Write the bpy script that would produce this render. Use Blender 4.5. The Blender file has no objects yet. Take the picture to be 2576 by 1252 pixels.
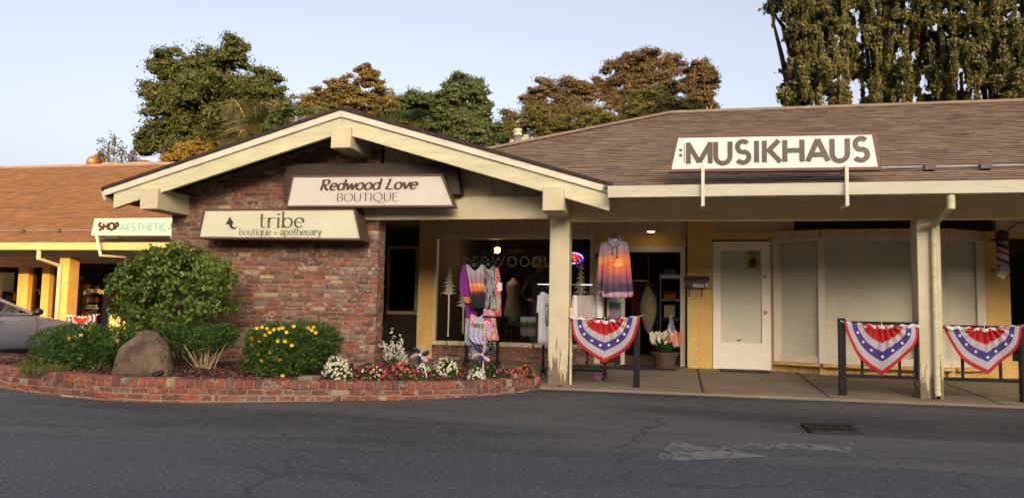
import bpy, math, random
import numpy as np
from mathutils import Vector, Matrix
random.seed(7); RNG = np.random.default_rng(7)
R = math.radians
# ------------------------------------------------------------------ camera, sky, sun
# World frame: X runs along the shop front (right +), Y goes into the shops, Z is up; the road is z = 0.
sc = bpy.context.scene
COL = sc.collection
F, CX, CY, CH = 1935.0, 1288.0, 626.0, 1.05
YAW, PITCH, ROLL = R(12), R(4.64), 0.019
cam = bpy.data.cameras.new('camera'); camo = bpy.data.objects.new('camera', cam); COL.objects.link(camo)
cam.sensor_width = 36; cam.lens = 36*F/2576; cam.clip_end = 2000; cam.clip_start = .05
CM = Matrix.Rotation(YAW, 4, 'Z') @ Matrix.Rotation(math.pi/2+PITCH, 4, 'X') @ Matrix.Rotation(ROLL, 4, 'Z')
camo.matrix_world = Matrix.Translation((0, 0, CH)) @ CM
sc.camera = camo
CN = np.array(CM.to_3x3())

SUN_EL, SUN_AZ = R(11), R(23)          # sun low behind the camera, to its right
world = bpy.data.worlds.new('World'); sc.world = world; world.use_nodes = True
wn = world.node_tree.nodes; wl = world.node_tree.links
sky = wn.new('ShaderNodeTexSky'); sky.sky_type = 'NISHITA'; sky.sun_disc = False
sky.sun_elevation = SUN_EL; sky.sun_rotation = math.pi - SUN_AZ
sky.air_density = .6; sky.dust_density = 7.0; sky.ozone_density = .9; sky.altitude = 100
wn['Background'].inputs['Strength'].default_value = .13
tint = wn.new('ShaderNodeMix'); tint.data_type = 'RGBA'; tint.blend_type = 'MULTIPLY'; tint.inputs[0].default_value = 1
hs = wn.new('ShaderNodeHueSaturation'); hs.inputs['Saturation'].default_value = .62      # summer haze greys the blue
wl.new(sky.outputs[0], hs.inputs['Color']); wl.new(hs.outputs[0], tint.inputs[6]); tint.inputs[7].default_value = (1.12, 1.03, .97, 1)      # the phone's warm white balance
wl.new(tint.outputs[2], wn['Background'].inputs[0])
sun = bpy.data.lights.new('sun', 'SUN'); sun.energy = 2.1; sun.angle = R(.5); sun.color = (1, .48, .13)
suno = bpy.data.objects.new('sun', sun); COL.objects.link(suno)
ldir = Vector((-math.sin(SUN_AZ)*math.cos(SUN_EL), math.cos(SUN_AZ)*math.cos(SUN_EL), -math.sin(SUN_EL)))
suno.rotation_euler = ldir.to_track_quat('-Z', 'Y').to_euler(); suno.location = (12, -30, 14)
vs = sc.view_settings
vs.view_transform = 'Standard'; vs.look = 'None'; vs.gamma = 1; vs.exposure = 1.7
sc.cycles.max_bounces = 8; sc.cycles.transparent_max_bounces = 12
sc.cycles.use_denoising = True

# ------------------------------------------------------------------ helpers
def ray(x, y): return CN @ np.array([(x-CX)/F, -(y-CY)/F, -1.0])
def PY(x, y, Y):                       # a point of the photograph's frame on the plane at depth Y
    d = ray(x, y); k = Y/d[1]; return Vector((d[0]*k, Y, CH+d[2]*k))
def PZ(x, y, Z):
    d = ray(x, y); k = (Z-CH)/d[2]; return Vector((d[0]*k, d[1]*k, Z))
def PXP(x, y, X):
    d = ray(x, y); k = X/d[0]; return Vector((X, d[1]*k, CH+d[2]*k))
def mpp(x, y, Y):                      # metres per photo unit there
    d = ray(x, y); return (Y/d[1])/F
def lerp(a, b, t): return a+(b-a)*t

ORG = {}
class MB:
    def __init__(s): s.v = []; s.f = []; s.m = []
    def add(s, vs_, fs, m=0):
        o = len(s.v); s.v += [tuple(p) for p in vs_]
        for f in fs: s.f.append(tuple(o+i for i in f)); s.m.append(m)
        return s
    def box(s, x0, y0, z0, x1, y1, z1, m=0):
        x0, x1 = min(x0, x1), max(x0, x1); y0, y1 = min(y0, y1), max(y0, y1); z0, z1 = min(z0, z1), max(z0, z1)
        return s.add([(x0,y0,z0),(x1,y0,z0),(x1,y1,z0),(x0,y1,z0),(x0,y0,z1),(x1,y0,z1),(x1,y1,z1),(x0,y1,z1)],
              [(3,2,1,0),(4,5,6,7),(0,1,5,4),(1,2,6,5),(2,3,7,6),(3,0,4,7)], m)
    def obox(s, c, ax, ay, az, hx, hy, hz, m=0, ch=0.0):  # oriented box, ax/ay/az unit vectors; chamfer on the -ay face
        c = Vector(c); ax, ay, az = Vector(ax), Vector(ay), Vector(az)
        def p(i, j, k): return c+ax*(i*hx)+ay*(j*hy)+az*(k*hz)
        if ch <= 0:
            return s.add([p(-1,-1,-1),p(1,-1,-1),p(1,1,-1),p(-1,1,-1),p(-1,-1,1),p(1,-1,1),p(1,1,1),p(-1,1,1)],
              [(3,2,1,0),(4,5,6,7),(0,1,5,4),(1,2,6,5),(2,3,7,6),(3,0,4,7)], m)
        def q(i, k): return c+ax*(i*(hx-ch))-ay*hy+az*(k*(hz-ch))
        def r(i, k): return c+ax*(i*hx)-ay*(hy-ch)+az*(k*hz)
        v = [q(-1,-1),q(1,-1),q(1,1),q(-1,1), r(-1,-1),r(1,-1),r(1,1),r(-1,1), p(-1,1,-1),p(1,1,-1),p(1,1,1),p(-1,1,1)]
        f = [(0,1,2,3)]
        for a in range(4):
            b = (a+1) % 4; f += [(4+a,4+b,b,a), (8+a,8+b,4+b,4+a)]
        return s.add(v, f+[(11,10,9,8)], m)
    def poly(s, pts, m=0): return s.add(pts, [tuple(range(len(pts)))], m)
    def prism(s, pts, a, b, axis='Y', m=0):  # polygon extruded along an axis from a to b; pts are the other two coords
        def mk(p, t): return {'Y': (p[0], t, p[1]), 'X': (t, p[0], p[1]), 'Z': (p[0], p[1], t)}[axis]
        n = len(pts); ar = sum(pts[i][0]*pts[(i+1)%n][1]-pts[(i+1)%n][0]*pts[i][1] for i in range(n))
        if ar < 0: pts = pts[::-1]
        v = [mk(p, a) for p in pts]+[mk(p, b) for p in pts]
        f = [tuple(range(n)), tuple(range(2*n-1, n-1, -1))]
        for i in range(n): j = (i+1) % n; f.append((i, i+n, j+n, j))
        if axis != 'Y': f = [t[::-1] for t in f]
        return s.add(v, f, m)
    def tube(s, pts, r, n=8, m=0, cap=True):
        pts = [Vector(p) for p in pts]; rs = r if isinstance(r, (list, tuple)) else [r]*len(pts)
        v = []; f = []; up = None
        for i, p in enumerate(pts):
            d = (pts[min(i+1, len(pts)-1)]-pts[max(i-1, 0)])
            if d.length < 1e-9: d = Vector((0,0,1))
            d.normalize()
            if up is None: up = d.orthogonal().normalized()
            up = (up-d*up.dot(d))
            up = up.normalized() if up.length > 1e-6 else d.orthogonal().normalized()
            w = d.cross(up)
            for k in range(n):
                a = 2*math.pi*k/n; v.append(p+(up*math.cos(a)+w*math.sin(a))*rs[i])
        for i in range(len(pts)-1):
            for k in range(n):
                a = i*n+k; b = i*n+(k+1) % n; f.append((a, b, b+n, a+n))
        if cap: f += [tuple(range(n-1, -1, -1)), tuple(range((len(pts)-1)*n, len(pts)*n))]
        return s.add(v, f, m)
    def lathe(s, c, prof, n=20, m=0):        # prof: (radius, z) from bottom up
        v = []; f = []
        for r_, z in prof:
            for k in range(n):
                a = 2*math.pi*k/n; v.append((c[0]+r_*math.cos(a), c[1]+r_*math.sin(a), c[2]+z))
        for i in range(len(prof)-1):
            for k in range(n):
                a = i*n+k; b = i*n+(k+1) % n; f.append((a, b, b+n, a+n))
        f += [tuple(range(n-1, -1, -1)), tuple(range((len(prof)-1)*n, len(prof)*n))]
        return s.add(v, f, m)
    def ball(s, c, rx, ry=None, rz=None, n=12, m=0):
        ry = ry or rx; rz = rz or rx; k = n//2
        prof = [(max(math.sin(math.pi*i/k), .02), -math.cos(math.pi*i/k)) for i in range(k+1)]
        v = []; f = []
        for r_, z in prof:
            for j in range(n):
                a = 2*math.pi*j/n; v.append((c[0]+rx*r_*math.cos(a), c[1]+ry*r_*math.sin(a), c[2]+rz*z))
        for i in range(k):
            for j in range(n):
                a = i*n+j; b = i*n+(j+1) % n; f.append((a, b, b+n, a+n))
        f += [tuple(range(n-1, -1, -1)), tuple(range(k*n, k*n+n))]
        return s.add(v, f, m)
    def build(s, name, mats, parent=None, smooth=False, bevel=0, at=None):
        return mesh_obj(name, s.v, s.f, mats, parent, smooth, bevel, at, s.m)

def mesh_obj(name, v, f, mats, parent=None, smooth=False, bevel=0, at=None, mi=None):
    if parent is not None: o = ORG[parent.name]
    elif at is not None: o = Vector(at)
    else:
        a = np.array(v); lo, hi = a.min(0), a.max(0); o = Vector(((lo[0]+hi[0])/2, (lo[1]+hi[1])/2, lo[2]))
    me = bpy.data.meshes.new(name)
    me.from_pydata([(p[0]-o[0], p[1]-o[1], p[2]-o[2]) for p in v], [], f)
    if not isinstance(mats, (list, tuple)): mats = [mats]
    for m_ in mats: me.materials.append(m_)
    if mi is not None and len(mats) > 1: me.polygons.foreach_set('material_index', mi)
    if smooth: me.polygons.foreach_set('use_smooth', [True]*len(me.polygons))
    me.update()
    ob = bpy.data.objects.new(name, me); COL.objects.link(ob)
    if parent is not None: ob.parent = parent
    else: ob.location = o
    ORG[ob.name] = o
    if bevel:
        b = ob.modifiers.new('bevel', 'BEVEL'); b.width = bevel; b.segments = 2; b.limit_method = 'ANGLE'; b.angle_limit = R(40)
    return ob

def np_quads(name, V, mat, parent=None, at=None, k=4, smooth=False, mi=None):
    """V: (n,k,3) array of separate k-gons -> one mesh"""
    V = np.asarray(V, dtype=np.float32); n = V.shape[0]
    o = ORG[parent.name] if parent is not None else Vector(at)
    V = V-np.array(o, dtype=np.float32)
    me = bpy.data.meshes.new(name)
    me.vertices.add(n*k); me.vertices.foreach_set('co', V.reshape(-1))
    me.loops.add(n*k); me.loops.foreach_set('vertex_index', np.arange(n*k, dtype=np.int32))
    me.polygons.add(n); me.polygons.foreach_set('loop_start', np.arange(0, n*k, k, dtype=np.int32))
    me.polygons.foreach_set('loop_total', np.full(n, k, dtype=np.int32))
    mats = mat if isinstance(mat, (list, tuple)) else [mat]
    for m_ in mats: me.materials.append(m_)
    if mi is not None: me.polygons.foreach_set('material_index', np.asarray(mi, dtype=np.int32))
    me.update(calc_edges=True); me.validate()
    ob = bpy.data.objects.new(name, me); COL.objects.link(ob)
    if parent is not None: ob.parent = parent
    else: ob.location = o
    ORG[ob.name] = Vector(o)
    return ob

def tag(o, label=None, cat=None, group=None, kind=None):
    if label: o['label'] = label
    if cat: o['category'] = cat
    if group: o['group'] = group
    if kind: o['kind'] = kind
    return o
def thing(name, loc, label, cat, group=None):
    o = bpy.data.objects.new(name, None); COL.objects.link(o); o.location = loc; o.empty_display_size = .2
    ORG[o.name] = Vector(loc); return tag(o, label, cat, group)
def kids(o): return [c for c in COL.objects if c.parent == o]
def dup(o, loc, label=None, rotz=None, parent=None):
    c = o.copy(); COL.objects.link(c); c.parent = parent
    if parent is None:
        c.location = loc; ORG[c.name] = Vector(loc)
        if rotz is not None: c.rotation_euler[2] = rotz
        if label: c['label'] = label
    for ch in kids(o): dup(ch, None, parent=c)
    return c

# ------------------------------------------------------------------ materials
def newmat(name):
    m = bpy.data.materials.new(name); m.use_nodes = True; nt = m.node_tree
    return m, nt, nt.nodes['Principled BSDF'], nt.nodes.new, nt.links.new
def mixc(nt, fac, a, b, mode='MIX'):
    n = nt.nodes.new('ShaderNodeMix'); n.data_type = 'RGBA'; n.blend_type = mode
    for sock, val in ((n.inputs[0], fac), (n.inputs[6], a), (n.inputs[7], b)):
        if hasattr(val, 'is_linked'): nt.links.new(val, sock)
        elif isinstance(val, (int, float)): sock.default_value = val
        else: sock.default_value = (*val, 1)
    return n.outputs[2]
def ramp(nt, fac, stops, interp='LINEAR'):
    n = nt.nodes.new('ShaderNodeValToRGB'); n.color_ramp.interpolation = interp
    e = n.color_ramp.elements
    while len(e) < len(stops): e.new(.5)
    for i, (p, c) in enumerate(stops):
        e[i].position = p; e[i].color = (*c, 1) if len(c) == 3 else c
    nt.links.new(fac, n.inputs[0]); return n.outputs[0]
def noise(nt, scale, detail=4, rough=.55, vec=None, dist=0, out=0):
    n = nt.nodes.new('ShaderNodeTexNoise'); n.inputs['Scale'].default_value = scale
    n.inputs['Detail'].default_value = detail; n.inputs['Roughness'].default_value = rough
    n.inputs['Distortion'].default_value = dist
    if vec is not None: nt.links.new(vec, n.inputs['Vector'])
    return n.outputs[out]
def coords(nt, which='Object', scale=None, rot=None):
    t = nt.nodes.new('ShaderNodeTexCoord').outputs[which]
    if scale or rot:
        mp = nt.nodes.new('ShaderNodeMapping'); nt.links.new(t, mp.inputs[0])
        if scale: mp.inputs['Scale'].default_value = scale
        if rot: mp.inputs['Rotation'].default_value = rot
        t = mp.outputs[0]
    return t
def island(nt): return nt.nodes.new('ShaderNodeNewGeometry').outputs['Random Per Island']
def sep(nt, vec, i):
    n = nt.nodes.new('ShaderNodeSeparateXYZ'); nt.links.new(vec, n.inputs[0]); return n.outputs[i]
def mathn(nt, op, a, b=0.0, clamp=False):
    n = nt.nodes.new('ShaderNodeMath'); n.operation = op; n.use_clamp = clamp
    for s_, v in ((n.inputs[0], a), (n.inputs[1], b)):
        if hasattr(v, 'is_linked'): nt.links.new(v, s_)
        else: s_.default_value = v
    return n.outputs[0]
def bump(nt, b, h, strength=.3, dist=.01):
    n = nt.nodes.new('ShaderNodeBump'); n.inputs['Strength'].default_value = strength; n.inputs['Distance'].default_value = dist
    nt.links.new(h, n.inputs['Height']); nt.links.new(n.outputs[0], b.inputs['Normal'])
def paint(name, col, rough=.5, var=.18, scale=5, bmp=.15, metal=0, spec=.4, stretch=None):
    m, nt, b, N, L = newmat(name)
    v = coords(nt, 'Object', stretch) if stretch else coords(nt)
    n1 = noise(nt, scale, 5, .6, v); n2 = noise(nt, scale*9, 3, .6, v)
    dark = tuple(c*(1-var) for c in col); lite = tuple(min(c*(1+var*.7), .95) for c in col)
    c = ramp(nt, n1, [(.3, dark), (.7, lite)])
    c = mixc(nt, ramp(nt, n2, [(.62, (0,0,0)), (.75, (1,1,1))]), c, tuple(c_*(1-var*.9) for c_ in col))
    L(c, b.inputs['Base Color']); b.inputs['Roughness'].default_value = rough
    b.inputs['Metallic'].default_value = metal; b.inputs['Specular IOR Level'].default_value = spec
    if bmp: bump(nt, b, n2, bmp, .004)
    return m
def worn_paint(name, col, wood=(.16,.12,.075), ztop=.7, amount=.5):
    """old wood paint: vertical grain, stains, peeled patches that grow towards the foot"""
    m, nt, b, N, L = newmat(name)
    v = coords(nt); g = coords(nt, 'Object', (14, 14, 1.2))
    n1 = noise(nt, 3, 5, .6, v); gr = noise(nt, 3, 4, .6, g); pl = noise(nt, 2.2, 6, .7, g)
    c = ramp(nt, n1, [(.3, tuple(x*.84 for x in col)), (.7, tuple(min(x*1.08, .95) for x in col))])
    c = mixc(nt, ramp(nt, gr, [(.60, (0,0,0)), (.72, (1,1,1))]), c, tuple(x*.8 for x in col))
    z = sep(nt, v, 2)
    hh = mathn(nt, 'MULTIPLY', mathn(nt, 'SUBTRACT', ztop, z), amount/ztop, True)
    pk = mathn(nt, 'ADD', pl, mathn(nt, 'MULTIPLY', hh, .34))
    mask = ramp(nt, pk, [(.69, (0,0,0)), (.72, (1,1,1))])
    c = mixc(nt, mask, c, wood)
    L(c, b.inputs['Base Color']); b.inputs['Roughness'].default_value = .62
    bump(nt, b, gr, .12, .004); return m
def plain(name, col, rough=.5, metal=0, spec=.5, emit=None, estr=1):
    m, nt, b, N, L = newmat(name); b.inputs['Base Color'].default_value = (*col, 1)
    b.inputs['Roughness'].default_value = rough; b.inputs['Metallic'].default_value = metal
    b.inputs['Specular IOR Level'].default_value = spec
    if emit: b.inputs['Emission Color'].default_value = (*emit, 1); b.inputs['Emission Strength'].default_value = estr
    return m
def islands(name, stops, rough=.7, nscale=0, var=.3, trans=0, spec=.3, bmp=0):
    """colour drawn per separate piece (leaf, chip, shingle, brick)"""
    m, nt, b, N, L = newmat(name)
    c = ramp(nt, island(nt), stops)
    if nscale:
        n1 = noise(nt, nscale, 4, .6, coords(nt))
        c = mixc(nt, 1.0, c, ramp(nt, n1, [(.3, (1-var,)*3), (.7, (1+var,)*3)]), 'MULTIPLY')
        if bmp: bump(nt, b, noise(nt, nscale*6, 3, .6, coords(nt)), bmp, .004)
    L(c, b.inputs['Base Color']); b.inputs['Roughness'].default_value = rough; b.inputs['Specular IOR Level'].default_value = spec
    if trans:
        t = N('ShaderNodeBsdfTranslucent'); L(c, t.inputs[0]); mx = N('ShaderNodeMixShader'); mx.inputs[0].default_value = trans
        L(b.outputs[0], mx.inputs[1]); L(t.outputs[0], mx.inputs[2]); L(mx.outputs[0], nt.nodes['Material Output'].inputs[0])
    return m
def leafmat(name, a, b_, c_, trans=.25, rough=.5, spec=.25):
    return islands(name, [(0, a), (.5, b_), (1, c_)], rough=rough, trans=trans, spec=spec, nscale=.9, var=.25)
def glassmat(name, tint=(1,1,1), refl=1.0):
    m, nt, b, N, L = newmat(name); nt.nodes.remove(b)
    t = N('ShaderNodeBsdfTransparent'); t.inputs[0].default_value = (*tint, 1)
    g = N('ShaderNodeBsdfGlossy'); g.inputs['Roughness'].default_value = .01
    fr = N('ShaderNodeFresnel')     # thin sheet: the same reflectance from both of its faces
    bf_ = N('ShaderNodeNewGeometry').outputs['Backfacing']
    L(mathn(nt, 'ADD', 1.5, mathn(nt, 'MULTIPLY', bf_, 1/1.5-1.5)), fr.inputs[0])
    mx = N('ShaderNodeMixShader'); L(mathn(nt, 'MULTIPLY', fr.outputs[0], refl, True), mx.inputs[0])
    L(t.outputs[0], mx.inputs[1]); L(g.outputs[0], mx.inputs[2]); L(mx.outputs[0], nt.nodes['Material Output'].inputs[0])
    return m

CREAM = (.57, .54, .335)
M = {}
M['cream'] = paint('cream_paint', CREAM, .55, .20, 2.2, .3, stretch=(1, 1, 7))
M['cream_worn'] = worn_paint('cream_worn_paint', (.56, .50, .32), ztop=.75, amount=1.0)
M['cream_trim'] = paint('cream_trim_paint', (.66, .61, .47), .5, .14, 3, .2)
M['yellow'] = worn_paint('yellow_wall_paint', (.62, .41, .12), (.25,.17,.08), ztop=.5, amount=.35)
M['beam_yellow'] = paint('yellow_beam_bounce_lit', (.80, .61, .31), .6, .14, 2.5, .2, stretch=(1, 6, 6))  # yellow paint, made lighter to stand for bounce light under the eave
M['tan_wall'] = paint('tan_board_paint', (.58, .44, .26), .65, .2, 3, .1, stretch=(8, 8, 1))
M['white_door'] = paint('white_door_paint', (.80, .74, .61), .45, .07, 3, .05)
M['white_frame'] = paint('white_frame_paint', (.60, .545, .43), .5, .08, 3, .05)
M['gutter'] = paint('gutter_paint', (.56, .54, .40), .45, .10, 2, .05, stretch=(1, 6, 6))
M['blind'] = paint('blind_slats', (.86, .86, .74), .6, .06, 4, 0)
M['blind_back'] = plain('blind_gap', (.68,.67,.57), .8)
M['dark'] = plain('dark_interior', (.012, .010, .009), .9)
M['darkwood'] = paint('dark_wood', (.045, .03, .02), .6, .3, 6, .1)
M['black_metal'] = paint('black_metal', (.009, .009, .010), .45, .3, 12, .1, spec=.2)
M['chrome'] = plain('chrome', (.7, .7, .72), .15, 1)
M['grey_metal'] = paint('galvanised_metal', (.42, .41, .39), .4, .2, 9, .05, metal=.7)
M['dark_grey'] = paint('weathered_box', (.10,.09,.08), .6, .3, 9, .1)
M['brass'] = paint('old_brass', (.3, .2, .08), .35, .2, 20, .05, metal=1)
M['sign_frame'] = paint('sign_frame_brown', (.11, .065, .045), .5, .2, 8, .05)
M['sign_frame_red'] = paint('sign_frame_maroon', (.15, .055, .042), .5, .2, 8, .05)
M['sign_white'] = paint('sign_white_face', (.74, .72, .67), .4, .06, 2, .02)
M['sign_beige'] = paint('sign_beige_face', (.585,.54,.47), .4, .08, 2, .02)
M['sign_cream'] = paint('sign_cream_face', (.60, .59, .425), .25, .06, 2, .02)
M['lettering_brown'] = plain('lettering_brown', (.075, .035, .018), .5)
M['lettering_dark'] = plain('lettering_dark', (.028, .02, .012), .5)
M['lettering_olive'] = plain('lettering_olive', (.10, .085, .03), .5)
M['lettering_mint'] = plain('lettering_mint', (.16, .36, .34), .5)
M['lettering_tan'] = paint('lettering_bronze', (.085, .064, .038), .45, .5, 1.3, 0)
M['white'] = plain('white_fabric', (.75, .75, .74), .8, spec=.2)
M['black'] = plain('black_plastic', (.01, .01, .01), .4)
M['glass'] = glassmat('window_glass', (.96,.95,.93), 1.0)
M['glass_dark'] = glassmat('dark_window_glass', (.62, .58, .52), 1.2)
M['trunk'] = paint('bark', (.10, .07, .045), .85, .4, 6, .6, stretch=(5, 5, 1))
M['trunk_orange'] = paint('eucalyptus_bark', (.20, .115, .065), .8, .4, 3, .4, stretch=(3, 3, 1))
M['twig'] = paint('dry_twig', (.32, .24, .14), .8, .3, 10, .2)
M['stem'] = paint('green_stem', (.06, .10, .03), .7, .3, 10, .1)

def brickmat(name, stops, white=.5, dark=1.0):
    m, nt, b, N, L = newmat(name)
    v = coords(nt)
    c = ramp(nt, island(nt), [(p, tuple(x*dark for x in q)) for p, q in stops], 'CONSTANT')
    n1 = noise(nt, 22, 5, .65, v); n2 = noise(nt, 8, 6, .75, v, .8); n3 = noise(nt, 70, 3, .6, v)
    c = mixc(nt, 1.0, c, ramp(nt, n1, [(.3, (.65,)*3), (.7, (1.3,)*3)]), 'MULTIPLY')
    # residue of old mortar and limewash
    c = mixc(nt, ramp(nt, n2, [(.555, (0,0,0)), (.62, (white,)*3)]), c, (.40*dark, .34*dark, .265*dark))
    L(c, b.inputs['Base Color']); b.inputs['Roughness'].default_value = .85; b.inputs['Specular IOR Level'].default_value = .2
    bump(nt, b, mathn(nt, 'ADD', n1, mathn(nt, 'MULTIPLY', n3, .5)), .5, .008); return m
M['brick'] = brickmat('used_brick', [(0,(.19,.074,.052)),(.13,(.25,.082,.055)),(.25,(.15,.078,.060)),(.36,(.21,.120,.088)),(.48,(.27,.100,.066)),
   (.60,(.12,.066,.054)),(.70,(.20,.13,.095)),(.80,(.23,.105,.075)),(.90,(.32,.26,.18)),(.94,(.21,.16,.13)),(.975,(.40,.30,.15))], .9)
M['brick_planter'] = brickmat('planter_brick', [(0,(.20,.074,.055)),(.2,(.25,.080,.055)),(.36,(.16,.072,.060)),(.5,(.27,.10,.068)),(.62,(.20,.11,.088)),
   (.76,(.31,.10,.055)),(.88,(.15,.07,.058)),(.95,(.36,.28,.19))], .75, .9)
M['mortar'] = paint('mortar', (.25, .195, .125), .9, .25, 20, .4)
def shinglemat(name, stops):
    return islands(name, stops, .9, 2.0, .16, 0, .1, .4)
M['shingle'] = shinglemat('brown_shingle', [(0,(.245,.172,.114)),(.35,(.275,.193,.127)),(.7,(.30,.212,.142)),(1,(.255,.180,.120))])
M['shingle_dark'] = paint('dark_shingle_edge', (.040,.026,.022), .9, .4, 9, .4)
M['shingle_left'] = shinglemat('shingle_sunlit', [(0,(.19,.105,.050)),(.35,(.225,.125,.058)),(.7,(.25,.142,.066)),(1,(.20,.112,.053))])  # same shingle, the low sun's orange warmth put into its colour
M['shingle_edge'] = paint('shingle_edge', (.075, .052, .04), .9, .2, 10, 0)

def concrete():
    m, nt, b, N, L = newmat('walkway_concrete'); v = coords(nt)
    n1 = noise(nt, 1.3, 6, .6, v); n2 = noise(nt, 60, 3, .6, v); n3 = noise(nt, .6, 4, .6, v)
    c = ramp(nt, n1, [(.3, (.18,.145,.098)), (.7, (.29,.24,.168))])
    c = mixc(nt, ramp(nt, n2, [(.35, (.5,)*3), (.6, (0,0,0))]), c, (.12,.095,.065))
    c = mixc(nt, ramp(nt, n3, [(.55, (0,0,0)), (.7, (.5,)*3)]), c, (.12,.10,.07))
    L(c, b.inputs['Base Color']); b.inputs['Roughness'].default_value = .8; bump(nt, b, n2, .25, .004); return m
M['concrete'] = concrete()
M['joint'] = plain('walkway_joint', (.055,.045,.032), .9)
def asphalt():
    m, nt, b, N, L = newmat('road_asphalt'); v = coords(nt)
    big = noise(nt, .22, 5, .6, v, .4); streak = noise(nt, .5, 5, .6, coords(nt, 'Object', (.35, 1.7, 1), (0, 0, .25)), .6)
    fine = noise(nt, 55, 2, .7, v); mid = noise(nt, 6, 4, .6, v)
    c = ramp(nt, big, [(.36, (.036,.039,.043)), (.64, (.072,.077,.086))])
    c = mixc(nt, ramp(nt, streak, [(.44, (0,0,0)), (.60, (.85,)*3)]), c, (.105,.105,.105))
    c = mixc(nt, ramp(nt, streak, [(.30, (.85,)*3), (.44, (0,0,0))]), c, (.030,.029,.029))
    # the newer, coarser and bluer strip nearest the street, with a ragged seam
    yy = mathn(nt, 'ADD', sep(nt, v, 1), mathn(nt, 'MULTIPLY', noise(nt, .45, 5, .6, v), 1.5))
    xx = mathn(nt, 'MULTIPLY', mathn(nt, 'MAXIMUM', mathn(nt, 'MULTIPLY', sep(nt, v, 0), -1.0), 0.0), .12)
    strip = ramp(nt, mathn(nt, 'DIVIDE', mathn(nt, 'ADD', yy, xx), 10), [(.655, (1,1,1)), (.668, (0,0,0))])
    c = mixc(nt, mathn(nt, 'MULTIPLY', strip, .75), c, (.058,.068,.090))
    seam = ramp(nt, mathn(nt, 'DIVIDE', mathn(nt, 'ADD', yy, xx), 10), [(.657, (0,0,0)), (.662, (1,1,1)), (.668, (0,0,0))])
    c = mixc(nt, mathn(nt, 'MULTIPLY', seam, .5), c, (.03,.03,.032))
    # pale stone chips and dark pores
    vo = N('ShaderNodeTexVoronoi'); vo.inputs['Scale'].default_value = 34; L(v, vo.inputs['Vector'])
    chip = mathn(nt, 'LESS_THAN', vo.outputs['Distance'], .30)
    rnd = sep(nt, vo.outputs['Color'], 0)
    cm = mathn(nt, 'MULTIPLY', chip, mathn(nt, 'GREATER_THAN', rnd, .66))
    c = mixc(nt, mathn(nt, 'MULTIPLY', cm, .55), c, (.27,.265,.26))
    c = mixc(nt, ramp(nt, fine, [(.36, (.6,)*3), (.5, (0,0,0))]), c, (.026,.026,.028))
    # cracks: distorted cell borders, kept only where a broad noise allows them
    dv = N('ShaderNodeVectorMath'); dv.operation = 'ADD'
    sc_ = N('ShaderNodeVectorMath'); sc_.operation = 'SCALE'; sc_.inputs[3].default_value = .9
    L(noise(nt, 1.1, 4, .6, v, 0, 1), sc_.inputs[0]); L(v, dv.inputs[0]); L(sc_.outputs[0], dv.inputs[1])
    vc = N('ShaderNodeTexVoronoi'); vc.feature = 'DISTANCE_TO_EDGE'; vc.inputs['Scale'].default_value = .33; L(dv.outputs[0], vc.inputs['Vector'])
    cr = ramp(nt, vc.outputs['Distance'], [(.003, (1,1,1)), (.010, (0,0,0))])
    cr = mathn(nt, 'MULTIPLY', cr, ramp(nt, noise(nt, .25, 2, .5, v), [(.46, (0,0,0)), (.52, (1,1,1))]))
    c = mixc(nt, mathn(nt, 'MULTIPLY', cr, .55), c, (.022,.022,.023))
    L(c, b.inputs['Base Color']); b.inputs['Roughness'].default_value = .75; b.inputs['Specular IOR Level'].default_value = .35
    bump(nt, b, mathn(nt, 'ADD', fine, mathn(nt, 'MULTIPLY', cr, -1.0)), .45, .008); return m
M['asphalt'] = asphalt()

# ------------------------------------------------------------------ lettering
def text_into(name, s, x0, x1, z0, z1, Y, mat, parent, offset=0.0, shear=0.0, extrude=.004, space=1.0, arc=0.0):
    """lettering fitted into a rectangle on the plane Y (facing -Y)"""
    cu = bpy.data.curves.new('t', 'FONT'); cu.body = s; cu.offset = offset; cu.shear = shear; cu.resolution_u = 6; cu.space_character = space
    to = bpy.data.objects.new('t', cu); COL.objects.link(to)
    dg = bpy.context.evaluated_depsgraph_get()
    me = bpy.data.meshes.new_from_object(to.evaluated_get(dg))
    v = np.array([p.co[:] for p in me.vertices]); fs = [tuple(p.vertices) for p in me.polygons]
    bpy.data.objects.remove(to); bpy.data.meshes.remove(me); bpy.data.curves.remove(cu)
    lo, hi = v.min(0), v.max(0)
    u = (v[:, 0]-lo[0])/(hi[0]-lo[0]); w = (v[:, 1]-lo[1])/(hi[1]-lo[1])
    X = x0+u*(x1-x0); Z = z0+w*(z1-z0)+arc*(1-(2*u-1)**2)
    n = len(v)
    vv = [(X[i], Y-extrude, Z[i]) for i in range(n)]
    return mesh_obj(name, vv, fs, mat, parent)

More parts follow.
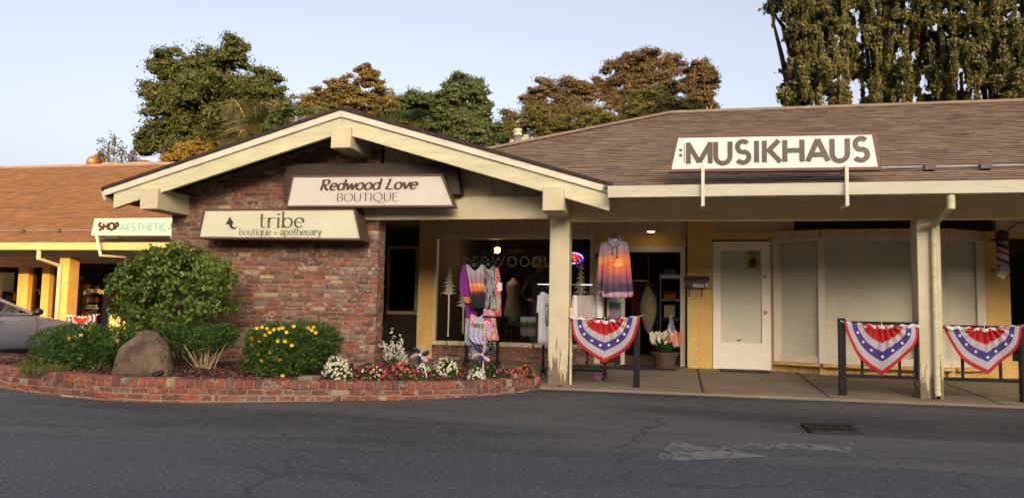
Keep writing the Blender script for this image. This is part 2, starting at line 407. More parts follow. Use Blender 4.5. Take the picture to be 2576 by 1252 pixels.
def A(cx, cy, rx, ry, a0, a1, n=14):
    return [(cx+rx*math.cos(R(lerp(a0, a1, i/n))), cy+ry*math.sin(R(lerp(a0, a1, i/n)))) for i in range(n+1)]
GL = {  # hand-drawn stroke letters: (advance, [strokes]); x-height 1, capitals 1.55
 'a': (1.0, [A(.43,.70,.34,.30,165,0)+[(.77,.55),(.77,.12),(.92,.0)], A(.42,.28,.35,.29,20,340)]),
 'b': (1.05, [[(.12,1.6),(.12,.02)], A(.54,.5,.40,.5,-200,160)]),
 'c': (.9, [A(.48,.5,.40,.5,50,315)]),
 'd': (1.1, [[(.88,1.6),(.88,0)], A(.47,.5,.40,.5,20,380)]),
 'e': (.98, [[(.1,.53),(.86,.53)]+A(.48,.5,.40,.5,5,318)]),
 'h': (1.08, [[(.14,1.6),(.14,0)], A(.51,.58,.37,.42,175,0)+[(.88,0)]]),
 'i': (.46, [[(.22,1),(.22,0)], A(.2,1.38,.045,.045,0,360,8)]),
 'o': (1.05, [A(.5,.5,.42,.5,90,450)]),
 'p': (1.08, [[(.12,1),(.12,-.5)], A(.54,.5,.41,.5,-200,160)]),
 'q': (1.08, [[(.9,1),(.9,-.5)], A(.48,.5,.41,.5,20,380)]),
 'r': (.74, [[(.14,1),(.14,0)], A(.50,.60,.34,.40,175,55)]),
 't': (.72, [[(.27,1.38),(.27,.25)]+A(.50,.24,.23,.24,180,310), [(.02,.98),(.62,.98)]]),
 'u': (1.08, [[(.12,1),(.12,.4)]+A(.50,.4,.38,.4,180,360), [(.88,1),(.88,0)]]),
 'v': (.9, [[(.03,1),(.44,0)], [(.84,1),(.42,0)]]),
 'w': (1.3, [[(.03,1),(.34,0)], [(.62,.95),(.33,0)], [(.62,.95),(.92,0)], [(1.22,1),(.91,0)]]),
 'y': (.95, [[(.05,1),(.45,0)], [(.88,1),(.42,-.15),(.2,-.48),(.03,-.46)]]),
 '+': (.9, [[(.1,.45),(.75,.45)], [(.42,.15),(.42,.78)]]), ' ': (.5, []),
 'B': (1.1, [[(.15,1.5),(.15,0)], [(.15,1.5)]+A(.5,1.15,.36,.35,90,-90)+[(.15,.8)], [(.5,.8)]+A(.5,.4,.46,.4,90,-90)+[(.15,0)]]),
 'O': (1.55, [A(.75,.76,.66,.76,90,450,22)]),
 'U': (1.35, [[(.15,1.5),(.15,.5)]+A(.62,.5,.47,.5,180,360)+[(1.09,1.5)]]),
 'T': (1.15, [[(.55,1.5),(.55,0)], [(.02,1.5),(1.08,1.5)]]),
 'I': (.55, [[(.25,1.5),(.25,0)]]),
 'Q': (1.6, [A(.75,.76,.66,.76,90,450,22), [(.7,.05),(1.1,-.32),(1.6,-.38),(1.9,-.2)]]),
 'E': (1.0, [[(.15,1.5),(.15,0)], [(.15,1.5),(.85,1.5)], [(.15,.8),(.75,.8)], [(.15,0),(.9,0)]]),
 'R': (1.25, [[(.28,1.5),(.2,0)], [(-.02,1.42),(.25,1.52)]+A(.6,1.18,.42,.36,90,-90)+[(.3,.8)], [(.5,.8),(.8,.2),(1.15,.0)]]),
 'P': (1.15, [[(.2,0),(.2,1.5)], [(.2,1.5)]+A(.52,1.1,.42,.40,90,-90)+[(.2,.7)]]),
 'C': (1.25, [A(.68,.76,.52,.76,50,310)]),
 'M': (1.85, [[(.2,0),(.2,1.5)], [(.16,1.46),(.92,.10)], [(1.68,1.46),(.92,.10)], [(1.64,0),(1.64,1.5)]]),
 'S': (1.2, [A(.58,1.11,.36,.37,38,270)+A(.56,.40,.40,.385,90,-148)[1:]]),
 'K': (1.3, [[(.2,0),(.2,1.5)], [(1.12,1.5),(.38,.70)], [(.48,.88),(1.22,0)]]),
 'H': (1.5, [[(.2,0),(.2,1.5)], [(1.28,0),(1.28,1.5)], [(.2,.78),(1.28,.78)]]),
 'A': (1.5, [[(.12,0),(.76,1.5)], [(1.40,0),(.76,1.5)], [(.35,.45),(1.15,.45)]]),
 'L': (1.1, [[(.4,1.55),(.3,.5),(.12,.06),(.4,.08),(.7,.0),(1.0,.12)]]),
}
def stroke_text(name, s, x0, x1, zb, h, Y, mat, parent, thin=.05, thick=.13, nib=20, shear=0.0, serif=False, caps=False, track=0.0):
    """lettering drawn with a broad nib; zb baseline, h x-height"""
    adv = sum(GL[c][0]+track for c in s); k = (x1-x0)/adv
    mb = MB(); x = 0; lay = 0
    def ribbon(pts, cap=True):
        nonlocal lay
        lay += 1; y = Y-.003-.00025*lay
        P_ = [Vector((p[0], p[1])) for p in pts]
        Lf, Rt = [], []
        for i, p in enumerate(P_):
            d = P_[min(i+1, len(P_)-1)]-P_[max(i-1, 0)]
            if d.length < 1e-6: d = Vector((1, 0))
            d.normalize(); ang = math.atan2(d.y, d.x)
            w = (thin+(thick-thin)*abs(math.sin(ang-R(nib))))/2
            nrm = Vector((-d.y, d.x))*w
            Lf.append(p+nrm); Rt.append(p-nrm)
        def w3(p): return ((x0+(x+p.x+shear*p.y)*k), y, zb+p.y*h)
        o = len(mb.v); n = len(P_)
        mb.v += [w3(p) for p in Lf]+[w3(p) for p in Rt]
        for i in range(n-1): mb.f.append((o+n+i, o+n+i+1, o+i+1, o+i)); mb.m.append(0)
    for c in s:
        a, st = GL[c]
        for q in st:
            ribbon(q)
            if serif and len(q) >= 2 and c not in 'oceOQ+':
                for e, sgn in ((q[0], 1), (q[-1], 1)):
                    if abs(q[0][0]-q[1][0]) < .02 and e in (q[0],) or (abs(q[-1][0]-q[-2][0]) < .02 and e is q[-1]):
                        ribbon([(e[0]-.17, e[1]), (e[0]+.17, e[1])])
        x += a+track
    return mb.build(name, mat, parent)

# ------------------------------------------------------------------ the setting
def sst(a): a = min(max(a, 0), 1); return a*a*(3-2*a)
def road_z(x, y): return -.16*sst((-x-8.6)/2.2)*sst((y-9.0)/2.2)      # the lot falls away behind the planter
gx = [-200,-80,-40]+[-24+i*.75 for i in range(22)]+[-8,0,20,80,200]; gy = [-200,-60,0,7]+[8+i*.6 for i in range(12)]+[18,30,80,200]
gv = [(x, y, road_z(x, y)) for y in gy for x in gx]; gn = len(gx)
gf = [(j_*gn+i, j_*gn+i+1, j_*gn+gn+i+1, j_*gn+gn+i) for j_ in range(len(gy)-1) for i in range(gn-1)]
tag(mesh_obj('road', gv, gf, M['asphalt'], at=(0,0,0)), kind='structure')
def wz(Y): return .035+(Y-10.5)*.042       # walkway surface rises gently towards the doors
w = MB(); ya, yb = 10.5, 15.5
w.poly([(-8.2,ya,wz(ya)),(14,ya,wz(ya)),(14,yb,wz(yb)),(-8.2,yb,wz(yb))])
w.poly([(-8.2,ya,-.1),(14,ya,-.1),(14,ya,wz(ya)),(-8.2,ya,wz(ya))])
w.poly([(14,ya,-.1),(14,yb,-.1),(14,yb,wz(yb)),(14,ya,wz(ya))])
walk = tag(w.build('walkway', M['concrete'], at=(0,10.5,0)), kind='structure')
j = MB()
for X, tilt in ((.37,0),(1.93,.0),(3.9,0),(6.2,0),(-1.55,0)):
    a, b_ = 10.5+.01, 13.3
    j.add([(X-.02,a,wz(a)+.004),(X+.02,a,wz(a)+.004),(X+.02+tilt,b_,wz(b_)+.004),(X-.02+tilt,b_,wz(b_)+.004)], [(0,1,2,3)])
a = 10.86
j.add([(-1.4,a,wz(a)+.004),(9,a,wz(a)+.004),(9,a+.015,wz(a)+.0046),(-1.4,a+.015,wz(a)+.0046)], [(0,1,2,3)])
j.build('joint', M['joint'], walk)

def shade_hill_height(x, y):
    t = min(max((x-(13.5+(-y-45)*.42))/4.0, 0), 1); t = t*t*(3-2*t)
    h = lerp(.9+72*math.tan(SUN_EL), 7.6+70*math.tan(SUN_EL), t)
    return h
hv = []; hf = []; nx, ny = 120, 14
for jy in range(ny):
    for ix in range(nx):
        x = -140+ix*2.5; y = -42-jy*3.0
        e = math.sin(min(jy/4.0, 1)*math.pi/2)
        n_ = .5*math.sin(x*.31+1)+.35*math.sin(x*.83+2.2+y*.2)+.2*math.sin(x*1.7+y)
        hv.append((x, y, max(0, shade_hill_height(x, y)*e+n_*e*.5)))
for jy in range(ny-1):
    for ix in range(nx-1):
        q = jy*nx+ix; hf.append((q, q+nx, q+nx+1, q+1))
M['hill'] = paint('hill_scrub', (.05, .055, .025), .9, .4, 3, .3)
tag(mesh_obj('shade_hills', hv, hf, M['hill'], at=(0,-60,0)), kind='structure')  # unseen ridge behind the camera, added and shaped to shade the shops

hv = []; hf = []; nx, ny = 70, 12
for jy in range(ny):
    for ix in range(nx):
        x = -110+ix*3.4; y = 54+jy*5
        hv.append((x, y, max(-.02, sst(jy/9)*(9.5+1.2*math.sin(x*.13)+.6*math.sin(x*.41+y*.2)+random.uniform(-.3,.3))-.02)))
for jy in range(ny-1):
    for ix in range(nx-1): q = jy*nx+ix; hf.append((q, q+1, q+nx+1, q+nx))
tag(mesh_obj('hillside', hv, hf, M['hill'], at=(0,80,0)), kind='structure')

# ------------------------------------------------------------------ masonry and roofing helpers
def brick_panel(mb, X0, X1, Z0, Z1, Y, depth=.1, ok=None, course=.068, L=.200, jt=.013, vx=None):
    """running bond of separate bricks facing -Y (or along vx through the point (X0,Y))"""
    ax = Vector((1,0,0)) if vx is None else Vector(vx); ay = Vector((-ax.y, ax.x, 0)); row = 0; z = Z0
    while z < Z1-.02:
        h = min(course, Z1-z)-jt; x = X0-random.random()*.1-(L/2 if row % 2 else 0); 
        while x < X1:
            l = (L if random.random() > .22 else L*.52)*random.uniform(.93, 1.06)
            a, b_ = max(x, X0), min(x+l, X1); x += l+jt
            if b_-a < .035: continue
            c = (a+b_)/2
            if ok and not ok(c, z+h/2): continue
            pr = random.uniform(-.007, .007)
            o = Vector((X0, Y, 0))+ax*(c-X0)
            o = o-ay*pr+ay*(depth/2)
            mb.obox((o.x, o.y, z+h/2+random.uniform(-.002,.002)), ax, ay, (0,0,1), (b_-a)/2, depth/2, h/2, 0, .006)
        z += course; row += 1

def shingle_roof(name, O, U, V, nu, nv, ok, parent, expo=.14, tab=.3, mat=None, seed=3):
    """courses of separate tabs: O origin at the eave, U along the eave, V up the slope (unit vectors), nu/nv lengths"""
    rg = random.Random(seed); U, V = Vector(U), Vector(V); N_ = U.cross(V).normalized(); O = Vector(O)
    mb = MB(); k = 0; v = 0.0
    while v < nv:
        u = -rg.random()*tab
        while u < nu:
            l = tab*rg.uniform(.55, 1.3); a, b_ = max(u, 0), min(u+l-.008, nu); u += l
            if b_-a < .02: continue
            p = O+U*((a+b_)/2)+V*(v+expo/2)
            if not ok(p): continue
            d1, d2 = rg.uniform(-.006,.006), rg.uniform(.012,.020)
            e = min(expo*1.25, nv-v)
            A0 = O+U*a+V*(v+d1)+N_*d2; B0 = O+U*b_+V*(v+d1+rg.uniform(-.004,.004))+N_*(d2+rg.uniform(-.004,.005))
            A1 = O+U*a+V*(v+e)+N_*.002; B1 = O+U*b_+V*(v+e)+N_*.002
            A2 = A0-N_*(d2+.004); B2 = B0-N_*(d2+.004)
            mb.add([A0, B0, B1, A1], [(0,1,2,3)], 0); mb.add([A2, B2, B0, A0], [(0,1,2,3)], 1)
        v += expo; k += 1
    return mb.build(name, [mat or M['shingle'], M['shingle_edge']], parent)

# ------------------------------------------------------------------ gabled corner shop (brick front)
G = thing('gabled_shop', (-3.0, 10.8, 0), 'brick fronted corner shop under a low cream gable with a dark display window', 'shop')
XL, XR, XA = -8.53, -.83, -4.69          # gable eaves and apex
ZL, ZR, ZA = 2.80, 2.735, 3.90
def gz(X): return lerp(ZL, ZA, (X-XL)/(XA-XL)) if X < XA else lerp(ZA, ZR, (X-XA)/(XR-XA))
YF = 10.12
# brick front: bricks over a mortar core
WX0, WX1 = -7.87, -4.35
bw2 = MB(); row = 0; z = .12
while z < 2.34:     # corner return seen past the right edge
    for (a, b_) in (((10.93, 11.11),) if row % 2 else ((10.93, 11.02), (11.031, 11.11))):
        pr = random.uniform(-.006,.008)
        bw2.obox((WX1-.05+pr, (a+b_)/2, z+.0285), (0,1,0), (-1,0,0), (0,0,1), (b_-a)/2, .05, .0285, 0, .006)
    z += .068; row += 1
bq = MB(); brick_panel(bq, WX0, WX1, .12, 3.72, 10.82, .10, ok=lambda x, z: z < gz(x)-.22)
bq.v += []; o_ = len(bq.v); bq.v += bw2.v; bq.f += [tuple(o_+i for i in f) for f in bw2.f]; bq.m += bw2.m
wall = bq.build('brick_wall', M['brick'], G)
mc = MB(); top = [(WX0+.004, .0), (WX1-.006, .0), (WX1-.006, gz(WX1)-.14), (XA, ZA-.14), (WX0+.004, gz(WX0)-.14)]
mc.prism(top, 10.832, 11.10, 'Y'); mc.build('mortar', M['mortar'], wall)

# gable roof: deck, shingles, barge boards, trim
sl = lambda X: (ZA-ZL)/(XA-XL)
dk = MB()
for a, b_, za, zb in ((XL, XA, ZL, ZA), (XA, XR, ZA, ZR)):
    yb_ = 13.9
    dk.add([(a,YF+.02,za-.10),(b_,YF+.02,zb-.10),(b_,yb_,zb-.10),(a,yb_,za-.10),(a,YF+.02,za-.025),(b_,YF+.02,zb-.025),(b_,yb_,zb-.025),(a,yb_,za-.025)],
      [(3,2,1,0),(4,5,6,7),(0,1,5,4),(1,2,6,5),(2,3,7,6),(3,0,4,7)])
dk.build('roof_deck', M['darkwood'], G)
vl = Vector((XA-XL, 0, ZA-ZL)); vr = Vector((XA-XR, 0, ZA-ZR))
shingle_roof('roof', (XL-.05, 13.9, ZL-.035), (0,-1,0), vl.normalized(), 13.9-YF+.03, vl.length+.04, lambda p: True, G, seed=4)
shingle_roof('roof', (XR+.05, YF-.03, ZR-.035), (0,1,0), vr.normalized(), 13.9-YF+.03, vr.length+.04, lambda p: True, G, seed=5)
def slope_board(name, a, b_, hi, lo, y0, y1, mat, bev=.006, endcut=True):
    za, zb = gz(a), gz(b_)
    mb = MB(); mb.prism([(a, za-lo), (b_, zb-lo), (b_, zb-hi), (a, za-hi)], y0, y1, 'Y')
    return mb.build(name, mat, G, bevel=bev)
# outer trim strip under the shingles and the wide barge rafter behind it
slope_board('roof_trim', XL, XA, .02, .115, YF-.035, YF+.0, M['cream_trim'])
slope_board('roof_trim', XA, XR, .02, .115, YF-.035, YF+.0, M['cream_trim'])
slope_board('barge_board', XL+.15, XA-.003, .10, .345, YF+.002, YF+.075, M['cream'])
slope_board('barge_board', XA+.003, XR-.02, .10, .345, YF+.002, YF+.075, M['cream'])
slope_board('roof_edge', XL-.03, XA, -.030, .018, YF-.055, YF+.01, M['shingle_dark'], 0)
slope_board('roof_edge', XA, XR+.03, -.030, .018, YF-.055, YF+.01, M['shingle_dark'], 0)
ge = MB(); ge.prism([(XL-.09, ZL-.02), (XL+.01, ZL-.02), (XL+.01, ZL-.17), (XL-.02, ZL-.17)], YF, 13.8, 'Y'); ge.build('gutter', M['gutter'], G)
# three beam ends carrying the gable
def beam(x0, x1, z0, z1, y0, y1):
    mb = MB(); mb.box(x0, y0, z0, x1, y1, z1); return mb.build('beam', M['cream_worn'], G, bevel=.008)
beam(-7.87, -7.57, 2.475, 2.79, YF-.06, 11.2)
beam(-4.815, -4.515, 3.325, 3.62, YF-.06, 11.3)
beam(-1.735, -1.445, 2.40, 2.72, YF-.06, 11.2)
# header beam from the brick to the post, boarded infill above it
hb = MB(); hb.box(-4.62, 10.74, 2.372, -1.76, 10.815, 2.70); hb.build('header_beam', M['cream_worn'], G, bevel=.006)
iw = MB(); iw.prism([(WX1+.02, 2.5), (-1.2, 2.5), (-1.2, gz(-1.2)-.13), (WX1+.02, gz(WX1)-.13)], 10.90, 10.95, 'Y')
x = -4.3
while x < -1.2: iw.box(x, 10.875, 2.5, x+.03, 10.90, gz(x+.03)-.14); x += .33
iw.build('gable_boarding', M['tan_wall'], G)
# the near porch post
po = MB(); po.box(-1.745, 10.78, wz(10.78)-.02, -1.46, 11.06, 2.40); po.build('post', M['cream_worn'], G, bevel=.01)
cd = MB(); cd.tube([(-1.43,10.83,wz(10.8)),(-1.43,10.83,1.05)], .02); cd.tube([(-1.43,10.83,1.05),(-1.43,10.83,1.12)], .03)
cd.tube([(-1.43,10.83,.45),(-1.43,10.83,.48)], .027); cd.build('conduit', M['cream'], G, smooth=False)

# porch ceiling and shop wall with display window
WY = 13.6; Z0 = wz(WY)
ce = MB(); ce.box(-8.3, 11.15, 2.72, .2, 15.4, 2.80); ce.build('porch_ceiling', M['tan_wall'], G)
sw = MB()
sw.box(-4.66, WY, Z0-.05, -4.36, WY+.25, 2.72)                 # pilaster (yellow)
sw.build('pilaster', M['yellow'], G)
hw = MB(); hw.box(-4.355, WY, 2.46, .2, WY+.18, 2.72)
x = -4.2
while x < .2: hw.box(x, WY-.02, 2.46, x+.05, WY, 2.72); x += .36
hw.build('upper_wall', M['tan_wall'], G)
# porch return on the left: dark recess with a side window and door
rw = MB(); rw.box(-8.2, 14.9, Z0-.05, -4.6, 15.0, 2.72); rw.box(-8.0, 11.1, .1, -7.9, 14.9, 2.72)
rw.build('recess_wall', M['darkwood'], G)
sd = MB()
for x in (-5.15, -5.0): sd.box(x, 14.83, 1.0, x+.05, 14.9, 2.3)
sd.box(-5.75, 14.83, .95, -4.95, 14.9, 1.02); sd.box(-5.75, 14.83, 2.28, -4.95, 14.9, 2.34); sd.box(-5.75, 14.83, 1.0, -5.7, 14.9, 2.3)
sf = sd.build('side_window', M['tan_wall'], G)
p_ = MB(); p_.box(-5.7, 14.88, 1.02, -5.15, 14.895, 2.28); p_.build('pane', M['glass_dark'], sf)
# display window
fr = MB(); FX0, FX1, FZ0, FZ1 = -4.355, -1.40, .42, 2.46
fr.box(FX0, WY-.03, FZ1-.10, FX1, WY+.08, FZ1); fr.box(FX0, WY-.06, FZ0, FX1, WY+.08, FZ0+.075)
fr.box(FX0, WY-.03, FZ0+.075, FX0+.06, WY+.08, FZ1-.10); fr.box(FX1-.07, WY-.03, FZ0+.075, FX1, WY+.08, FZ1-.10)
win = fr.build('display_window', M['cream_worn'], G, bevel=.004)
p_ = MB(); p_.box(FX0+.06, WY+.02, FZ0+.075, FX1-.07, WY+.028, FZ1-.10); p_.build('pane', M['glass'], win)
bs = MB(); brick_panel(bs, FX0, FX1, Z0-.02, FZ0-.10, WY-.02, .1); 
xx = FX0
while xx < FX1-.05:
    bs.obox((xx+.034, WY+.02, FZ0-.055), (1,0,0), (0,1,0), (0,0,1), .0285, .05, .045, 0, .006); xx += .072
sb = bs.build('brick_base', M['brick'], G)
mm = MB(); mm.box(FX0+.002, WY-.008, Z0-.04, FX1-.002, WY+.15, FZ0-.004); mm.build('mortar', M['mortar'], sb)
# shop room behind the glass
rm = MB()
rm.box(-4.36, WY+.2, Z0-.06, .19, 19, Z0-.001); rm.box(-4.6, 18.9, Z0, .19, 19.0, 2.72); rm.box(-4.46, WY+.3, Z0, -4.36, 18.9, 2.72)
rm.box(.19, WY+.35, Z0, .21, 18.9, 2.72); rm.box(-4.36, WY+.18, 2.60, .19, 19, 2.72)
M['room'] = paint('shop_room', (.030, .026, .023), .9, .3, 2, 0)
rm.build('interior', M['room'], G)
# lettering and tree decals stuck on the pane
M['decal'] = plain('window_decal', (.62, .60, .48), .7); M['decal_dim'] = plain('window_lettering', (.62, .58, .52), .7)
ltr = MB()
xs0 = PY(1165, 650, WY).x; xs1 = PY(1462, 650, WY).x
wl_ = text_into('lettering', 'REDWOODLOVE', xs0, xs1, PY(1270,671,WY).z, PY(1270,644,WY).z, WY+.018, M['decal_dim'], win, offset=.0, extrude=0, space=1.3)
def tree_decal(px, top, mid, bot, halfw):
    mb = MB(); c = PY(px, top, WY); y = WY+.0185; zt = c.z; zm = PY(px, mid, WY).z; zb = PY(px, bot, WY).z; hw_ = halfw*mpp(px, mid, WY)
    n = 8; k = 0
    for i in range(n):
        za = lerp(zt, zm, i/n); zb2 = lerp(zt, zm, (i+1.25)/n); wd = hw_*(.16+.84*(i+1)/n)
        jl, jr = random.uniform(.75,1.1), random.uniform(.75,1.1)
        mb.add([(c.x,y-.0002*i,za),(c.x-wd*jl,y-.0002*i,zb2),(c.x-wd*.55*jl,y-.0002*i,zb2+.015),(c.x-wd*.3,y-.0002*i,zb2-.01),(c.x+wd*.3,y-.0002*i,zb2-.01),(c.x+wd*.6*jr,y-.0002*i,zb2+.015),(c.x+wd*jr,y-.0002*i,zb2)], [tuple(range(7))])
    mb.add([(c.x-.018,y-.002,zm),(c.x-.012,y-.002,zb),(c.x+.012,y-.002,zb),(c.x+.018,y-.002,zm)], [(0,1,2,3)])
    mb.build('tree_decal', M['decal'], win)
tree_decal(1131, 668, 737, 846, 22); tree_decal(1167, 700, 768, 838, 20); tree_decal(1462, 640, 735, 850, 20)

# shop entry: white frame, open doorway
ef = MB(); EX0, EX1 = -1.395, .18; zt = 2.235
ef.box(EX0, WY+.05, zt-.10, EX1, WY+.2, zt); ef.box(EX1-.085, WY+.05, Z0-.02, EX1, WY+.2, zt-.10)
ef.box(EX0, WY+.05, Z0-.02, EX0+.1, WY+.2, zt-.10); ef.box(-.93, WY+.06, Z0-.02, -.86, WY+.19, zt-.10)
ent = ef.build('entry_frame', M['white_frame'], G, bevel=.004)
p_ = MB(); p_.box(EX0+.1, WY+.12, Z0+.1, -.93, WY+.128, zt-.1); p_.build('side_pane', M['glass_dark'], ent)
eh = MB(); eh.box(EX0, WY+.06, zt, .19, WY+.2, 2.46); eh.build('entry_header', M['yellow'], G)
text_into('number', '6', PY(1497,600,WY).x, PY(1509,600,WY).x, PY(1500,652,WY).z, PY(1500,634,WY).z, WY+.048, M['black'], ent, offset=.01)
sf_ = MB(); sf_.lathe((PY(1637,600,13.2).x, 13.3, 2.455), [(.075,.0),(.08,.02),(.085,.022)], 16); 
sl_ = sf_.build('porch_light', M['white_frame'], G)
em = MB(); em.lathe((PY(1637,600,13.2).x, 13.3, 2.450), [(.06,0),(.06,.004)], 16); em.build('lamp', plain('lamp_glow', (1,.9,.6), .5, emit=(1,.75,.4), estr=6), sl_)

# ------------------------------------------------------------------ right-hand shop row (music shop)
H = thing('music_shop', (3.5, 10.8, 0), 'yellow shop row with brown shingle hip roof, cream gutter, white door and bowed window', 'shop')
EY, EZ, MS = 10.02, 2.70, .40          # eave line, height and pitch of the big roof
RY = 16.85; RZ = EZ+MS*(RY-EY)
HX, HS = -.1, 1.24                      # left end of the ridge; plan slope of the hip
vv = Vector((0, RY-EY, RZ-EZ)); un = vv.normalized()
def okmain(p):
    if p.x < HX and p.y > RY-(HX-p.x)*HS+.05: return False
    if p.x < XR+.1 and p.z < gz(max(p.x, XL))-.06: return False
    return True
ro = shingle_roof('roof', (-7.2, EY-.04, EZ-.02), (1,0,0), un, 24.2, vv.length, okmain, H, expo=.135, tab=.34, seed=11)
rd = MB()
rd.add([(-.83,EY,EZ-.05),(17,EY,EZ-.05),(17,RY,RZ-.05),(HX,RY,RZ-.05),(-3.3,RY-3.2*HS,RZ-MS*3.2*HS-.05)], [(0,1,2,3,4)])
rd.add([(HX,RY,RZ-.05),(17,RY,RZ-.05),(17,RY+7,EZ-.05),(HX-7,RY+7,EZ-.05)], [(0,1,2,3)])
hpz = lambda x: RZ+MS*HS*(x-HX)-.05
rd.add([(HX,RY,hpz(HX)),(HX,RY+7,hpz(HX)),(-4.6,RY+7,hpz(-4.6)),(-4.6,13.95,hpz(-4.6)),(-3.3,RY-3.2*HS,hpz(-3.3))], [(0,1,2,3,4)])
rd.build('roof_deck', M['shingle_edge'], H)
rc = MB()
for i in range(60):
    a = HX+i*.3; rc.add([(a,RY-.15,RZ-.045),(a+.34,RY-.15,RZ-.04),(a+.34,RY,RZ+.055),(a,RY,RZ+.05),(a,RY+.2,RZ-.04),(a+.34,RY+.2,RZ-.04)], [(0,1,2,3),(3,2,5,4)])
for i in range(19):   # hip caps down to the gable
    t0, t1 = i*.2, i*.2+.23
    p, q = Vector((HX-t0, RY-t0*HS, RZ-MS*t0*HS)), Vector((HX-t1, RY-t1*HS, RZ-MS*t1*HS))
    rc.add([p+Vector((.08,-.12,-.02)), q+Vector((.08,-.12,-.015)), q+Vector((0,0,.05)), p+Vector((0,0,.045)), p+Vector((-.12,.08,-.03)), q+Vector((-.12,.08,-.03))], [(3,2,1,0),(4,5,2,3)])
rc.build('ridge_cap', M['shingle'], H)
gu = MB(); gu.prism([(EY-.14, 2.54), (EY-.02, 2.54), (EY-.02, 2.68), (EY-.03, 2.68), (EY-.03, 2.56), (EY-.13, 2.56), (EY-.13, 2.685), (EY-.155, 2.685)], XR-.02, 17, 'X'); gu.build('gutter', M['gutter'], H)
sofx = MB(); sofx.add([(-.80,EY,2.60),(17,EY,2.60),(17,10.80,2.69),(-.80,10.80,2.69)], [(3,2,1,0)]); sofx.add([(-.80,EY,2.63),(17,EY,2.63),(17,10.80,2.72),(-.80,10.80,2.72)], [(0,1,2,3)])
for x in (.5, 1.9, 3.6, 5.2, 7): sofx.box(x, EY+.02, 2.545, x+.09, EY+.12, 2.60)
sofx.build('soffit', M['tan_wall'], H)
hb = MB(); hb.box(-1.455, 10.80, 2.345, 17, 10.95, 2.70); hb.build('header_beam', M['beam_yellow'], H, bevel=.006)
pc = MB(); pc.box(.21, 10.96, 2.72, 17, WY+.1, 2.80); pc.build('porch_ceiling', M['tan_wall'], H)
po = MB(); PX0 = PY(2311,800,10.74).x; PX1 = PY(2371,800,10.74).x
po.box(PX0, 10.74, wz(10.74)-.02, PX1, 11.02, 2.345); po.build('post', M['cream_worn'], H, bevel=.01)
po = MB(); po.box(8.2, 10.78, wz(10.78)-.02, 8.48, 11.06, 2.345); po.build('post', M['cream_worn'], H, bevel=.01)
ds = MB(); xp = PY(2354,800,10.68).x; r_ = .036
ds.tube([(PY(2392,500,9.95).x, EY-.07, 2.56), (PY(2392,500,9.95).x, EY-.07, 2.36)], .045, 10)
ds.tube([(PY(2392,500,9.95).x, EY-.07, 2.38), (xp, 10.69, 2.24)], .038, 10)
ds.tube([(xp,10.69,2.26),(xp,10.69,.16),(xp-.003,10.64,.085)], r_, 10)
ds.tube([(xp,10.69,.30),(xp,10.69,.33)], .042, 10)
dso = ds.build('downspout', M['cream'], H)
ho = MB(); ho.tube([(xp-.003,10.638,.083),(xp-.003,10.634,.080)], .027, 10); ho.build('outlet', M['black'], dso)
# wall pieces
for a in ((.21, WY-.16, Z0-.03, .615, WY+.1, 2.72), (1.575, WY-.14, Z0-.03, 1.66, WY+.1, 2.33), (.615, WY-.14, 2.33, 1.66, WY+.1, 2.46), (4.72, WY-.16, Z0-.03, 5.15, WY+.1, 2.46)):
    wl2 = MB(); wl2.box(*a); wl2.build('wall', M['yellow'], H)
uw = MB(); uw.box(.615, WY-.10, 2.46, 1.95, WY+.1, 2.72); uw.box(5.0, WY-.10, 2.46, 17, WY+.1, 2.72)
x = .75
while x < 1.9: uw.box(x, WY-.13, 2.46, x+.07, WY-.10, 2.72); x += .26
uw.build('upper_wall', M['tan_wall'], H)
for z in (.50, .32): 
    rose = MB(); c = PY(1752, 850, WY-.17); rose.prism([(c.x-.035,z),(c.x,z-.035),(c.x+.035,z),(c.x,z+.035)], WY-.19, WY-.16, 'Y'); rose.build('diamond_block', M['cream'], H)
tr = MB(); tr.box(.40, WY-.175, Z0, .415, WY-.162, 2.6); tr.build('wall_batten', M['yellow'], H)
# white door with glass and blind
DX0, DX1, DZ0, DZ1 = .625, 1.565, Z0-.005, 2.30
df = MB(); YD = WY-.16
df.box(DX0, YD, DZ0, DX0+.135, YD+.06, DZ1); df.box(DX1-.15, YD, DZ0, DX1, YD+.06, DZ1)
df.box(DX0+.135, YD, DZ1-.145, DX1-.15, YD+.06, DZ1); df.box(DX0+.135, YD, DZ0, DX1-.15, YD+.06, DZ0+.44)
door = df.build('door', M['white_door'], H, bevel=.004)
def blind(x0, x1, z0, z1, y, parent, pitch=.030):
    mb = MB(); z = z0
    while z < z1-.01:
        mb.add([(x0,y-.001,z),(x1,y-.001,z),(x1,y+.004,z+pitch*.80),(x0,y+.004,z+pitch*.80)], [(0,1,2,3)]); z += pitch
    mb.box(x0, y+.014, z0, x1, y+.018, z1, 1)
    return mb.build('blind', [M['blind'], M['blind_back']], parent)
p_ = MB(); p_.box(DX0+.135, YD+.02, DZ0+.44, DX1-.15, YD+.026, DZ1-.145); p_.build('pane', M['glass'], door)
blind(DX0+.137, DX1-.152, DZ0+.441, DZ1-.147, YD+.045, door)
for px_, py_ in ((1923,695),(1925,786)):
    kn = MB(); c = PY(px_, py_, YD); kn.tube([(c.x,YD,c.z),(c.x,YD-.012,c.z)], .032, 14); kn.tube([(c.x,YD-.012,c.z),(c.x,YD-.05,c.z)], .016 if py_ < 700 else .027, 12)
    kn.build('lock' if py_ < 700 else 'handle', M['brass'], door)
kl = MB(); c = PY(1918, 850, YD); kl.box(1.05-.03, YD+.005, DZ0+.475, 1.05+.03, YD+.02, DZ0+.50); kl.build('latch', M['brass'], door)
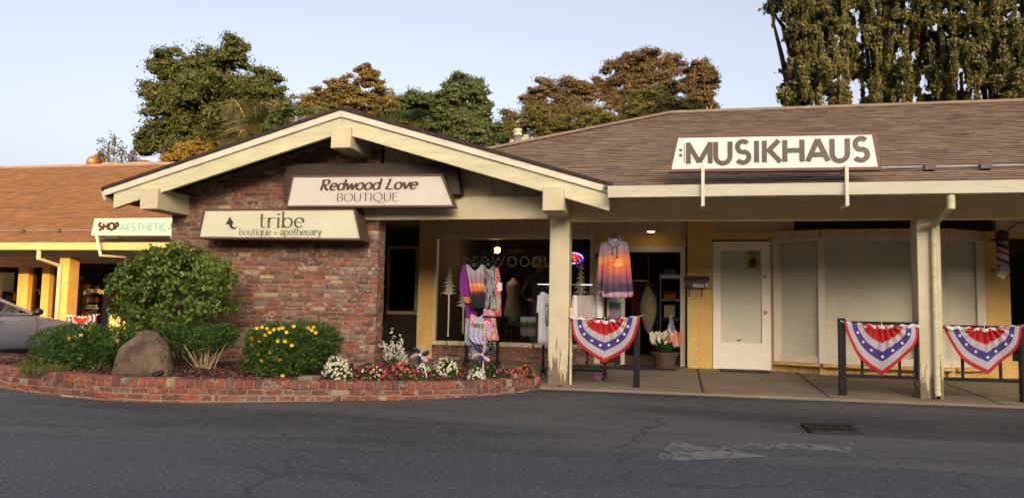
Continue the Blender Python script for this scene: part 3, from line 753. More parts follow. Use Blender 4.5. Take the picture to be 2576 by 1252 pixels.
# bowed window: four lights on a polyline
BW = [(1.66, WY-.15), (2.30, WY-.47), (3.73, WY-.58), (4.15, WY-.52), (4.72, WY-.16)]
bz0, bz1 = .32, 2.33
bay = thing('bow_window', (3.2, WY-.3, .2), None, None); bay.parent = H; bay.location = Vector((3.2, WY-.3, .2))-ORG[H.name]
fr = MB(); si = MB()
def seg(mb, p, q, z0, z1, t, out=0.0, m=0):
    d = Vector((q[0]-p[0], q[1]-p[1], 0)); L_ = d.length; d.normalize(); n = Vector((d.y, -d.x, 0))
    c = Vector(((p[0]+q[0])/2, (p[1]+q[1])/2, (z0+z1)/2))+n*out
    mb.obox(c, d, -n, (0,0,1), L_/2, t/2, (z1-z0)/2, m)
for i in range(4):
    p, q = BW[i], BW[i+1]
    seg(fr, p, q, bz1-.05, bz1+.0, .07); seg(fr, p, q, bz0, bz0+.12, .07)
for i, (x, y) in enumerate(BW):
    if i == 3: continue
    fr.obox((x, y-.005, (bz0+bz1)/2), (1,0,0), (0,1,0), (0,0,1), .055 if 0 < i < 4 else .06, .045, (bz1-bz0)/2-.003)
fr.build('frame', M['white_frame'], bay, bevel=.003)
for i in (0, 1, 3):
    p, q = Vector((*BW[i], 0)), Vector((*BW[i+1], 0))
    if i == 1: q = Vector((*BW[3], 0))
    d = (q-p).normalized(); n = Vector((d.y, -d.x, 0))
    mb = MB(); z = bz0+.121; a, b_ = p-n*.05, q-n*.05
    while z < bz1-.07:
        mb.add([(a.x,a.y-.001,z),(b_.x,b_.y-.001,z),(b_.x,b_.y+.004,z+.025),(a.x,a.y+.004,z+.025)], [(0,1,2,3)]); z += .034
    mb.add([(a.x,a.y+.02,bz0),(b_.x,b_.y+.02,bz0),(b_.x,b_.y+.02,bz1),(a.x,a.y+.02,bz1)], [(0,1,2,3)], 1)
    mb.build('blind', [M['blind'], M['blind_back']], bay)
    mb = MB(); seg(mb, p, q, bz0+.10, bz1-.04, .006, -.01); mb.build('pane', M['glass'], bay)
for i in range(4):
    p, q = BW[i], BW[i+1]; seg(si, p, q, bz0-.05, bz0-.002, .17, .06)
si.build('sill', M['yellow'], bay, bevel=.004)
ap = MB()
for i in range(4): seg(ap, BW[i], BW[i+1], Z0-.06, bz0-.05, .04, -.01)
for i in (1, 2, 3): ap.box(BW[i][0]-.05, BW[i][1]-.06, Z0-.02, BW[i][0]+.05, BW[i][1]-.01, bz0-.05)
ap.build('apron', M['yellow'], bay)
hd = MB()
for i in range(4): seg(hd, BW[i], BW[i+1], bz1, bz1+.13, .09)
hd.build('head_board', M['tan_wall'], bay)
tp = MB(); tp.poly([(x, y+.05, bz1+.125) for x, y in BW]); tp.build('bow_top', M['darkwood'], bay)
# dark barber-shop front beyond
bf = MB(); bf.box(5.15, WY-.05, Z0-.03, 9, WY+.1, .42); bf.box(5.15, WY-.02, 2.36, 9, WY+.1, 2.46); bf.box(6.3, WY-.06, .42, 6.38, WY+.1, 2.36); bf.build('shopfront', M['yellow'], H)
p_ = MB(); p_.box(5.15, WY+.02, .42, 9, WY+.03, 2.36); p_.build('shopfront_pane', M['glass_dark'], H)
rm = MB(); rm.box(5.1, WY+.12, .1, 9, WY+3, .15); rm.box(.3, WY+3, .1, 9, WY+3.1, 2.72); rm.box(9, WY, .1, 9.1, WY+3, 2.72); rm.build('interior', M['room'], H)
en = MB(); en.prism([(EY+.1, 2.6), (RY, RZ-.15), (RY, .1), (WY, .1), (WY, 2.5)], 16.8, 16.9, 'X'); en.build('end_wall', M['yellow'], H)
bk = MB(); bk.box(-8.2, 19.05, 0, 17, 19.15, 2.75); bk.build('rear_wall', M['yellow'], H)

# ------------------------------------------------------------------ left wing, lit by the low sun
LW = thing('arcade_shop_row', (-15, 16, 0), 'sunlit golden shop row on the left under a long brown shingle roof', 'shop')
LY, LZ, LS = 15.55, PY(200, 612, 15.4).z+.02, .45
LR = 24.0; LRZ = LZ+LS*(LR-LY)
# solve the ridge so that it meets the skyline of the photograph
d_ = ray(200, 417); k_ = (LZ-LS*LY-CH)/(d_[2]-LS*d_[1]); LR = d_[1]*k_; LRZ = CH+d_[2]*k_
vv = Vector((0, LR-LY, LRZ-LZ))
shingle_roof('roof', (-34, LY-.04, LZ-.02), (1,0,0), vv.normalized(), 25.5, vv.length, lambda p: True, LW, expo=.14, tab=.34, seed=21, mat=M['shingle_left'])
rd = MB(); rd.add([(-34,LY,LZ-.05),(-8.5,LY,LZ-.05),(-8.5,LR,LRZ-.05),(-34,LR,LRZ-.05)], [(0,1,2,3)]); rd.add([(-34,LR,LRZ-.05),(-8.5,LR,LRZ-.05),(-8.5,LR+8,LZ),(-34,LR+8,LZ)], [(0,1,2,3)])
rd.add([(-8.5,LY,LZ-.05),(-8.5,LR+8,LZ),(-8.5,LR,LRZ-.05)], [(0,1,2)])
rd.build('roof_deck', M['shingle_edge'], LW)
rc = MB()
for i in range(85):
    a = -34+i*.3; rc.add([(a,LR-.18,LRZ-.07),(a+.34,LR-.18,LRZ-.065),(a+.34,LR,LRZ+.06),(a,LR,LRZ+.055),(a,LR+.2,LRZ-.05),(a+.34,LR+.2,LRZ-.05)], [(0,1,2,3),(3,2,5,4)])
rc.build('ridge_cap', M['shingle'], LW)
gu = MB(); gb = PY(200, 628, LY-.15).z; gu.prism([(LY-.15, gb), (LY-.02, gb), (LY-.02, LZ+.0), (LY-.03, LZ), (LY-.03, gb+.02), (LY-.14, gb+.02), (LY-.14, LZ), (LY-.165, LZ)], -34, -8.6, 'X'); gu.build('gutter', paint('sunlit_gutter_paint', (.50,.42,.20), .5, .1, 2, .05), LW)  # gutter paint with the low sun's yellow put into its colour
LF = 17.7                                  # wall line
so = MB(); so.box(-34, LY, gb+.02, -8.6, LF, gb+.06); so.build('soffit', M['tan_wall'], LW)
PYL = 16.1
hb = MB(); hb.box(-34, PYL, gb-.12, -8.6, PYL+.16, gb+.02); hb.build('header_beam', M['cream_worn'], LW)
p0 = PY(143, 760, PYL).x; p1 = PY(168, 760, PYL).x
po = MB(); po.box(p0, PYL, 0, p1, PYL+.34, gb-.12); po.build('post', M['yellow'], LW, bevel=.01)
ds = MB(); a = PY(98, 640, LY-.08); b_ = PY(150, 668, PYL-.06)
ds.tube([(a.x,LY-.08,gb+.03),(a.x,LY-.08,PY(98,652,LY-.08).z)], .05); ds.tube([(a.x,LY-.08,PY(98,650,LY-.08).z),(b_.x,PYL-.05,PY(150,668,PYL-.05).z)], .04)
ds.tube([(b_.x,PYL-.05,PY(150,666,PYL-.05).z),(b_.x,PYL-.05,.1)], .045); ds.build('downspout', M['cream'], LW)
def lx(px): return PY(px, 740, LF).x
def lz(py): return PY(100, py, LF).z
wall = MB()
wall.box(-34, LF, lz(672), -8.6, LF+.2, gb+.02)           # band above the windows
wall.box(-34, LF+.25, .05, lx(-60), LF+.35, gb)
wl3 = wall.build('wall', M['tan_wall'], LW)
cols = [(46, 72), (106, 125), (-40, -14)]
pl = MB()
for a, b_ in cols: pl.box(lx(a), LF-.04, .05, lx(b_), LF+.16, lz(672))
pl.box(lx(-60), LF-.02, .05, lx(132), LF+.16, lz(800))
pl.build('pilaster', M['yellow'], LW)
lw = MB(); lw.box(lx(-30), LF+.1, lz(800), lx(135), LF+.11, lz(672)); lw.build('window_pane', M['glass_dark'], LW)
# storefront door and window with black frames
sfm = MB()
for a, b_ in ((186, 200), (262, 278), (395, 405)): sfm.box(lx(a), LF-.02, .05, lx(b_), LF+.12, lz(668))
sfm.box(lx(186), LF-.02, lz(672), lx(405), LF+.12, lz(662)); sfm.box(lx(200), LF, .05, lx(262), LF+.08, .3)
dr = sfm.build('shopfront', M['black_metal'], LW)
p_ = MB(); p_.box(lx(200), LF+.05, .3, lx(262), LF+.06, lz(672)); p_.box(lx(278), LF+.05, .3, lx(395), LF+.06, lz(672)); p_.build('pane', M['glass_dark'], dr)
M['gold_letter'] = plain('gold_lettering', (.62, .47, .22), .4)
text_into('lettering', 'ALTERATIONS', lx(206), lx(262), PY(230,742,LF).z, PY(230,731,LF).z, LF+.045, M['gold_letter'], dr, offset=.015, extrude=.002, arc=.06)
text_into('lettering', 'Leather and', lx(217), lx(243), PY(230,770,LF).z, PY(230,765,LF).z, LF+.045, M['gold_letter'], dr, extrude=.002)
text_into('lettering', 'Suede Cleaned', lx(214), lx(246), PY(230,776,LF).z, PY(230,771,LF).z, LF+.045, M['gold_letter'], dr, extrude=.002)
for tx, pa, pb, ya_, yb_ in (('REPAIRS', 284, 330, 690, 682), ('DENIM', 290, 340, 706, 698), ('DRY CLEAN', 288, 345, 724, 714), ('DRESSES', 290, 340, 740, 731), ('DENIM', 330, 372, 760, 750)):
    pass
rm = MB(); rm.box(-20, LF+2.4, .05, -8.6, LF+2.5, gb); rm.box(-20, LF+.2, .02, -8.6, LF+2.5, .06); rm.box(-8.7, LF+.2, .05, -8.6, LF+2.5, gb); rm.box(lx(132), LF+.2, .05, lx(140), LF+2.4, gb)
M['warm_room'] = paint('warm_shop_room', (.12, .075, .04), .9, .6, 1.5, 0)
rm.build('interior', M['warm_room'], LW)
fl = MB(); fl.box(-34, PYL-.3, -.05, -8.6, LF+.3, .06); tag(fl.build('pavement', M['concrete']), kind='structure')
ew = MB(); ew.box(-8.75, LF, 0, -8.65, LR+8, LZ); ew.build('end_wall', M['yellow'], LW)
# things inside the left shop windows
def stock(px0, px1, py0, py1, Y, label, name='storage_shelf'):
    a, b_ = PY(px0, py1, Y), PY(px1, py0, Y); t = thing(name, ((a.x+b_.x)/2, Y, .06), label, 'shelf'); rg = random.Random(px0)
    mb = MB(); nb = 4
    for k in range(nb+1): z = lerp(.3, b_.z, k/nb); mb.box(a.x, Y, z-.015, b_.x, Y+.35, z+.015)
    for x in (a.x, b_.x): mb.box(x-.015, Y, .06, x+.015, Y+.35, b_.z)
    mb.build('frame', M['trunk_orange'], t)
    for k in range(nb):
        z = lerp(.3, b_.z, k/nb)+.017; x = a.x+.04; mb = MB()
        while x < b_.x-.15:
            w_ = rg.uniform(.08, .25); mb.box(x, Y+.04, z, x+w_, Y+.3, z+rg.uniform(.08, .24)); x += w_+rg.uniform(.01, .08)
        mb.build('stock', islands('stock_'+str(px0)+str(k), [(0,(.35,.16,.05)),(.3,(.12,.06,.03)),(.5,(.42,.33,.2)),(.7,(.06,.05,.05)),(.85,(.30,.10,.05)),(1,(.5,.42,.3))], .7), t)
stock(204, 262, 690, 830, LF+1.1, 'crowded stock shelf seen through the alterations shop door')
stock(280, 400, 685, 830, LF+1.3, 'long stock shelf behind the lettered window left of the brick wall')
stock(0, 100, 735, 830, LF+.9, 'low crowded shelf behind the far left window')
def orchid():
    c = PY(84, 775, LF+.45); t = thing('potted_orchid', (c.x, c.y, c.z-.12), 'pale orchid spray in a small pot behind the golden left window', 'plant')
    mb = MB(); mb.lathe((c.x, c.y, c.z-.12), [(.06,0),(.09,.16),(.10,.17)], 14); mb.build('pot', M['brass'], t)
    mb = MB(); pts = [(c.x-.05,c.y,c.z),(c.x-.08,c.y,c.z+.35),(c.x-.02,c.y,c.z+.48),(c.x+.2,c.y,c.z+.42)]; mb.tube(pts, .008); mb.build('stem', M['stem'], t)
    mb = MB()
    for i in range(13):
        q = Vector((c.x-.2+.42*i/12, c.y+random.uniform(-.04,.04), c.z+.40+.12*math.sin(i/12*3.1)+random.uniform(-.03,.03)))
        for k in range(5):
            a_ = k*2*math.pi/5; mb.add([q, q+Vector((math.cos(a_)*.04,-.012,math.sin(a_)*.04)), q+Vector((math.cos(a_+.6)*.05,0,math.sin(a_+.6)*.05)), q+Vector((math.cos(a_+1.2)*.04,-.012,math.sin(a_+1.2)*.04))], [(0,1,2,3)])
    mb.build('blossoms', plain('orchid_petal', (.7,.6,.55), .6), t)
orchid()

def board():
    Y = 16.6; a, b_ = PY(283, 838, Y), PY(312, 790, Y); t = thing('pavement_board', ((a.x+b_.x)/2, Y, .06), 'pale yellow folding pavement board by the left shopfront, behind the shrub', 'sign board')
    for s_, nm in ((-1, 'front_panel'), (1, 'rear_panel')):
        mb = MB(); n = 10; top = [(lerp(a.x, b_.x, .5+.5*math.cos(math.pi*i/n)), b_.z-.08+.08*math.sin(math.pi*i/n)) for i in range(n+1)]
        mb.prism([(a.x, .07), (b_.x, .07)]+top, Y+s_*.12-.012, Y+s_*.12+.012, 'Y'); mb.build(nm, plain('board_cream', (.62,.52,.22), .5), t)
        mb = MB(); mb.tube([(a.x-.02, Y+s_*.12, .06), (a.x-.02, Y+s_*.12, b_.z-.08)], .03, 6); mb.build('leg', M['dark_grey'], t)
board()
# ------------------------------------------------------------------ shop signs
def trap_sign(name, label, Y, pts, mframe, mface, depth=.16, fw=.028, outer=None):
    """box sign: pts = TL, TR, BR, BL of the face in photo units on the plane Y"""
    c = [PY(x, y, Y) for x, y in pts]
    o = (sum((p.x for p in c))/4, Y, min(p.z for p in c))
    t = thing(name, o, label, 'sign')
    cen = Vector((sum(p.x for p in c)/4, Y, sum(p.z for p in c)/4))
    def grow(p, a): 
        d = p-cen; return (p.x+math.copysign(a, d.x), p.z+math.copysign(a, d.z))
    inn = [(p.x, p.z) for p in c]; out = [grow(p, fw) for p in c]
    mb = MB()
    for i in range(4):
        k = (i+1) % 4
        quad = [inn[i], inn[k], out[k], out[i]]
        mb.prism(quad, Y-.012, Y+depth, 'Y')
    mb.build('frame', mframe, t)
    mb = MB(); mb.prism(inn, Y, Y+.02, 'Y'); mb.build('face', mface, t)
    mb = MB(); mb.prism(out, Y+depth, Y+depth+.02, 'Y'); mb.build('back', mframe, t)
    return t
# Redwood Love Boutique
RY_ = 10.38
rs = trap_sign('shop_sign', 'warm white trapezoid sign with brown brush lettering, brown frame, hung under the gable peak', RY_, [(739,446),(1109,443),(1139,516),(724,517)], M['sign_frame'], M['sign_beige'])
mb = MB(); c = [PY(x, y, 10.66) for x, y in [(729,416),(1152,412),(1163,490),(718,492)]]
mb.prism([(p.x, p.z) for p in c], 10.56, 10.735, 'Y'); mb.build('dark_trapezoid', M['darkwood'], rs)  # plain dark trapezoid block set behind the sign
a0, a1 = PY(803,500,RY_), PY(1054,500,RY_)
zb = PY(930,477,RY_).z; zx = PY(930,460,RY_).z-zb
stroke_text('lettering', 'Redwood Love', a0.x, a1.x-.03, zb, zx, RY_, M['lettering_brown'], rs, thin=.17, thick=.34, nib=10, shear=.22, track=.02)
zb = PY(930,506,RY_).z; zx = (PY(930,486,RY_).z-zb)/1.5
stroke_text('lettering', 'BOUTIQUE', PY(847,500,RY_).x, PY(1003,500,RY_).x, zb, zx, RY_, M['lettering_brown'], rs, thin=.055, thick=.17, nib=12)
# tribe
TY = 10.42
ts = trap_sign('shop_sign', 'cream trapezoid sign with olive lettering and a curved up arrow on the brick wall', TY, [(517,530),(889,528),(905,599),(503,595)], M['sign_frame'], M['sign_cream'], .30)
zb = PY(708,572,TY).z; zx = PY(708,548,TY).z-zb
stroke_text('lettering', 'tribe', PY(651,560,TY).x, PY(769,560,TY).x, zb, zx, TY, M['lettering_olive'], ts, thin=.06, thick=.19, nib=8, serif=True, track=.06)
zb = PY(708,591,TY).z; zx = PY(708,580,TY).z-zb
stroke_text('lettering', 'boutique + apothecary', PY(602,585,TY).x, PY(811,585,TY).x, zb, zx, TY, M['lettering_olive'], ts, thin=.07, thick=.19, nib=8, serif=True, track=.03)
mb = MB(); c = PY(583, 563, TY); s_ = mpp(583, 563, TY)
arr = [(-1,-18),(10,-2),(5,-2),(6,5),(10,10),(17,9),(13,13),(6,14),(0,10),(-4,3),(-5,-1),(-16,2)]
arr = [(-6,-18),(6,-1),(1,-1),(2,5),(7,10),(16,7),(11,13),(3,13),(-4,8),(-7,0),(-16,2)]
mb.prism([(c.x+x*s_, c.z-y*s_) for x, y in arr], TY-.008, TY+.002, 'Y'); mb.build('arrow', M['lettering_dark'], ts)
# Musikhaus on two brackets
MY = 9.86
ms = trap_sign('shop_sign', 'large white sign with bold bronze capitals in maroon frame on brackets above the right gutter', MY, [(1707,346),(2194,338),(2210,420),(1689,426)], M['sign_frame_red'], M['sign_white'], .09, .035)
stroke_text('lettering', 'MUSIKHAUS', PY(1724,380,MY).x, PY(2192,380,MY).x, PY(1960,408,MY).z, (PY(1960,353,MY).z-PY(1960,408,MY).z)/1.5, MY, M['lettering_tan'], ms, thin=.33, thick=.33)
mb = MB()
for py_ in (378, 391): c = PY(1712, py_, MY); mb.tube([(c.x,MY-.005,c.z),(c.x,MY+.002,c.z)], .021, 14)
a, b_ = PY(1721,361,MY), PY(1721,409,MY); mb.box(a.x-.005, MY-.005, b_.z, a.x+.005, MY+.002, a.z)
mb.build('repeat_mark', M['lettering_tan'], ms)
for px_ in (1768, 2129):
    x = PY(px_, 470, MY).x; z1, z0 = PY(px_,418,MY).z, PY(px_,519,MY).z
    mb = MB(); mb.box(x-.02, MY-.05, z0, x+.02, MY-.015, z1); mb.box(x-.02, MY-.015, z1-.04, x+.02, MY+.35, z1); mb.box(x-.02, MY-.015, z0, x+.02, MY+.35, z0+.04)
    mb.build('bracket', M['cream_trim'], ms)
# left wing sign
SY = 15.2
ss = trap_sign('shop_sign', 'small sunlit sign with black and mint bubble letters above the left gutter', SY, [(238,549),(462,547),(470,592),(229,592)], M['sign_frame_red'], M['sign_beige'], .08, .012)
stroke_text('lettering', 'SHOP', PY(247,570,SY).x, PY(300,570,SY).x, PY(270,578,SY).z, (PY(270,561,SY).z-PY(270,578,SY).z)/1.5, SY, M['lettering_dark'], ss, thin=.56, thick=.56)
stroke_text('lettering', 'AESTHETICA', PY(300,570,SY).x, PY(440,570,SY).x, PY(370,580,SY).z, (PY(370,562,SY).z-PY(370,580,SY).z)/1.5, SY, M['lettering_mint'], ss, thin=.52, thick=.52)
for px_ in (243, 432):
    mb = MB(); a, b_, c = PY(px_,592,SY-.02), PY(px_+10,642,SY-.05), PY(px_+20,592,SY+.3)
    mb.tube([a, b_], .03, 4); mb.tube([b_, (b_.x, LY+.4, b_.z+.02)], .03, 4); mb.tube([a, (a.x, LY+.3, a.z)], .03, 4); mb.build('bracket', M['cream_trim'], ss)

# ------------------------------------------------------------------ on the roofs
def vent_pipe(px, pyb, pyt, rpx, label, hood=1.25, mat='cream', Y=15.3, group='vent pipes behind the hip'):
    # stands on the far hip plane of the big roof
    for _ in range(30):
        p = PY(px, pyb, Y); zz = EZ+MS*(p.x-HX)+MS*(RY-EY)
        zroof = RZ+MS*HS*(p.x-HX) if p.x < HX else RZ
        break
    r_ = rpx*mpp(px, pyb, Y); zt_ = PY(px, pyt, Y).z; z0_ = min(p.z-.6, zroof-.1)
    t = thing('vent_pipe', (p.x, Y, z0_), label, 'vent pipe', group); h = zt_-z0_
    mb = MB(); mb.lathe((p.x, Y, z0_), [(r_,0),(r_,h*.9)], 16); mb.build('pipe', M[mat], t, smooth=True)
    mb = MB(); mb.lathe((p.x, Y, zt_-h*.14), [(r_*.9,0),(r_*hood,0),(r_*hood,h*.06),(r_*1.02,h*.07),(r_*1.02,h*.085),(r_*hood,h*.09),(r_*hood,h*.14),(r_*.8,h*.145)], 16); mb.build('cap', M['cream' if mat == 'cream' else 'cream'], t)
vent_pipe(1302, 368, 325, 9, 'thick grey metal flue with a banded cap behind the hip roof', 1.2, 'grey_metal')
vent_pipe(1315, 372, 346, 4.2, 'thin cream vent pipe just right of the thick grey flue', 1.2, 'cream', 15.0)
vent_pipe(1322, 370, 340, 4.6, 'cream vent pipe with flat cap, second right of the grey flue', 1.35, 'cream', 15.6)
vent_pipe(1287, 375, 352, 3.6, 'short cream vent pipe just left of the thick grey flue', 1.2, 'cream', 14.9)
vent_pipe(1387, 352, 341, 4.2, 'lone short cream vent pipe on the hip near the big roof slope', 1.3, 'cream', 15.8)
def turbine():
    c = PY(237, 410, LR+.6); r_ = 18*mpp(237, 410, LR+.6)
    t = thing('turbine_vent', (c.x, LR+.6, LRZ-.4), 'round ribbed turbine vent on the ridge of the left roof', 'roof vent')
    mb = MB(); mb.lathe((c.x, LR+.6, LRZ-.4), [(r_*.62,0),(r_*.62,.55)], 16); mb.build('neck', M['trunk_orange'], t)
    mb = MB(); zc = PY(237, 409, LR+.6).z; n = 22
    for k in range(n):
        a_ = 2*math.pi*k/n; L_ = []
        for i in range(9):
            th = -.9+2.3*i/8; rr = r_*math.cos(th*.92)
            L_.append(((c.x+rr*math.cos(a_+th*.25), LR+.6+rr*math.sin(a_+th*.25), zc+r_*.85*math.sin(th)), (c.x+rr*.93*math.cos(a_+th*.25+.26), LR+.6+rr*.93*math.sin(a_+th*.25+.26), zc+r_*.85*math.sin(th))))
        for i in range(8): mb.add([L_[i][0], L_[i][1], L_[i+1][1], L_[i+1][0]], [(0,1,2,3)])
    mb.ball((c.x, LR+.6, zc), r_*.8, n=16); mb.build('turbine_head', paint('rusty_turbine', (.36,.15,.06), .4, .3, 8, .1, metal=.5), t)
turbine()
def roof_unit(px0, px1, py0, py1, label, m):
    Y = LR+1.2; a, b_ = PY(px0, py1, Y), PY(px1, py0, Y)
    mb = MB(); mb.box(a.x, Y, a.z-.8, b_.x, Y+.8, b_.z); mb.box(a.x-.04, Y-.04, b_.z-.05, b_.x+.04, Y+.84, b_.z+.02)
    tag(mb.build('roof_unit', m, bevel=.01), label, 'roof unit')
roof_unit(255, 292, 409, 416, 'flat pale roof unit right of the turbine vent', M['grey_metal'])
roof_unit(318, 385, 408, 416, 'low long grey roof unit on the left ridge', M['grey_metal'])
roof_unit(352, 366, 404, 410, 'small rusty red box on the left ridge', M['sign_frame_red'])
def roof_conduit(x0, x1, dv, base, label, boxes):
    EY_, EZ_, S_ = base; Yc = EY_+dv; z = EZ_+S_*dv+.05
    t = thing('roof_conduit', ((x0+x1)/2, Yc, z), label, 'conduit')
    mb = MB(); mb.tube([(x0,Yc,z),(x1,Yc,z)], .014); mb.build('pipe', M['grey_metal'], t)
    for x in boxes:
        mb = MB(); mb.box(x-.065, Yc-.10, z-.05, x+.065, Yc-.02, z+.02); mb.build('junction_box', M['dark_grey'], t)
q = PY(2340, 433, 10.7); roof_conduit(2.0, 12, .62, (EY,EZ,MS), 'thin grey conduit with junction boxes along the right roof', [PY(2338,433,10.6).x, PY(2478,433,10.6).x])
roof_conduit(-24, PY(228,585,16.2).x, .75, (LY,LZ,LS), 'thin bluish conduit across the left roof', [PY(60,580,16.3).x, PY(150,580,16.3).x])
mb = MB()
for px_ in (1945, 2040, 2115):
    p = PY(px_, 434, 10.4); mb.box(p.x-.1, 10.35, EZ+MS*.33, p.x+.1, 10.5, EZ+MS*.33+.09)

# ------------------------------------------------------------------ railings and bunting
def railing(label, xp, xe, Y, ztop, zpost, posts, balusters, group=None):
    t = thing('railing', ((xp+xe)/2, Y, wz(Y)), label, 'railing', group)
    for x in posts:
        mb = MB(); mb.box(x-.043, Y-.043, wz(Y)-.02, x+.043, Y+.043, zpost); mb.build('post', M['black_metal'], t, bevel=.006)
    for z in (ztop-.025, .30):
        mb = MB(); mb.box(xp, Y-.02, z-.02, xe, Y+.02, z+.025); mb.build('rail', M['black_metal'], t, bevel=.003)
    for x in balusters:
        mb = MB(); mb.box(x-.015, Y-.015, .325, x+.015, Y+.015, ztop-.045); mb.build('baluster', M['black_metal'], t)
    return t
RYL = 10.82
x1 = PY(1602, 870, RYL).x
railing('black railing beside the weathered near post with hanging clothes behind', -1.40, x1-.043, RYL, PY(1520,800,RYL).z, PY(1602,794,RYL).z, [x1], [PY(1478,860,RYL).x, PY(1550,860,RYL).x])
x2 = PY(2118, 890, RYL).x; xr = PX0-.002
railing('black railing in front of the bowed window, left of the downspout post', x2+.043, xr, RYL, PY(2200,808,RYL).z, PY(2118,800,RYL).z, [x2], [PY(2168,870,RYL).x, PY(2262,870,RYL).x, xr-.02])
x3 = PY(2574, 900, RYL).x
railing('black railing at the right edge, beyond the downspout post', PX1+.002, x3-.043, RYL, PY(2460,818,RYL).z, PY(2574,815,RYL).z, [x3], [PY(2420,870,RYL).x, PY(2515,870,RYL).x])

M['bunt_red'] = islands('bunting_red', [(0,(.50,.022,.028)),(1,(.50,.022,.028))], .8, 5, .15, .2)
M['bunt_white'] = islands('bunting_white', [(0,(.50,.47,.48)),(1,(.50,.47,.48))], .8, 5, .08, .25)
M['bunt_blue'] = islands('bunting_blue', [(0,(.070,.045,.24)),(1,(.070,.045,.24))], .8, 5, .15, .2)
M['bunt_hem'] = plain('bunting_hem', (.62,.60,.59), .8, spec=.2)
def bunting(label, tl, tr, tc, bot, Y, vee=.5, nst=6, seed=0, group='patriotic fan buntings', skew=0.0, clip=0, loc_thing=True):
    """pleated half-fan: tl/tr/tc/bot are its corners, sagging top middle and lowest tip in photo units"""
    rg = random.Random(seed)
    TL, TR, TC, BT = PY(*tl, Y), PY(*tr, Y), PY(*tc, Y), PY(*bot, Y)
    t = thing('bunting', (TC.x, Y, BT.z), label, 'bunting', group)
    nr, nt_ = 40, 96
    ph = rg.random()*6
    def pos(r, th):          # r 0..1, th 0 (right) .. pi (left); r = 0 is the gathered middle of the top edge
        u = math.cos(th)
        top = (lerp(TC, TR, u**1.0) if u >= 0 else lerp(TC, TL, -u))
        # outline: mix of half ellipse and a hanging V
        w = abs(math.cos(th)); s_ = math.sin(th)
        side = TR if u >= 0 else TL
        ex = TC.x+(side.x-TC.x)*w; 
        ez_e = lerp(side.z, TC.z, 1-w**.6)-(TC.z-BT.z)*(s_**.95)
        ez_v = lerp(side.z, BT.z, min(1, (th if u >= 0 else math.pi-th)/(math.pi/2)))
        ez = lerp(ez_e, ez_v, vee)
        out = Vector((ex, Y, ez))
        c = TC.lerp(side, .30*w)                      # the gathers sit along the middle of the top edge
        p = c+(out-c)*r
        g_ = max(0, 1-r/.62)
        y = Y-.045-.030*(g_**.8)*min(1, r*9)*math.sin(17*th+ph)-.030*r*math.sin(3.2*th+ph)-.014*r*math.sin(7*th+ph*2)-.05*r*(1-r)
        z = p.z-.010*g_*math.sin(17*th+ph+1)*s_-.035*r*r*s_*max(0, math.sin(2.3*th+ph*1.7))*vee
        x = p.x+.010*g_*r*math.sin(17*th+ph+1)+.05*r*s_*math.sin(ph*2.1)*vee+.010*r*math.sin(6*th+ph*3)
        return (x, y, z)
    mb = MB(); bands = [(.36, 0), (.53, 1), (.72, 2), (.89, 1), (1.01, 0)]
    for i in range(nr+1):
        for k in range(nt_+1): mb.v.append(pos(i/nr, math.pi*k/nt_))
    for i in range(nr):
        rm_ = (i+.5)/nr; m_ = next(b[1] for b in bands if rm_ < b[0])
        for k in range(nt_):
            a = i*(nt_+1)+k; mb.f.append((a, a+1, a+nt_+2, a+nt_+1)); mb.m.append(m_)
    fan = mb.build('fan', [M['bunt_red'], M['bunt_white'], M['bunt_blue']], t, smooth=True)
    so = fan.modifiers.new('thick', 'SOLIDIFY'); so.thickness = .004; so.offset = 1
    mb = MB(); n = 24
    pts = [lerp(TL, TC, i/n) for i in range(n)]+[lerp(TC, TR, i/n) for i in range(n+1)]
    for i, p in enumerate(pts):
        dz = .010*math.sin(i*.9+ph); p.z += dz*(.3 if i in (0, 2*n) else 1)
    mb2 = [(p.x, Y-.055-.012*math.sin(i*1.1), p.z) for i, p in enumerate(pts)]
    for i in range(len(pts)-1):
        a, b_ = mb2[i], mb2[i+1]; h = .036
        mb.add([(a[0],a[1],a[2]-h),(b_[0],b_[1],b_[2]-h),(b_[0],b_[1],b_[2]+.004),(a[0],a[1],a[2]+.004)], [(0,1,2,3)])
    hm = mb.build('hem', M['bunt_hem'], t); so = hm.modifiers.new('thick', 'SOLIDIFY'); so.thickness = .004
    W = abs(TR.x-TL.x); mb = MB()
    for i in range(nst):
        th = math.pi*(.06+.88*(i+.5)/nst); c = Vector(pos(.625, th)); c.y -= .03; s_ = W*.027
        pl = []
        for k in range(10):
            a_ = math.pi/2+k*math.pi/5; rr = s_*(1 if k % 2 == 0 else .42); pl.append((c.x+rr*math.cos(a_), c.z+rr*math.sin(a_)))
        mb.prism(pl, c.y-.002, c.y, 'Y')
    mb.build('star', M['white'], t)
    for a_, b_ in (((TL.x,Y-.05,TL.z-.005),(TL.x-.06,Y-.045,TL.z+.012)), ((TR.x,Y-.05,TR.z-.005),(TR.x+.06,Y-.045,TR.z+.012)), ((TC.x,Y-.05,TC.z-.01),(TC.x,Y-.03,TC.z+.06))):
        mb = MB(); mb.tube([a_, b_], .0035, 5); mb.build('tie', M['white'], t)
    return t
bunting('full half-round bunting on the railing in front of the hanging hoodie', (1434,794), (1609,794), (1522,807), (1524,911), RYL-.02, .22, 8, 1)
bunting('sagging bunting in front of the bowed window, left of the downspout post', (2124,809), (2309,815), (2216,820), (2218,940), RYL-.02, .62, 7, 2)
bunting('sagging bunting on the railing at the right edge, below the barber pole', (2377,819), (2566,818), (2473,826), (2474,940), RYL-.02, .60, 7, 3)
b4 = bunting('small far bunting beside the sunlit left post, half behind the low shrub', (169,790), (249,790), (210,797), (212,846), 15.8, .35, 6, 4)

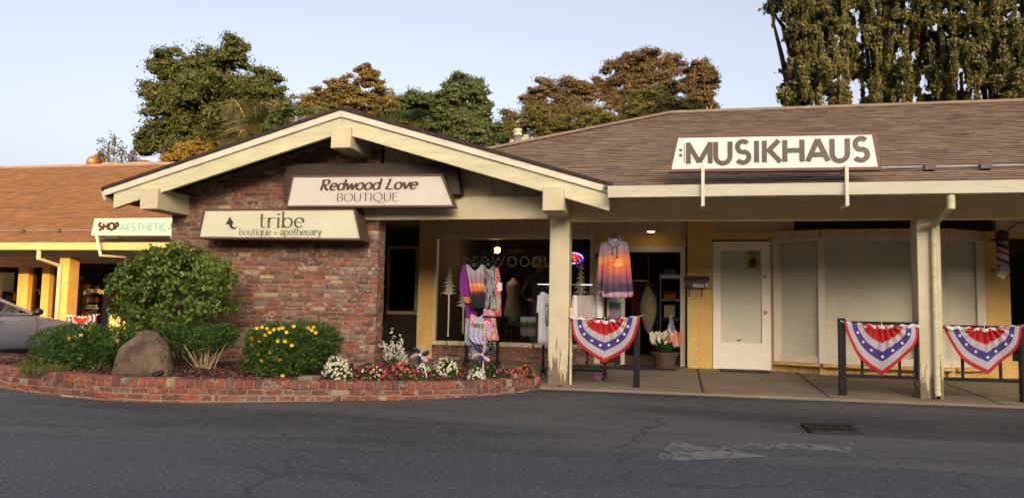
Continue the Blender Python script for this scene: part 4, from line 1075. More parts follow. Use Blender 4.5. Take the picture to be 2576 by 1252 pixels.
# ------------------------------------------------------------------ clothes
def print_mat(name, stops, h, streak=(1.2, 1, 9), amp=.12, nscale=3, glow=None):
    m, nt, b, N, L = newmat(name); v = coords(nt)
    z = mathn(nt, 'DIVIDE', sep(nt, v, 2), h)
    n1 = noise(nt, nscale, 5, .6, coords(nt, 'Object', streak))
    f = mathn(nt, 'ADD', z, mathn(nt, 'MULTIPLY', mathn(nt, 'SUBTRACT', n1, .5), amp*2))
    col_ = ramp(nt, f, stops)
    if glow:                                   # the printed sun and the glow round it
        gx_, gz_, gr_ = glow; dx = mathn(nt, 'SUBTRACT', sep(nt, v, 0), gx_); dz = mathn(nt, 'SUBTRACT', sep(nt, v, 2), gz_)
        dd = mathn(nt, 'SQRT', mathn(nt, 'ADD', mathn(nt, 'MULTIPLY', dx, dx), mathn(nt, 'MULTIPLY', mathn(nt, 'MULTIPLY', dz, dz), 1.6)))
        q = mathn(nt, 'ADD', mathn(nt, 'DIVIDE', dd, gr_), mathn(nt, 'MULTIPLY', mathn(nt, 'SUBTRACT', n1, .5), .9))
        col_ = mixc(nt, ramp(nt, q, [(.0,(1,1,1)),(.9,(0,0,0))]), col_, (.80,.17,.05)); col_ = mixc(nt, ramp(nt, q, [(.10,(1,1,1)),(.26,(0,0,0))]), col_, (.95,.60,.20))
    L(col_, b.inputs['Base Color']); b.inputs['Roughness'].default_value = .75; b.inputs['Specular IOR Level'].default_value = .25
    return m
def cell_mat(name, cols, scale=(14, 14, 9), flowers=None):
    m, nt, b, N, L = newmat(name)
    vo = N('ShaderNodeTexVoronoi'); vo.distance = 'CHEBYCHEV'; vo.inputs['Scale'].default_value = 1; vo.inputs['Randomness'].default_value = .55
    L(coords(nt, 'Object', scale), vo.inputs['Vector'])
    n = len(cols); c = ramp(nt, sep(nt, vo.outputs['Color'], 0), [(i/n, k) for i, k in enumerate(cols)], 'CONSTANT')
    if flowers:
        f = noise(nt, 45, 2, .5, coords(nt)); pick = mathn(nt, 'GREATER_THAN', sep(nt, vo.outputs['Color'], 1), .35)
        c = mixc(nt, mathn(nt, 'MULTIPLY', ramp(nt, f, [(.52, (0,0,0)), (.58, (1,1,1))]), pick), c, flowers)
    L(c, b.inputs['Base Color']); b.inputs['Roughness'].default_value = .8; return m
def noise_mat(name, stops, scale, stretch=(1,1,1), detail=5, dist=0):
    m, nt, b, N, L = newmat(name); L(ramp(nt, noise(nt, scale, detail, .6, coords(nt, 'Object', stretch), dist), stops), b.inputs['Base Color'])
    b.inputs['Roughness'].default_value = .75; b.inputs['Specular IOR Level'].default_value = .25; return m
def cloth(mb, rows, Y, fold=.012, nf=5, bulge=.035, thick=.03, nu=28, seed=0, scoop=None, sub=6, m=0):
    """hanging cloth with front and back: rows (py, px_left, px_right) from top to bottom"""
    rg = random.Random(seed); ph = rg.random()*6; pts = []
    for py, a, b_ in rows: pts.append((PY((a+b_)/2, py, Y).z, PY(a, py, Y).x, PY(b_, py, Y).x))
    R_ = []
    for i in range(len(pts)-1):
        for k in range(sub):
            t = k/sub; R_.append(tuple(lerp(pts[i][q], pts[i+1][q], t) for q in range(3)))
    R_.append(pts[-1]); n = len(R_); o = len(mb.v); W = nu+1
    for side in (0, 1):
        for i, (z, xl, xr_) in enumerate(R_):
            t = i/(n-1)
            for k in range(W):
                u = 2*k/nu-1; env = math.sqrt(max(0, 1-u*u))
                f = fold*(t**.8)*math.sin(nf*u*2.4+ph+.6*t)+fold*.4*(t**.6)*math.sin(nf*u*5.1+ph*2)
                zz = z
                if scoop and i < sub*2: zz -= scoop*max(0, 1-(u/.62)**2)*(1-i/(sub*2))
                if i == n-1: zz += .010*math.sin(nf*u*2.4+ph)+.012*u*u
                y = (Y-bulge*env-f) if side == 0 else (Y+thick*env-f*.5+.004)
                mb.v.append((lerp(xl, xr_, k/nu), y, zz))
    for side in (0, 1):
        b0 = o+side*n*W
        for i in range(n-1):
            for k in range(nu):
                a = b0+i*W+k; f = (a+W, a+W+1, a+1, a); mb.f.append(f if side == 0 else f[::-1]); mb.m.append(m)
    for i in range(n-1):
        a, c = o+i*W, o+n*W+i*W; mb.f.append((a, c, c+W, a+W)); mb.m.append(m)
        a, c = o+i*W+nu, o+n*W+i*W+nu; mb.f.append((a+W, c+W, c, a)); mb.m.append(m)
    for k in range(nu):
        a, c = o+(n-1)*W+k, o+n*W+(n-1)*W+k; mb.f.append((a, c, c+1, a+1)); mb.m.append(m)
def garment(name, label, cat, Y, rows, mat, sleeves=(), smat=None, hanger=None, group=None, **kw):
    bz_ = PY((rows[-1][1]+rows[-1][2])/2, rows[-1][0], Y); tz = PY((rows[0][1]+rows[0][2])/2, rows[0][0], Y)
    t = thing(name, (bz_.x, Y, bz_.z), label, cat, group)
    mb = MB(); cloth(mb, rows, Y, **kw); mb.build('body', mat, t, smooth=True)
    for i, s_ in enumerate(sleeves):
        mb = MB(); cloth(mb, s_, Y+.012, fold=.006, nf=3, bulge=.03, thick=.02, nu=12, seed=i); mb.build('sleeve', smat or mat, t, smooth=True)
    if hanger:
        hx, hy, w = hanger; c = PY(hx, hy, Y); s_ = mpp(hx, hy, Y)
        mb = MB(); zt_ = tz.z-.01
        mb.tube([(c.x-w*s_, Y, zt_-.012), (c.x, Y, zt_+.03), (c.x+w*s_, Y, zt_-.012)], .009, 6); mb.tube([(c.x,Y,zt_+.03),(c.x,Y,c.z),(c.x+.02,Y,c.z+.015),(c.x+.03,Y,c.z-.005)], .004, 6)
        mb.build('hanger', M['black_metal'], t)
    return t
SUNSET = [(.0,(.02,.02,.03)),(.20,(.03,.03,.045)),(.27,(.12,.05,.09)),(.34,(.55,.10,.05)),(.46,(.75,.22,.06)),(.50,(.85,.50,.18)),(.58,(.5,.22,.18)),(.66,(.42,.28,.33)),(.78,(.30,.26,.36)),(1,(.42,.42,.52))]
# grid display stand in front of the window
GY = 12.35
def display_stand():
    a, b_ = PY(1172, 900, GY), PY(1251, 900, GY); zt_ = PY(1210, 655, GY).z
    t = thing('display_stand', ((a.x+b_.x)/2, GY, wz(GY)), 'black wire grid stand with scroll top carrying bright dresses', 'clothes rack', 'clothes display racks')
    mb = MB()
    for x in (a.x, b_.x): mb.box(x-.02, GY-.02, wz(GY), x+.02, GY+.02, zt_)
    mb.box(a.x, GY-.02, zt_-.05, b_.x, GY+.02, zt_)
    mb.build('frame', M['black_metal'], t)
    mb = MB(); n = 6
    for i in range(1, n): x = lerp(a.x, b_.x, i/n); mb.tube([(x,GY,wz(GY)+.3),(x,GY,zt_-.05)], .005, 5)
    z = wz(GY)+.3
    while z < zt_: mb.tube([(a.x,GY,z),(b_.x,GY,z)], .005, 5); z += .1
    mb.build('grid', M['black_metal'], t)
    mb = MB(); cx = (a.x+b_.x)/2
    for s_ in (-1, 1):
        e = a.x if s_ < 0 else b_.x
        sp = []
        for i in range(26):
            th = i*.32; r_ = .07*(1-i/32); sp.append((e+s_*.0-s_*.05+s_*r_*math.cos(th), GY, zt_+.10+r_*math.sin(th)))
        mb.tube(sp, .008, 6); mb.tube([(e-s_*.02,GY,zt_+.05),(cx,GY,zt_+.26)], .008, 6)
        sp = [(cx+s_*(.07+.06*math.cos(.3*i)*(1-i/30)), GY, zt_+.09+.06*math.sin(.3*i)*(1-i/30)) for i in range(22)]
        mb.tube(sp, .008, 6)
    mb.build('scroll_top', M['black_metal'], t)
    for s_ in (-1, 1):
        mb = MB(); x = a.x if s_ < 0 else b_.x; mb.tube([(x,GY-.25,wz(GY-.25)+.01),(x,GY,wz(GY)+.22),(x,GY+.25,wz(GY)+.02)], .012, 6); mb.build('foot', M['black_metal'], t)
    for zz in (zt_-.10, PY(1210,782,GY).z):
        for x in (lerp(a.x,b_.x,.3), lerp(a.x,b_.x,.75)): mb = MB(); mb.tube([(x,GY,zz),(x,GY-.22,zz+.02)], .006, 6); mb.build('arm', M['chrome'], t)
display_stand()
hh = 1.0
M['purple'] = noise_mat('purple_cotton', [(.3,(.16,.02,.20)),(.7,(.24,.03,.28))], 6)
M['cuff'] = noise_mat('gold_cuff', [(.4,(.35,.08,.04)),(.6,(.55,.30,.10))], 40)
pt = garment('purple_tunic', 'purple tunic with gold trimmed cuff, leftmost on the wire stand', 'dress', GY-.05, [(668,1166,1176),(700,1160,1182),(745,1166,1190),(790,1172,1200),(812,1176,1198)], M['purple'], nu=14)
mb = MB(); cloth(mb, [(667,1163,1172),(700,1156,1176),(730,1156,1182),(747,1162,1186)], GY-.14, nu=12, nf=2); mb.build('sleeve', M['purple'], pt, smooth=True)
mb = MB(); cloth(mb, [(746,1163,1186),(762,1168,1190)], GY-.142, nu=12, nf=2); mb.build('cuff', M['cuff'], pt, smooth=True)
garment('sunset_blouse', 'sleeveless top printed with a sunset over dark land, on the wire stand', 'top', GY-.20, [(665,1170,1221),(690,1174,1218),(720,1180,1219),(760,1184,1222),(776,1178,1226)], print_mat('sunset_print', [(0,(.015,.015,.02)),(.34,(.02,.02,.028)),(.42,(.14,.05,.07)),(.47,(.55,.12,.05)),(.58,(.7,.22,.07)),(.62,(.8,.45,.2)),(.68,(.45,.2,.18)),(.8,(.30,.24,.32)),(1,(.42,.42,.5))], .62), scoop=.10, hanger=(1193,655,20), fold=.018)
garment('birch_top', 'grey and black top with a pale tree trunk print, on the wire stand', 'top', GY-.21, [(668,1214,1245),(700,1218,1243),(740,1220,1247),(778,1221,1252)], noise_mat('trunk_print', [(.38,(.02,.02,.025)),(.48,(.14,.13,.16)),(.55,(.5,.5,.52)),(.68,(.12,.12,.10))], 5, (7,7,1.2), 6, .6), scoop=.06, hanger=(1228,657,13), fold=.018, seed=4)
PATCH = [(.62,.05,.10),(.30,.36,.05),(.70,.22,.32),(.60,.04,.05),(.34,.40,.08),(.66,.10,.22)]
pd = garment('patchwork_dress', 'long pink and lime patchwork dress, rightmost on the wire stand', 'dress', GY-.13, [(672,1242,1254),(690,1244,1258),(740,1243,1260),(796,1238,1262)], cell_mat('patchwork_print', PATCH, (11,11,8), (.72,.55,.62)), scoop=.0, hanger=(1240,660,12), nu=16, seed=5)
mb = MB(); c = PY(1258, 720, GY-.2); mb.box(c.x-.04, GY-.205, c.z-.07, c.x+.035, GY-.20, c.z+.06); mb.build('price_tag', M['white'], pd)
garment('happy_top', 'pastel tie-dye top lettered happy, on the lower arm of the wire stand', 'top', GY-.23, [(790,1184,1222),(810,1180,1224),(850,1178,1228),(860,1188,1226),(866,1200,1222)], noise_mat('tie_dye_print', [(.30,(.62,.60,.22)),(.42,(.30,.36,.58)),(.5,(.42,.40,.58)),(.58,(.68,.32,.34)),(.7,(.66,.52,.25))], 4, (1.5,1.5,1), 2, .8), scoop=.05, hanger=(1204,784,16), fold=.02, seed=6)
ht = [o for o in COL.objects if o.name == 'happy_top'][0]
zb = PY(1200,822,GY-.28).z
stroke_text('lettering', 'happy', PY(1186,820,GY-.28).x, PY(1218,820,GY-.28).x, zb, PY(1200,814,GY-.28).z-zb, GY-.285, M['black'], ht, thin=.12, thick=.2, shear=.2)
garment('patchwork_skirt', 'short pink patchwork skirt with black waistband, on the wire stand', 'skirt', GY-.24, [(798,1216,1246),(803,1215,1247),(830,1208,1250),(856,1205,1256)], cell_mat('skirt_print', [(.62,.08,.16),(.40,.22,.50),(.66,.20,.30),(.30,.36,.06),(.60,.05,.08)], (15,15,9), (.72,.6,.66)), fold=.022, seed=7)
sk = [o for o in COL.objects if o.name == 'patchwork_skirt'][0]
mb = MB(); cloth(mb, [(794,1212,1250),(800,1213,1249)], GY-.245, nu=14); mb.build('waistband', M['black'], sk)
garment('pink_tank', 'pink flower print tank top above the patchwork skirt', 'top', GY-.19, [(774,1216,1240),(795,1216,1246)], cell_mat('tank_print', [(.66,.20,.34),(.62,.12,.22),(.40,.24,.5)], (18,18,14), (.75,.66,.7)), nu=14, seed=8)
garment('blue_print_dress', 'blue and white paisley dress hanging low behind the happy top', 'dress', GY-.12, [(800,1170,1186),(830,1169,1190),(868,1168,1188)], noise_mat('paisley_print', [(.42,(.07,.12,.30)),(.5,(.5,.52,.55)),(.58,(.16,.26,.42)),(.7,(.5,.48,.2))], 26, (1,1,1), 3, 1), nu=14, seed=9)
garment('grey_skirt', 'grey blue patterned skirt showing below the bright tops on the wire stand', 'skirt', GY-.06, [(856,1178,1230),(905,1180,1229)], noise_mat('grey_print', [(.42,(.06,.07,.10)),(.55,(.26,.28,.33))], 26, (1,1,1), 3, 1), nu=18, seed=10)

# rolling garment rail behind the near post
QY = 11.55
def rolling_rack():
    a, b_ = PY(1353, 715, QY), PY(1524, 717, QY); z = a.z; zb = PY(1524, 936, QY).z
    t = thing('garment_rail', ((a.x+b_.x)/2, QY, wz(QY)), 'rolling chrome garment rail on black castors behind the near post', 'clothes rack', 'clothes display racks')
    mb = MB(); mb.tube([(a.x,QY,z),(b_.x-.2,QY,z)], .016, 10); mb.build('rail', M['chrome'], t)
    for x in (a.x+.1, b_.x):
        mb = MB(); mb.tube([(x,QY,wz(QY)+.06),(x,QY,z-.02 if x < b_.x else z)], .020, 8); mb.build('upright', M['black_metal'], t)
        mb = MB(); mb.tube([(x,QY-.2,wz(QY)+.10),(x,QY+.2,wz(QY)+.10)], .018, 8); mb.build('foot', M['black_metal'], t)
        for y in (-.19, .19):
            mb = MB(); mb.tube([(x-.012,QY+y,wz(QY+y)+.035),(x+.012,QY+y,wz(QY+y)+.035)], .035, 12); mb.box(x-.008,QY+y-.01,wz(QY)+.05,x+.008,QY+y+.01,wz(QY)+.10); mb.build('castor', M['black'], t)
    mb = MB(); 
    for y in (-.03, .03): mb.tube([(a.x+.1,QY+y,wz(QY)+.12),(b_.x,QY+y,wz(QY)+.12)], .014, 8)
    mb.build('bottom_bar', M['black_metal'], t)
rolling_rack()
M['tee_white'] = noise_mat('white_cotton', [(.3,(.64,.63,.64)),(.7,(.72,.71,.71))], 5)
M['tee_grey'] = noise_mat('grey_cotton', [(.3,(.36,.34,.33)),(.7,(.44,.42,.40))], 5)
M['tee_tan'] = noise_mat('tan_cotton', [(.3,(.36,.30,.23)),(.7,(.42,.36,.28))], 5)
wt = garment('white_t_shirt', 'white t-shirt with dark forest photo print at the rail end left of the near post', 't-shirt', QY-.10, [(734,1360,1408),(752,1354,1412),(790,1354,1412),(866,1352,1412)], M['tee_white'], sleeves=[[(742,1352,1364),(775,1350,1362),(786,1349,1362)]], hanger=(1382,720,20), scoop=.04, fold=.014)
mb = MB(); cloth(mb, [(764,1371,1398),(820,1371,1398)], QY-.145, fold=.003, bulge=.004, thick=-.002, nu=10); mb.build('print', noise_mat('forest_print', [(.42,(.02,.02,.02)),(.5,(.22,.22,.22)),(.62,(.6,.6,.6))], 7, (6,6,1), 5), wt, smooth=True)
tees = [(1446, 'tee_white', 'white t-shirt hanging just right of the near post', 0), (1458, 'tee_grey', 'second t-shirt right of the near post, pale grey', 1), (1468, 'tee_tan', 'tan t-shirt between two pale grey ones on the rail', 2),
        (1479, 'tee_grey', 'grey t-shirt with hanging sleeve in the middle of the rail', 3), (1489, 'tee_grey', 'grey t-shirt just left of the hanging hoodie', 4), (1508, 'tee_white', 'white t-shirt low behind the hoodie hem', 5), (1520, 'tee_tan', 'cream t-shirt with pointed hem below the hoodie', 6)]
for px_, mk, lb, i in tees:
    garment('t_shirt', lb, 't-shirt', QY-.02+.016*i, [(742,px_-5,px_+5),(756,px_-8,px_+9),(800,px_-9,px_+9),(838+3*(i % 3),px_-8,px_+10)], M[mk], sleeves=[[(748,px_+3,px_+10),(770,px_+5,px_+13),(782+2*i,px_+6,px_+14)]], hanger=(px_,722,6), group='plain t-shirts on the rail', nu=12, seed=20+i, fold=.012, bulge=.05)
# hoodie hung from the porch beam
HY = 11.25
hz0, hz1 = PY(1547,748,HY).z, PY(1547,598,HY).z; hH = hz1-hz0
hoodm = print_mat('hoodie_print', [(0,(.42,.24,.33)),(.085,(.42,.24,.33)),(.10,(.05,.035,.06)),(.22,(.08,.05,.09)),(.30,(.22,.09,.14)),(.42,(.42,.13,.13)),(.54,(.55,.16,.10)),(.60,(.80,.36,.08)),(.66,(.70,.28,.12)),(.72,(.42,.24,.25)),(.80,(.40,.26,.30)),(.88,(.33,.28,.36)),(1,(.28,.27,.36))], hH, (1.6,1,6), .16, 4, (.05,(PY(1562,664,HY).z-hz0),.26))
hd_ = garment('sunset_hoodie', 'long sunset printed hoodie hanging from the porch beam', 'hoodie', HY, [(607,1520,1572),(622,1515,1576),(660,1517,1574),(700,1516,1576),(738,1513,1579),(748,1515,1578)], hoodm, hanger=(1546,583,24), fold=.014, seed=31, bulge=.06, thick=.05)
mb = MB(); cloth(mb, [(609,1512,1526),(640,1506,1522),(680,1503,1517),(715,1502,1513),(738,1503,1512)], HY+.03, nu=10, nf=2, fold=.008); mb.build('sleeve', hoodm, hd_, smooth=True)
mb = MB(); cloth(mb, [(609,1567,1579),(640,1570,1584),(690,1576,1589),(735,1580,1593),(746,1580,1592)], HY+.03, nu=10, nf=2, fold=.008); mb.build('sleeve', hoodm, hd_, smooth=True)
mb = MB(); c = PY(1547, 606, HY); s_ = mpp(1547, 606, HY)
for sgn in (-1, 1):
    mb.tube([(c.x+sgn*2*s_,HY-.10,c.z-16*s_),(c.x+sgn*12*s_,HY-.07,c.z-3*s_),(c.x+sgn*14*s_,HY-.02,c.z+7*s_),(c.x+sgn*8*s_,HY+.04,c.z+10*s_),(c.x,HY+.07,c.z+8*s_)], [.02,.035,.04,.035,.03], 8)
mb.build('hood', hoodm, hd_, smooth=True)
mb = MB(); mb.add([(c.x-9*s_,HY-.02,c.z+4*s_),(c.x,HY-.075,c.z-10*s_),(c.x+9*s_,HY-.02,c.z+4*s_),(c.x,HY+.05,c.z+8*s_)], [(0,1,2,3)]); mb.build('lining', M['white'], hd_)
mb = MB()
for dx, z_ in ((-5, 640), (6, 648)): mb.tube([(c.x+dx*s_,HY-.09,c.z-12*s_),(c.x+dx*1.1*s_,HY-.085,PY(1547,z_,HY).z)], .006, 6); mb.ball((c.x+dx*1.1*s_,HY-.085,PY(1547,z_,HY).z), .014)
mb.build('drawstring', M['black'], hd_)
mb = MB(); q = PY(1546, 575, HY); mb.tube([(q.x,HY,2.7),(q.x,HY,PY(1546,584,HY).z+.01)], .004, 6); mb.build('hanging_cord', M['chrome'], hd_)

# ------------------------------------------------------------------ small things around the doors
def mailbox():
    Y = WY-.18; a, b_ = PY(1722,731,Y), PY(1782,726,Y); z1, z0 = PY(1750,697,Y).z, PY(1750,724,Y).z
    t = thing('mailbox', ((a.x+b_.x)/2, Y, z0), 'brown wall mailbox numbered 14440 with a sloped lid beside the white door', 'mailbox')
    mm_ = paint('mailbox_brown', (.10,.045,.028), .45, .2, 9, .1)
    mb = MB(); mb.prism([(Y,z0),(Y-.12,z0+.01),(Y-.13,z1-.05),(Y,z1)], a.x, b_.x, 'X'); mb.build('box', mm_, t, bevel=.006)
    mb = MB(); mb.prism([(Y,z1+.02),(Y,z1+.0),(Y-.145,z1-.065),(Y-.15,z1-.03)], a.x-.012, b_.x+.012, 'X'); mb.build('lid', paint('mailbox_lid', (.05,.025,.018), .4, .2, 9, .1), t)
    for f in (.2, .72):
        x = lerp(a.x, b_.x, f); mb = MB(); mb.tube([(x,Y-.06,z0),(x,Y-.08,z0-.13),(x,Y-.11,z0-.145),(x,Y-.13,z0-.12)], .009, 6); mb.build('hook', mm_, t)
    mb = MB(); c0, c1 = PY(1743,722,Y-.14), PY(1770,714,Y-.14); mb.box(c0.x, Y-.1345, c0.z, c1.x, Y-.13, c1.z); c2, c3 = PY(1774,723,Y-.14), PY(1781,712,Y-.14); mb.box(c2.x, Y-.1345, c2.z, c3.x, Y-.13, c3.z); mb.build('number_plate', M['white'], t)
    text_into('number', '14440', c0.x+.006, c1.x-.006, c0.z+.006, c1.z-.006, Y-.135, M['black'], t, shear=.2, extrude=.001)
    text_into('number', '6', c2.x+.008, c3.x-.008, c2.z+.008, c3.z-.008, Y-.135, M['black'], t, offset=.02, extrude=.001)
mailbox()
def poster():
    Y = WY-.152; a, b_ = PY(1880,673,Y), PY(1908,632,Y)
    t = thing('window_notice', (a.x, Y, a.z), 'yellow notice with a dark guard figure stuck on the white door glass', 'notice')
    mb = MB(); mb.box(a.x, Y, a.z, b_.x, Y+.004, b_.z); mb.build('sheet', plain('notice_yellow', (.40,.33,.04), .4), t)
    mb = MB(); w_, h_ = b_.x-a.x, b_.z-a.z
    mb.prism([(a.x+w_*.2,a.z+h_*.06),(a.x+w_*.75,a.z+h_*.06),(a.x+w_*.8,a.z+h_*.4),(a.x+w_*.72,a.z+h_*.66),(a.x+w_*.4,a.z+h_*.62),(a.x+w_*.15,a.z+h_*.4)], Y-.002, Y, 'Y'); mb.build('figure', M['lettering_dark'], t)
    mb = MB()
    for k, z in enumerate((.80, .89)): 
        for q in range(5): mb.box(a.x+w_*(.1+q*.165), Y-.002, a.z+h_*z, a.x+w_*(.1+q*.165+.12), Y, a.z+h_*(z+.055))
    mb.build('print_lines', M['lettering_dark'], t)
poster()
mb = MB(); c = PZ(1877, 935, wz(13.1)); Ym = 13.08
mb.box(PY(1812,930,Ym).x, Ym-.10, wz(Ym)+.004, PY(1936,930,Ym).x, Ym+.25, wz(Ym)+.03)
tag(mb.build('doormat', paint('worn_mat', (.06,.045,.02), .9, .5, 14, .6)), 'dark worn doormat in front of the white door', 'doormat')
mb = MB(); Ym = 13.25; a = PY(1560, 915, Ym); mb.box(a.x, Ym-.3, wz(Ym)-.002, a.x+.9, Ym+.35, wz(Ym)+.018)
tag(mb.build('doormat', paint('dark_mat', (.02,.018,.015), .95, .4, 14, .5)), 'flat dark mat inside the open shop entry', 'doormat')
def flower_pot():
    Y = 13.2; c = PY(1672, 922, Y); s_ = mpp(1672, 900, Y); z0 = wz(Y)
    t = thing('flower_pot', (c.x, Y, z0), 'brown clay pot of white and orange silk lilies by the shop entry', 'flower pot')
    pm = paint('clay_pot', (.085,.05,.03), .7, .3, 6, .2); H_ = 40*s_
    mb = MB(); mb.lathe((c.x,Y,z0), [(.24,0),(.25,.015),(.25,.03),(.18,.035)], 20); mb.build('saucer', pm, t)
    mb = MB(); mb.lathe((c.x,Y,z0+.03), [(.165,0),(.21,H_*.75),(.235,H_*.76),(.24,H_-.02),(.21,H_-.015),(.2,H_-.06)], 20); mb.build('pot', pm, t, smooth=False)
    V = []; top = z0+H_
    for i in range(130):
        a_ = random.uniform(0, 6.28); r_ = random.uniform(0,.19); b0 = Vector((c.x+r_*math.cos(a_)*.6, Y+r_*math.sin(a_)*.6, top-.02)); tip = Vector((c.x+r_*1.5*math.cos(a_), Y+r_*1.5*math.sin(a_), top+random.uniform(.12,.28)))
        n = Vector((math.cos(a_+1.5), math.sin(a_+1.5), 0))*.018; m_ = b0.lerp(tip, .55); V.append([b0, m_-n, tip, m_+n])
    np_quads('leaves', V, leafmat('lily_leaf', (.02,.06,.015), (.04,.10,.02), (.06,.13,.03)), t)
    for nm, mt, cnt, x0, x1, in (('white_blossoms', plain('lily_white', (.62,.60,.48), .7), 46, -.22, .12), ('orange_blossoms', islands('lily_orange', [(0,(.6,.14,.03)),(1,(.62,.30,.12))]), 16, .08, .26)):
        V = []
        for i in range(cnt):
            p = Vector((c.x+random.uniform(x0,x1), Y+random.uniform(-.2,.1), top+random.uniform(.16,.34)))
            for k in range(5):
                a_ = k*1.257+random.random()*.3; d = Vector((math.cos(a_), random.uniform(-.7,-.2), math.sin(a_))); n = d.cross(Vector((0,1,0))).normalized()*.014; V.append([p, p+d*.025-n, p+d*.048, p+d*.025+n])
        np_quads(nm, V, mt, t)
    return c, top
c, top = flower_pot()
M['flag'] = None
def flag_mat():
    m, nt, b, N, L = newmat('flag_cloth'); uv = coords(nt, 'UV'); u, v = sep(nt, uv, 0), sep(nt, uv, 1)
    st = mathn(nt, 'LESS_THAN', mathn(nt, 'FRACT', mathn(nt, 'MULTIPLY', v, 6.5)), .5)
    c_ = mixc(nt, st, (.70,.66,.62), (.50,.03,.04))
    can = mathn(nt, 'MULTIPLY', mathn(nt, 'LESS_THAN', u, .42), mathn(nt, 'GREATER_THAN', v, .46))
    vo = N('ShaderNodeTexVoronoi'); vo.inputs['Scale'].default_value = 16; vo.inputs['Randomness'].default_value = .2; L(uv, vo.inputs['Vector'])
    star = mathn(nt, 'LESS_THAN', vo.outputs['Distance'], .3)
    cc = mixc(nt, star, (.02,.025,.12), (.65,.65,.65)); c_ = mixc(nt, can, c_, cc)
    L(c_, b.inputs['Base Color']); b.inputs['Roughness'].default_value = .8; return m
def uv_grid(name, fn, nu, nv, mat, parent, thick=.003):
    v = [fn(i/nu, k/nv) for k in range(nv+1) for i in range(nu+1)]; f = []
    for k in range(nv):
        for i in range(nu): a = k*(nu+1)+i; f.append((a, a+1, a+nu+2, a+nu+1))
    o = mesh_obj(name, v, f, mat, parent, True); me = o.data; ul = me.uv_layers.new(name='uv')
    for p in me.polygons:
        for li in p.loop_indices:
            vi = me.loops[li].vertex_index; ul.data[li].uv = ((vi % (nu+1))/nu, (vi//(nu+1))/nv)
    if thick: s_ = o.modifiers.new('thick', 'SOLIDIFY'); s_.thickness = thick
    return o
def us_flag():
    Y = 13.08; a, b_ = PY(1688,793,Y), PY(1674,850,Y)
    t = thing('small_flag', b_, 'small american flag on a thin stick planted in the lily pot', 'flag')
    mb = MB(); mb.tube([b_, a], .006, 6); mb.ball(a, .012, n=8); mb.build('stick', M['cream'], t)
    e = PY(1711, 868, Y)
    def fn(u, v):
        top_ = lerp(PY(1688,797,Y), PY(1711,866,Y), u); bot_ = lerp(PY(1679,830,Y), PY(1696,874,Y), u)
        p = lerp(bot_, top_, v); return (p.x+.012*math.sin(v*7+u*4), Y-.02-.03*math.sin(v*6+u*5)*u, p.z)
    M['flag'] = flag_mat(); uv_grid('cloth', fn, 18, 10, M['flag'], t)
us_flag()
def barber_pole():
    Y = 13.05; c = PY(2524, 700, Y); z0, z1 = PY(2524,700,Y).z, PY(2524,578,Y).z; r_ = 13.5*mpp(2524,650,Y); H_ = z1-z0
    t = thing('barber_pole', (c.x, Y, z0), 'striped barber pole with metal caps on the yellow pier at right', 'barber pole')
    m, nt, b, N, L = newmat('barber_stripes'); v = coords(nt)
    ang = mathn(nt, 'ARCTAN2', sep(nt, v, 1), sep(nt, v, 0))
    f = mathn(nt, 'FRACT', mathn(nt, 'ADD', mathn(nt, 'MULTIPLY', sep(nt, v, 2), 4.4), mathn(nt, 'DIVIDE', ang, 6.2832)))
    L(ramp(nt, f, [(0,(.45,.40,.40)),(.3,(.30,.04,.05)),(.5,(.45,.40,.40)),(.75,(.035,.04,.11))], 'CONSTANT'), b.inputs['Base Color']); b.inputs['Roughness'].default_value = .15
    mb = MB(); mb.lathe((c.x,Y,z0+H_*.24), [(r_,0),(r_,H_*.52)], 24); mb.build('striped_cylinder', m, t, smooth=True)
    mb = MB(); mb.lathe((c.x,Y,z0), [(r_*.3,0),(r_*.9,.03),(r_*1.15,H_*.09),(r_*1.15,H_*.12),(r_*1.3,H_*.13),(r_*1.3,H_*.16),(r_*1.1,H_*.17),(r_*1.1,H_*.21),(r_*1.25,H_*.22),(r_*1.25,H_*.24)], 24); mb.build('lower_cap', M['chrome'], t)
    mb = MB(); mb.lathe((c.x,Y,z0+H_*.76), [(r_*1.25,0),(r_*1.25,H_*.04),(r_*1.05,H_*.05),(r_*1.05,H_*.12),(r_*1.2,H_*.13),(r_*.9,H_*.2),(r_*.3,H_*.24)], 24); mb.build('upper_cap', M['darkwood'], t)
    mb = MB(); mb.box(c.x-.03, Y, z0+H_*.15, c.x+.03, WY-.16, z0+H_*.22); mb.box(c.x-.03, Y, z0+H_*.80, c.x+.03, WY-.16, z0+H_*.86); mb.build('bracket', M['grey_metal'], t)
    mb = MB(); a = PY(2534, 595, Y); mb.tube([(a.x,Y+.1,z1-.05),(a.x+.2,Y+.15,z1+.12),(a.x+.6,Y+.2,z1+.16)], .01, 6); mb.build('cable', M['black'], t)
barber_pole()

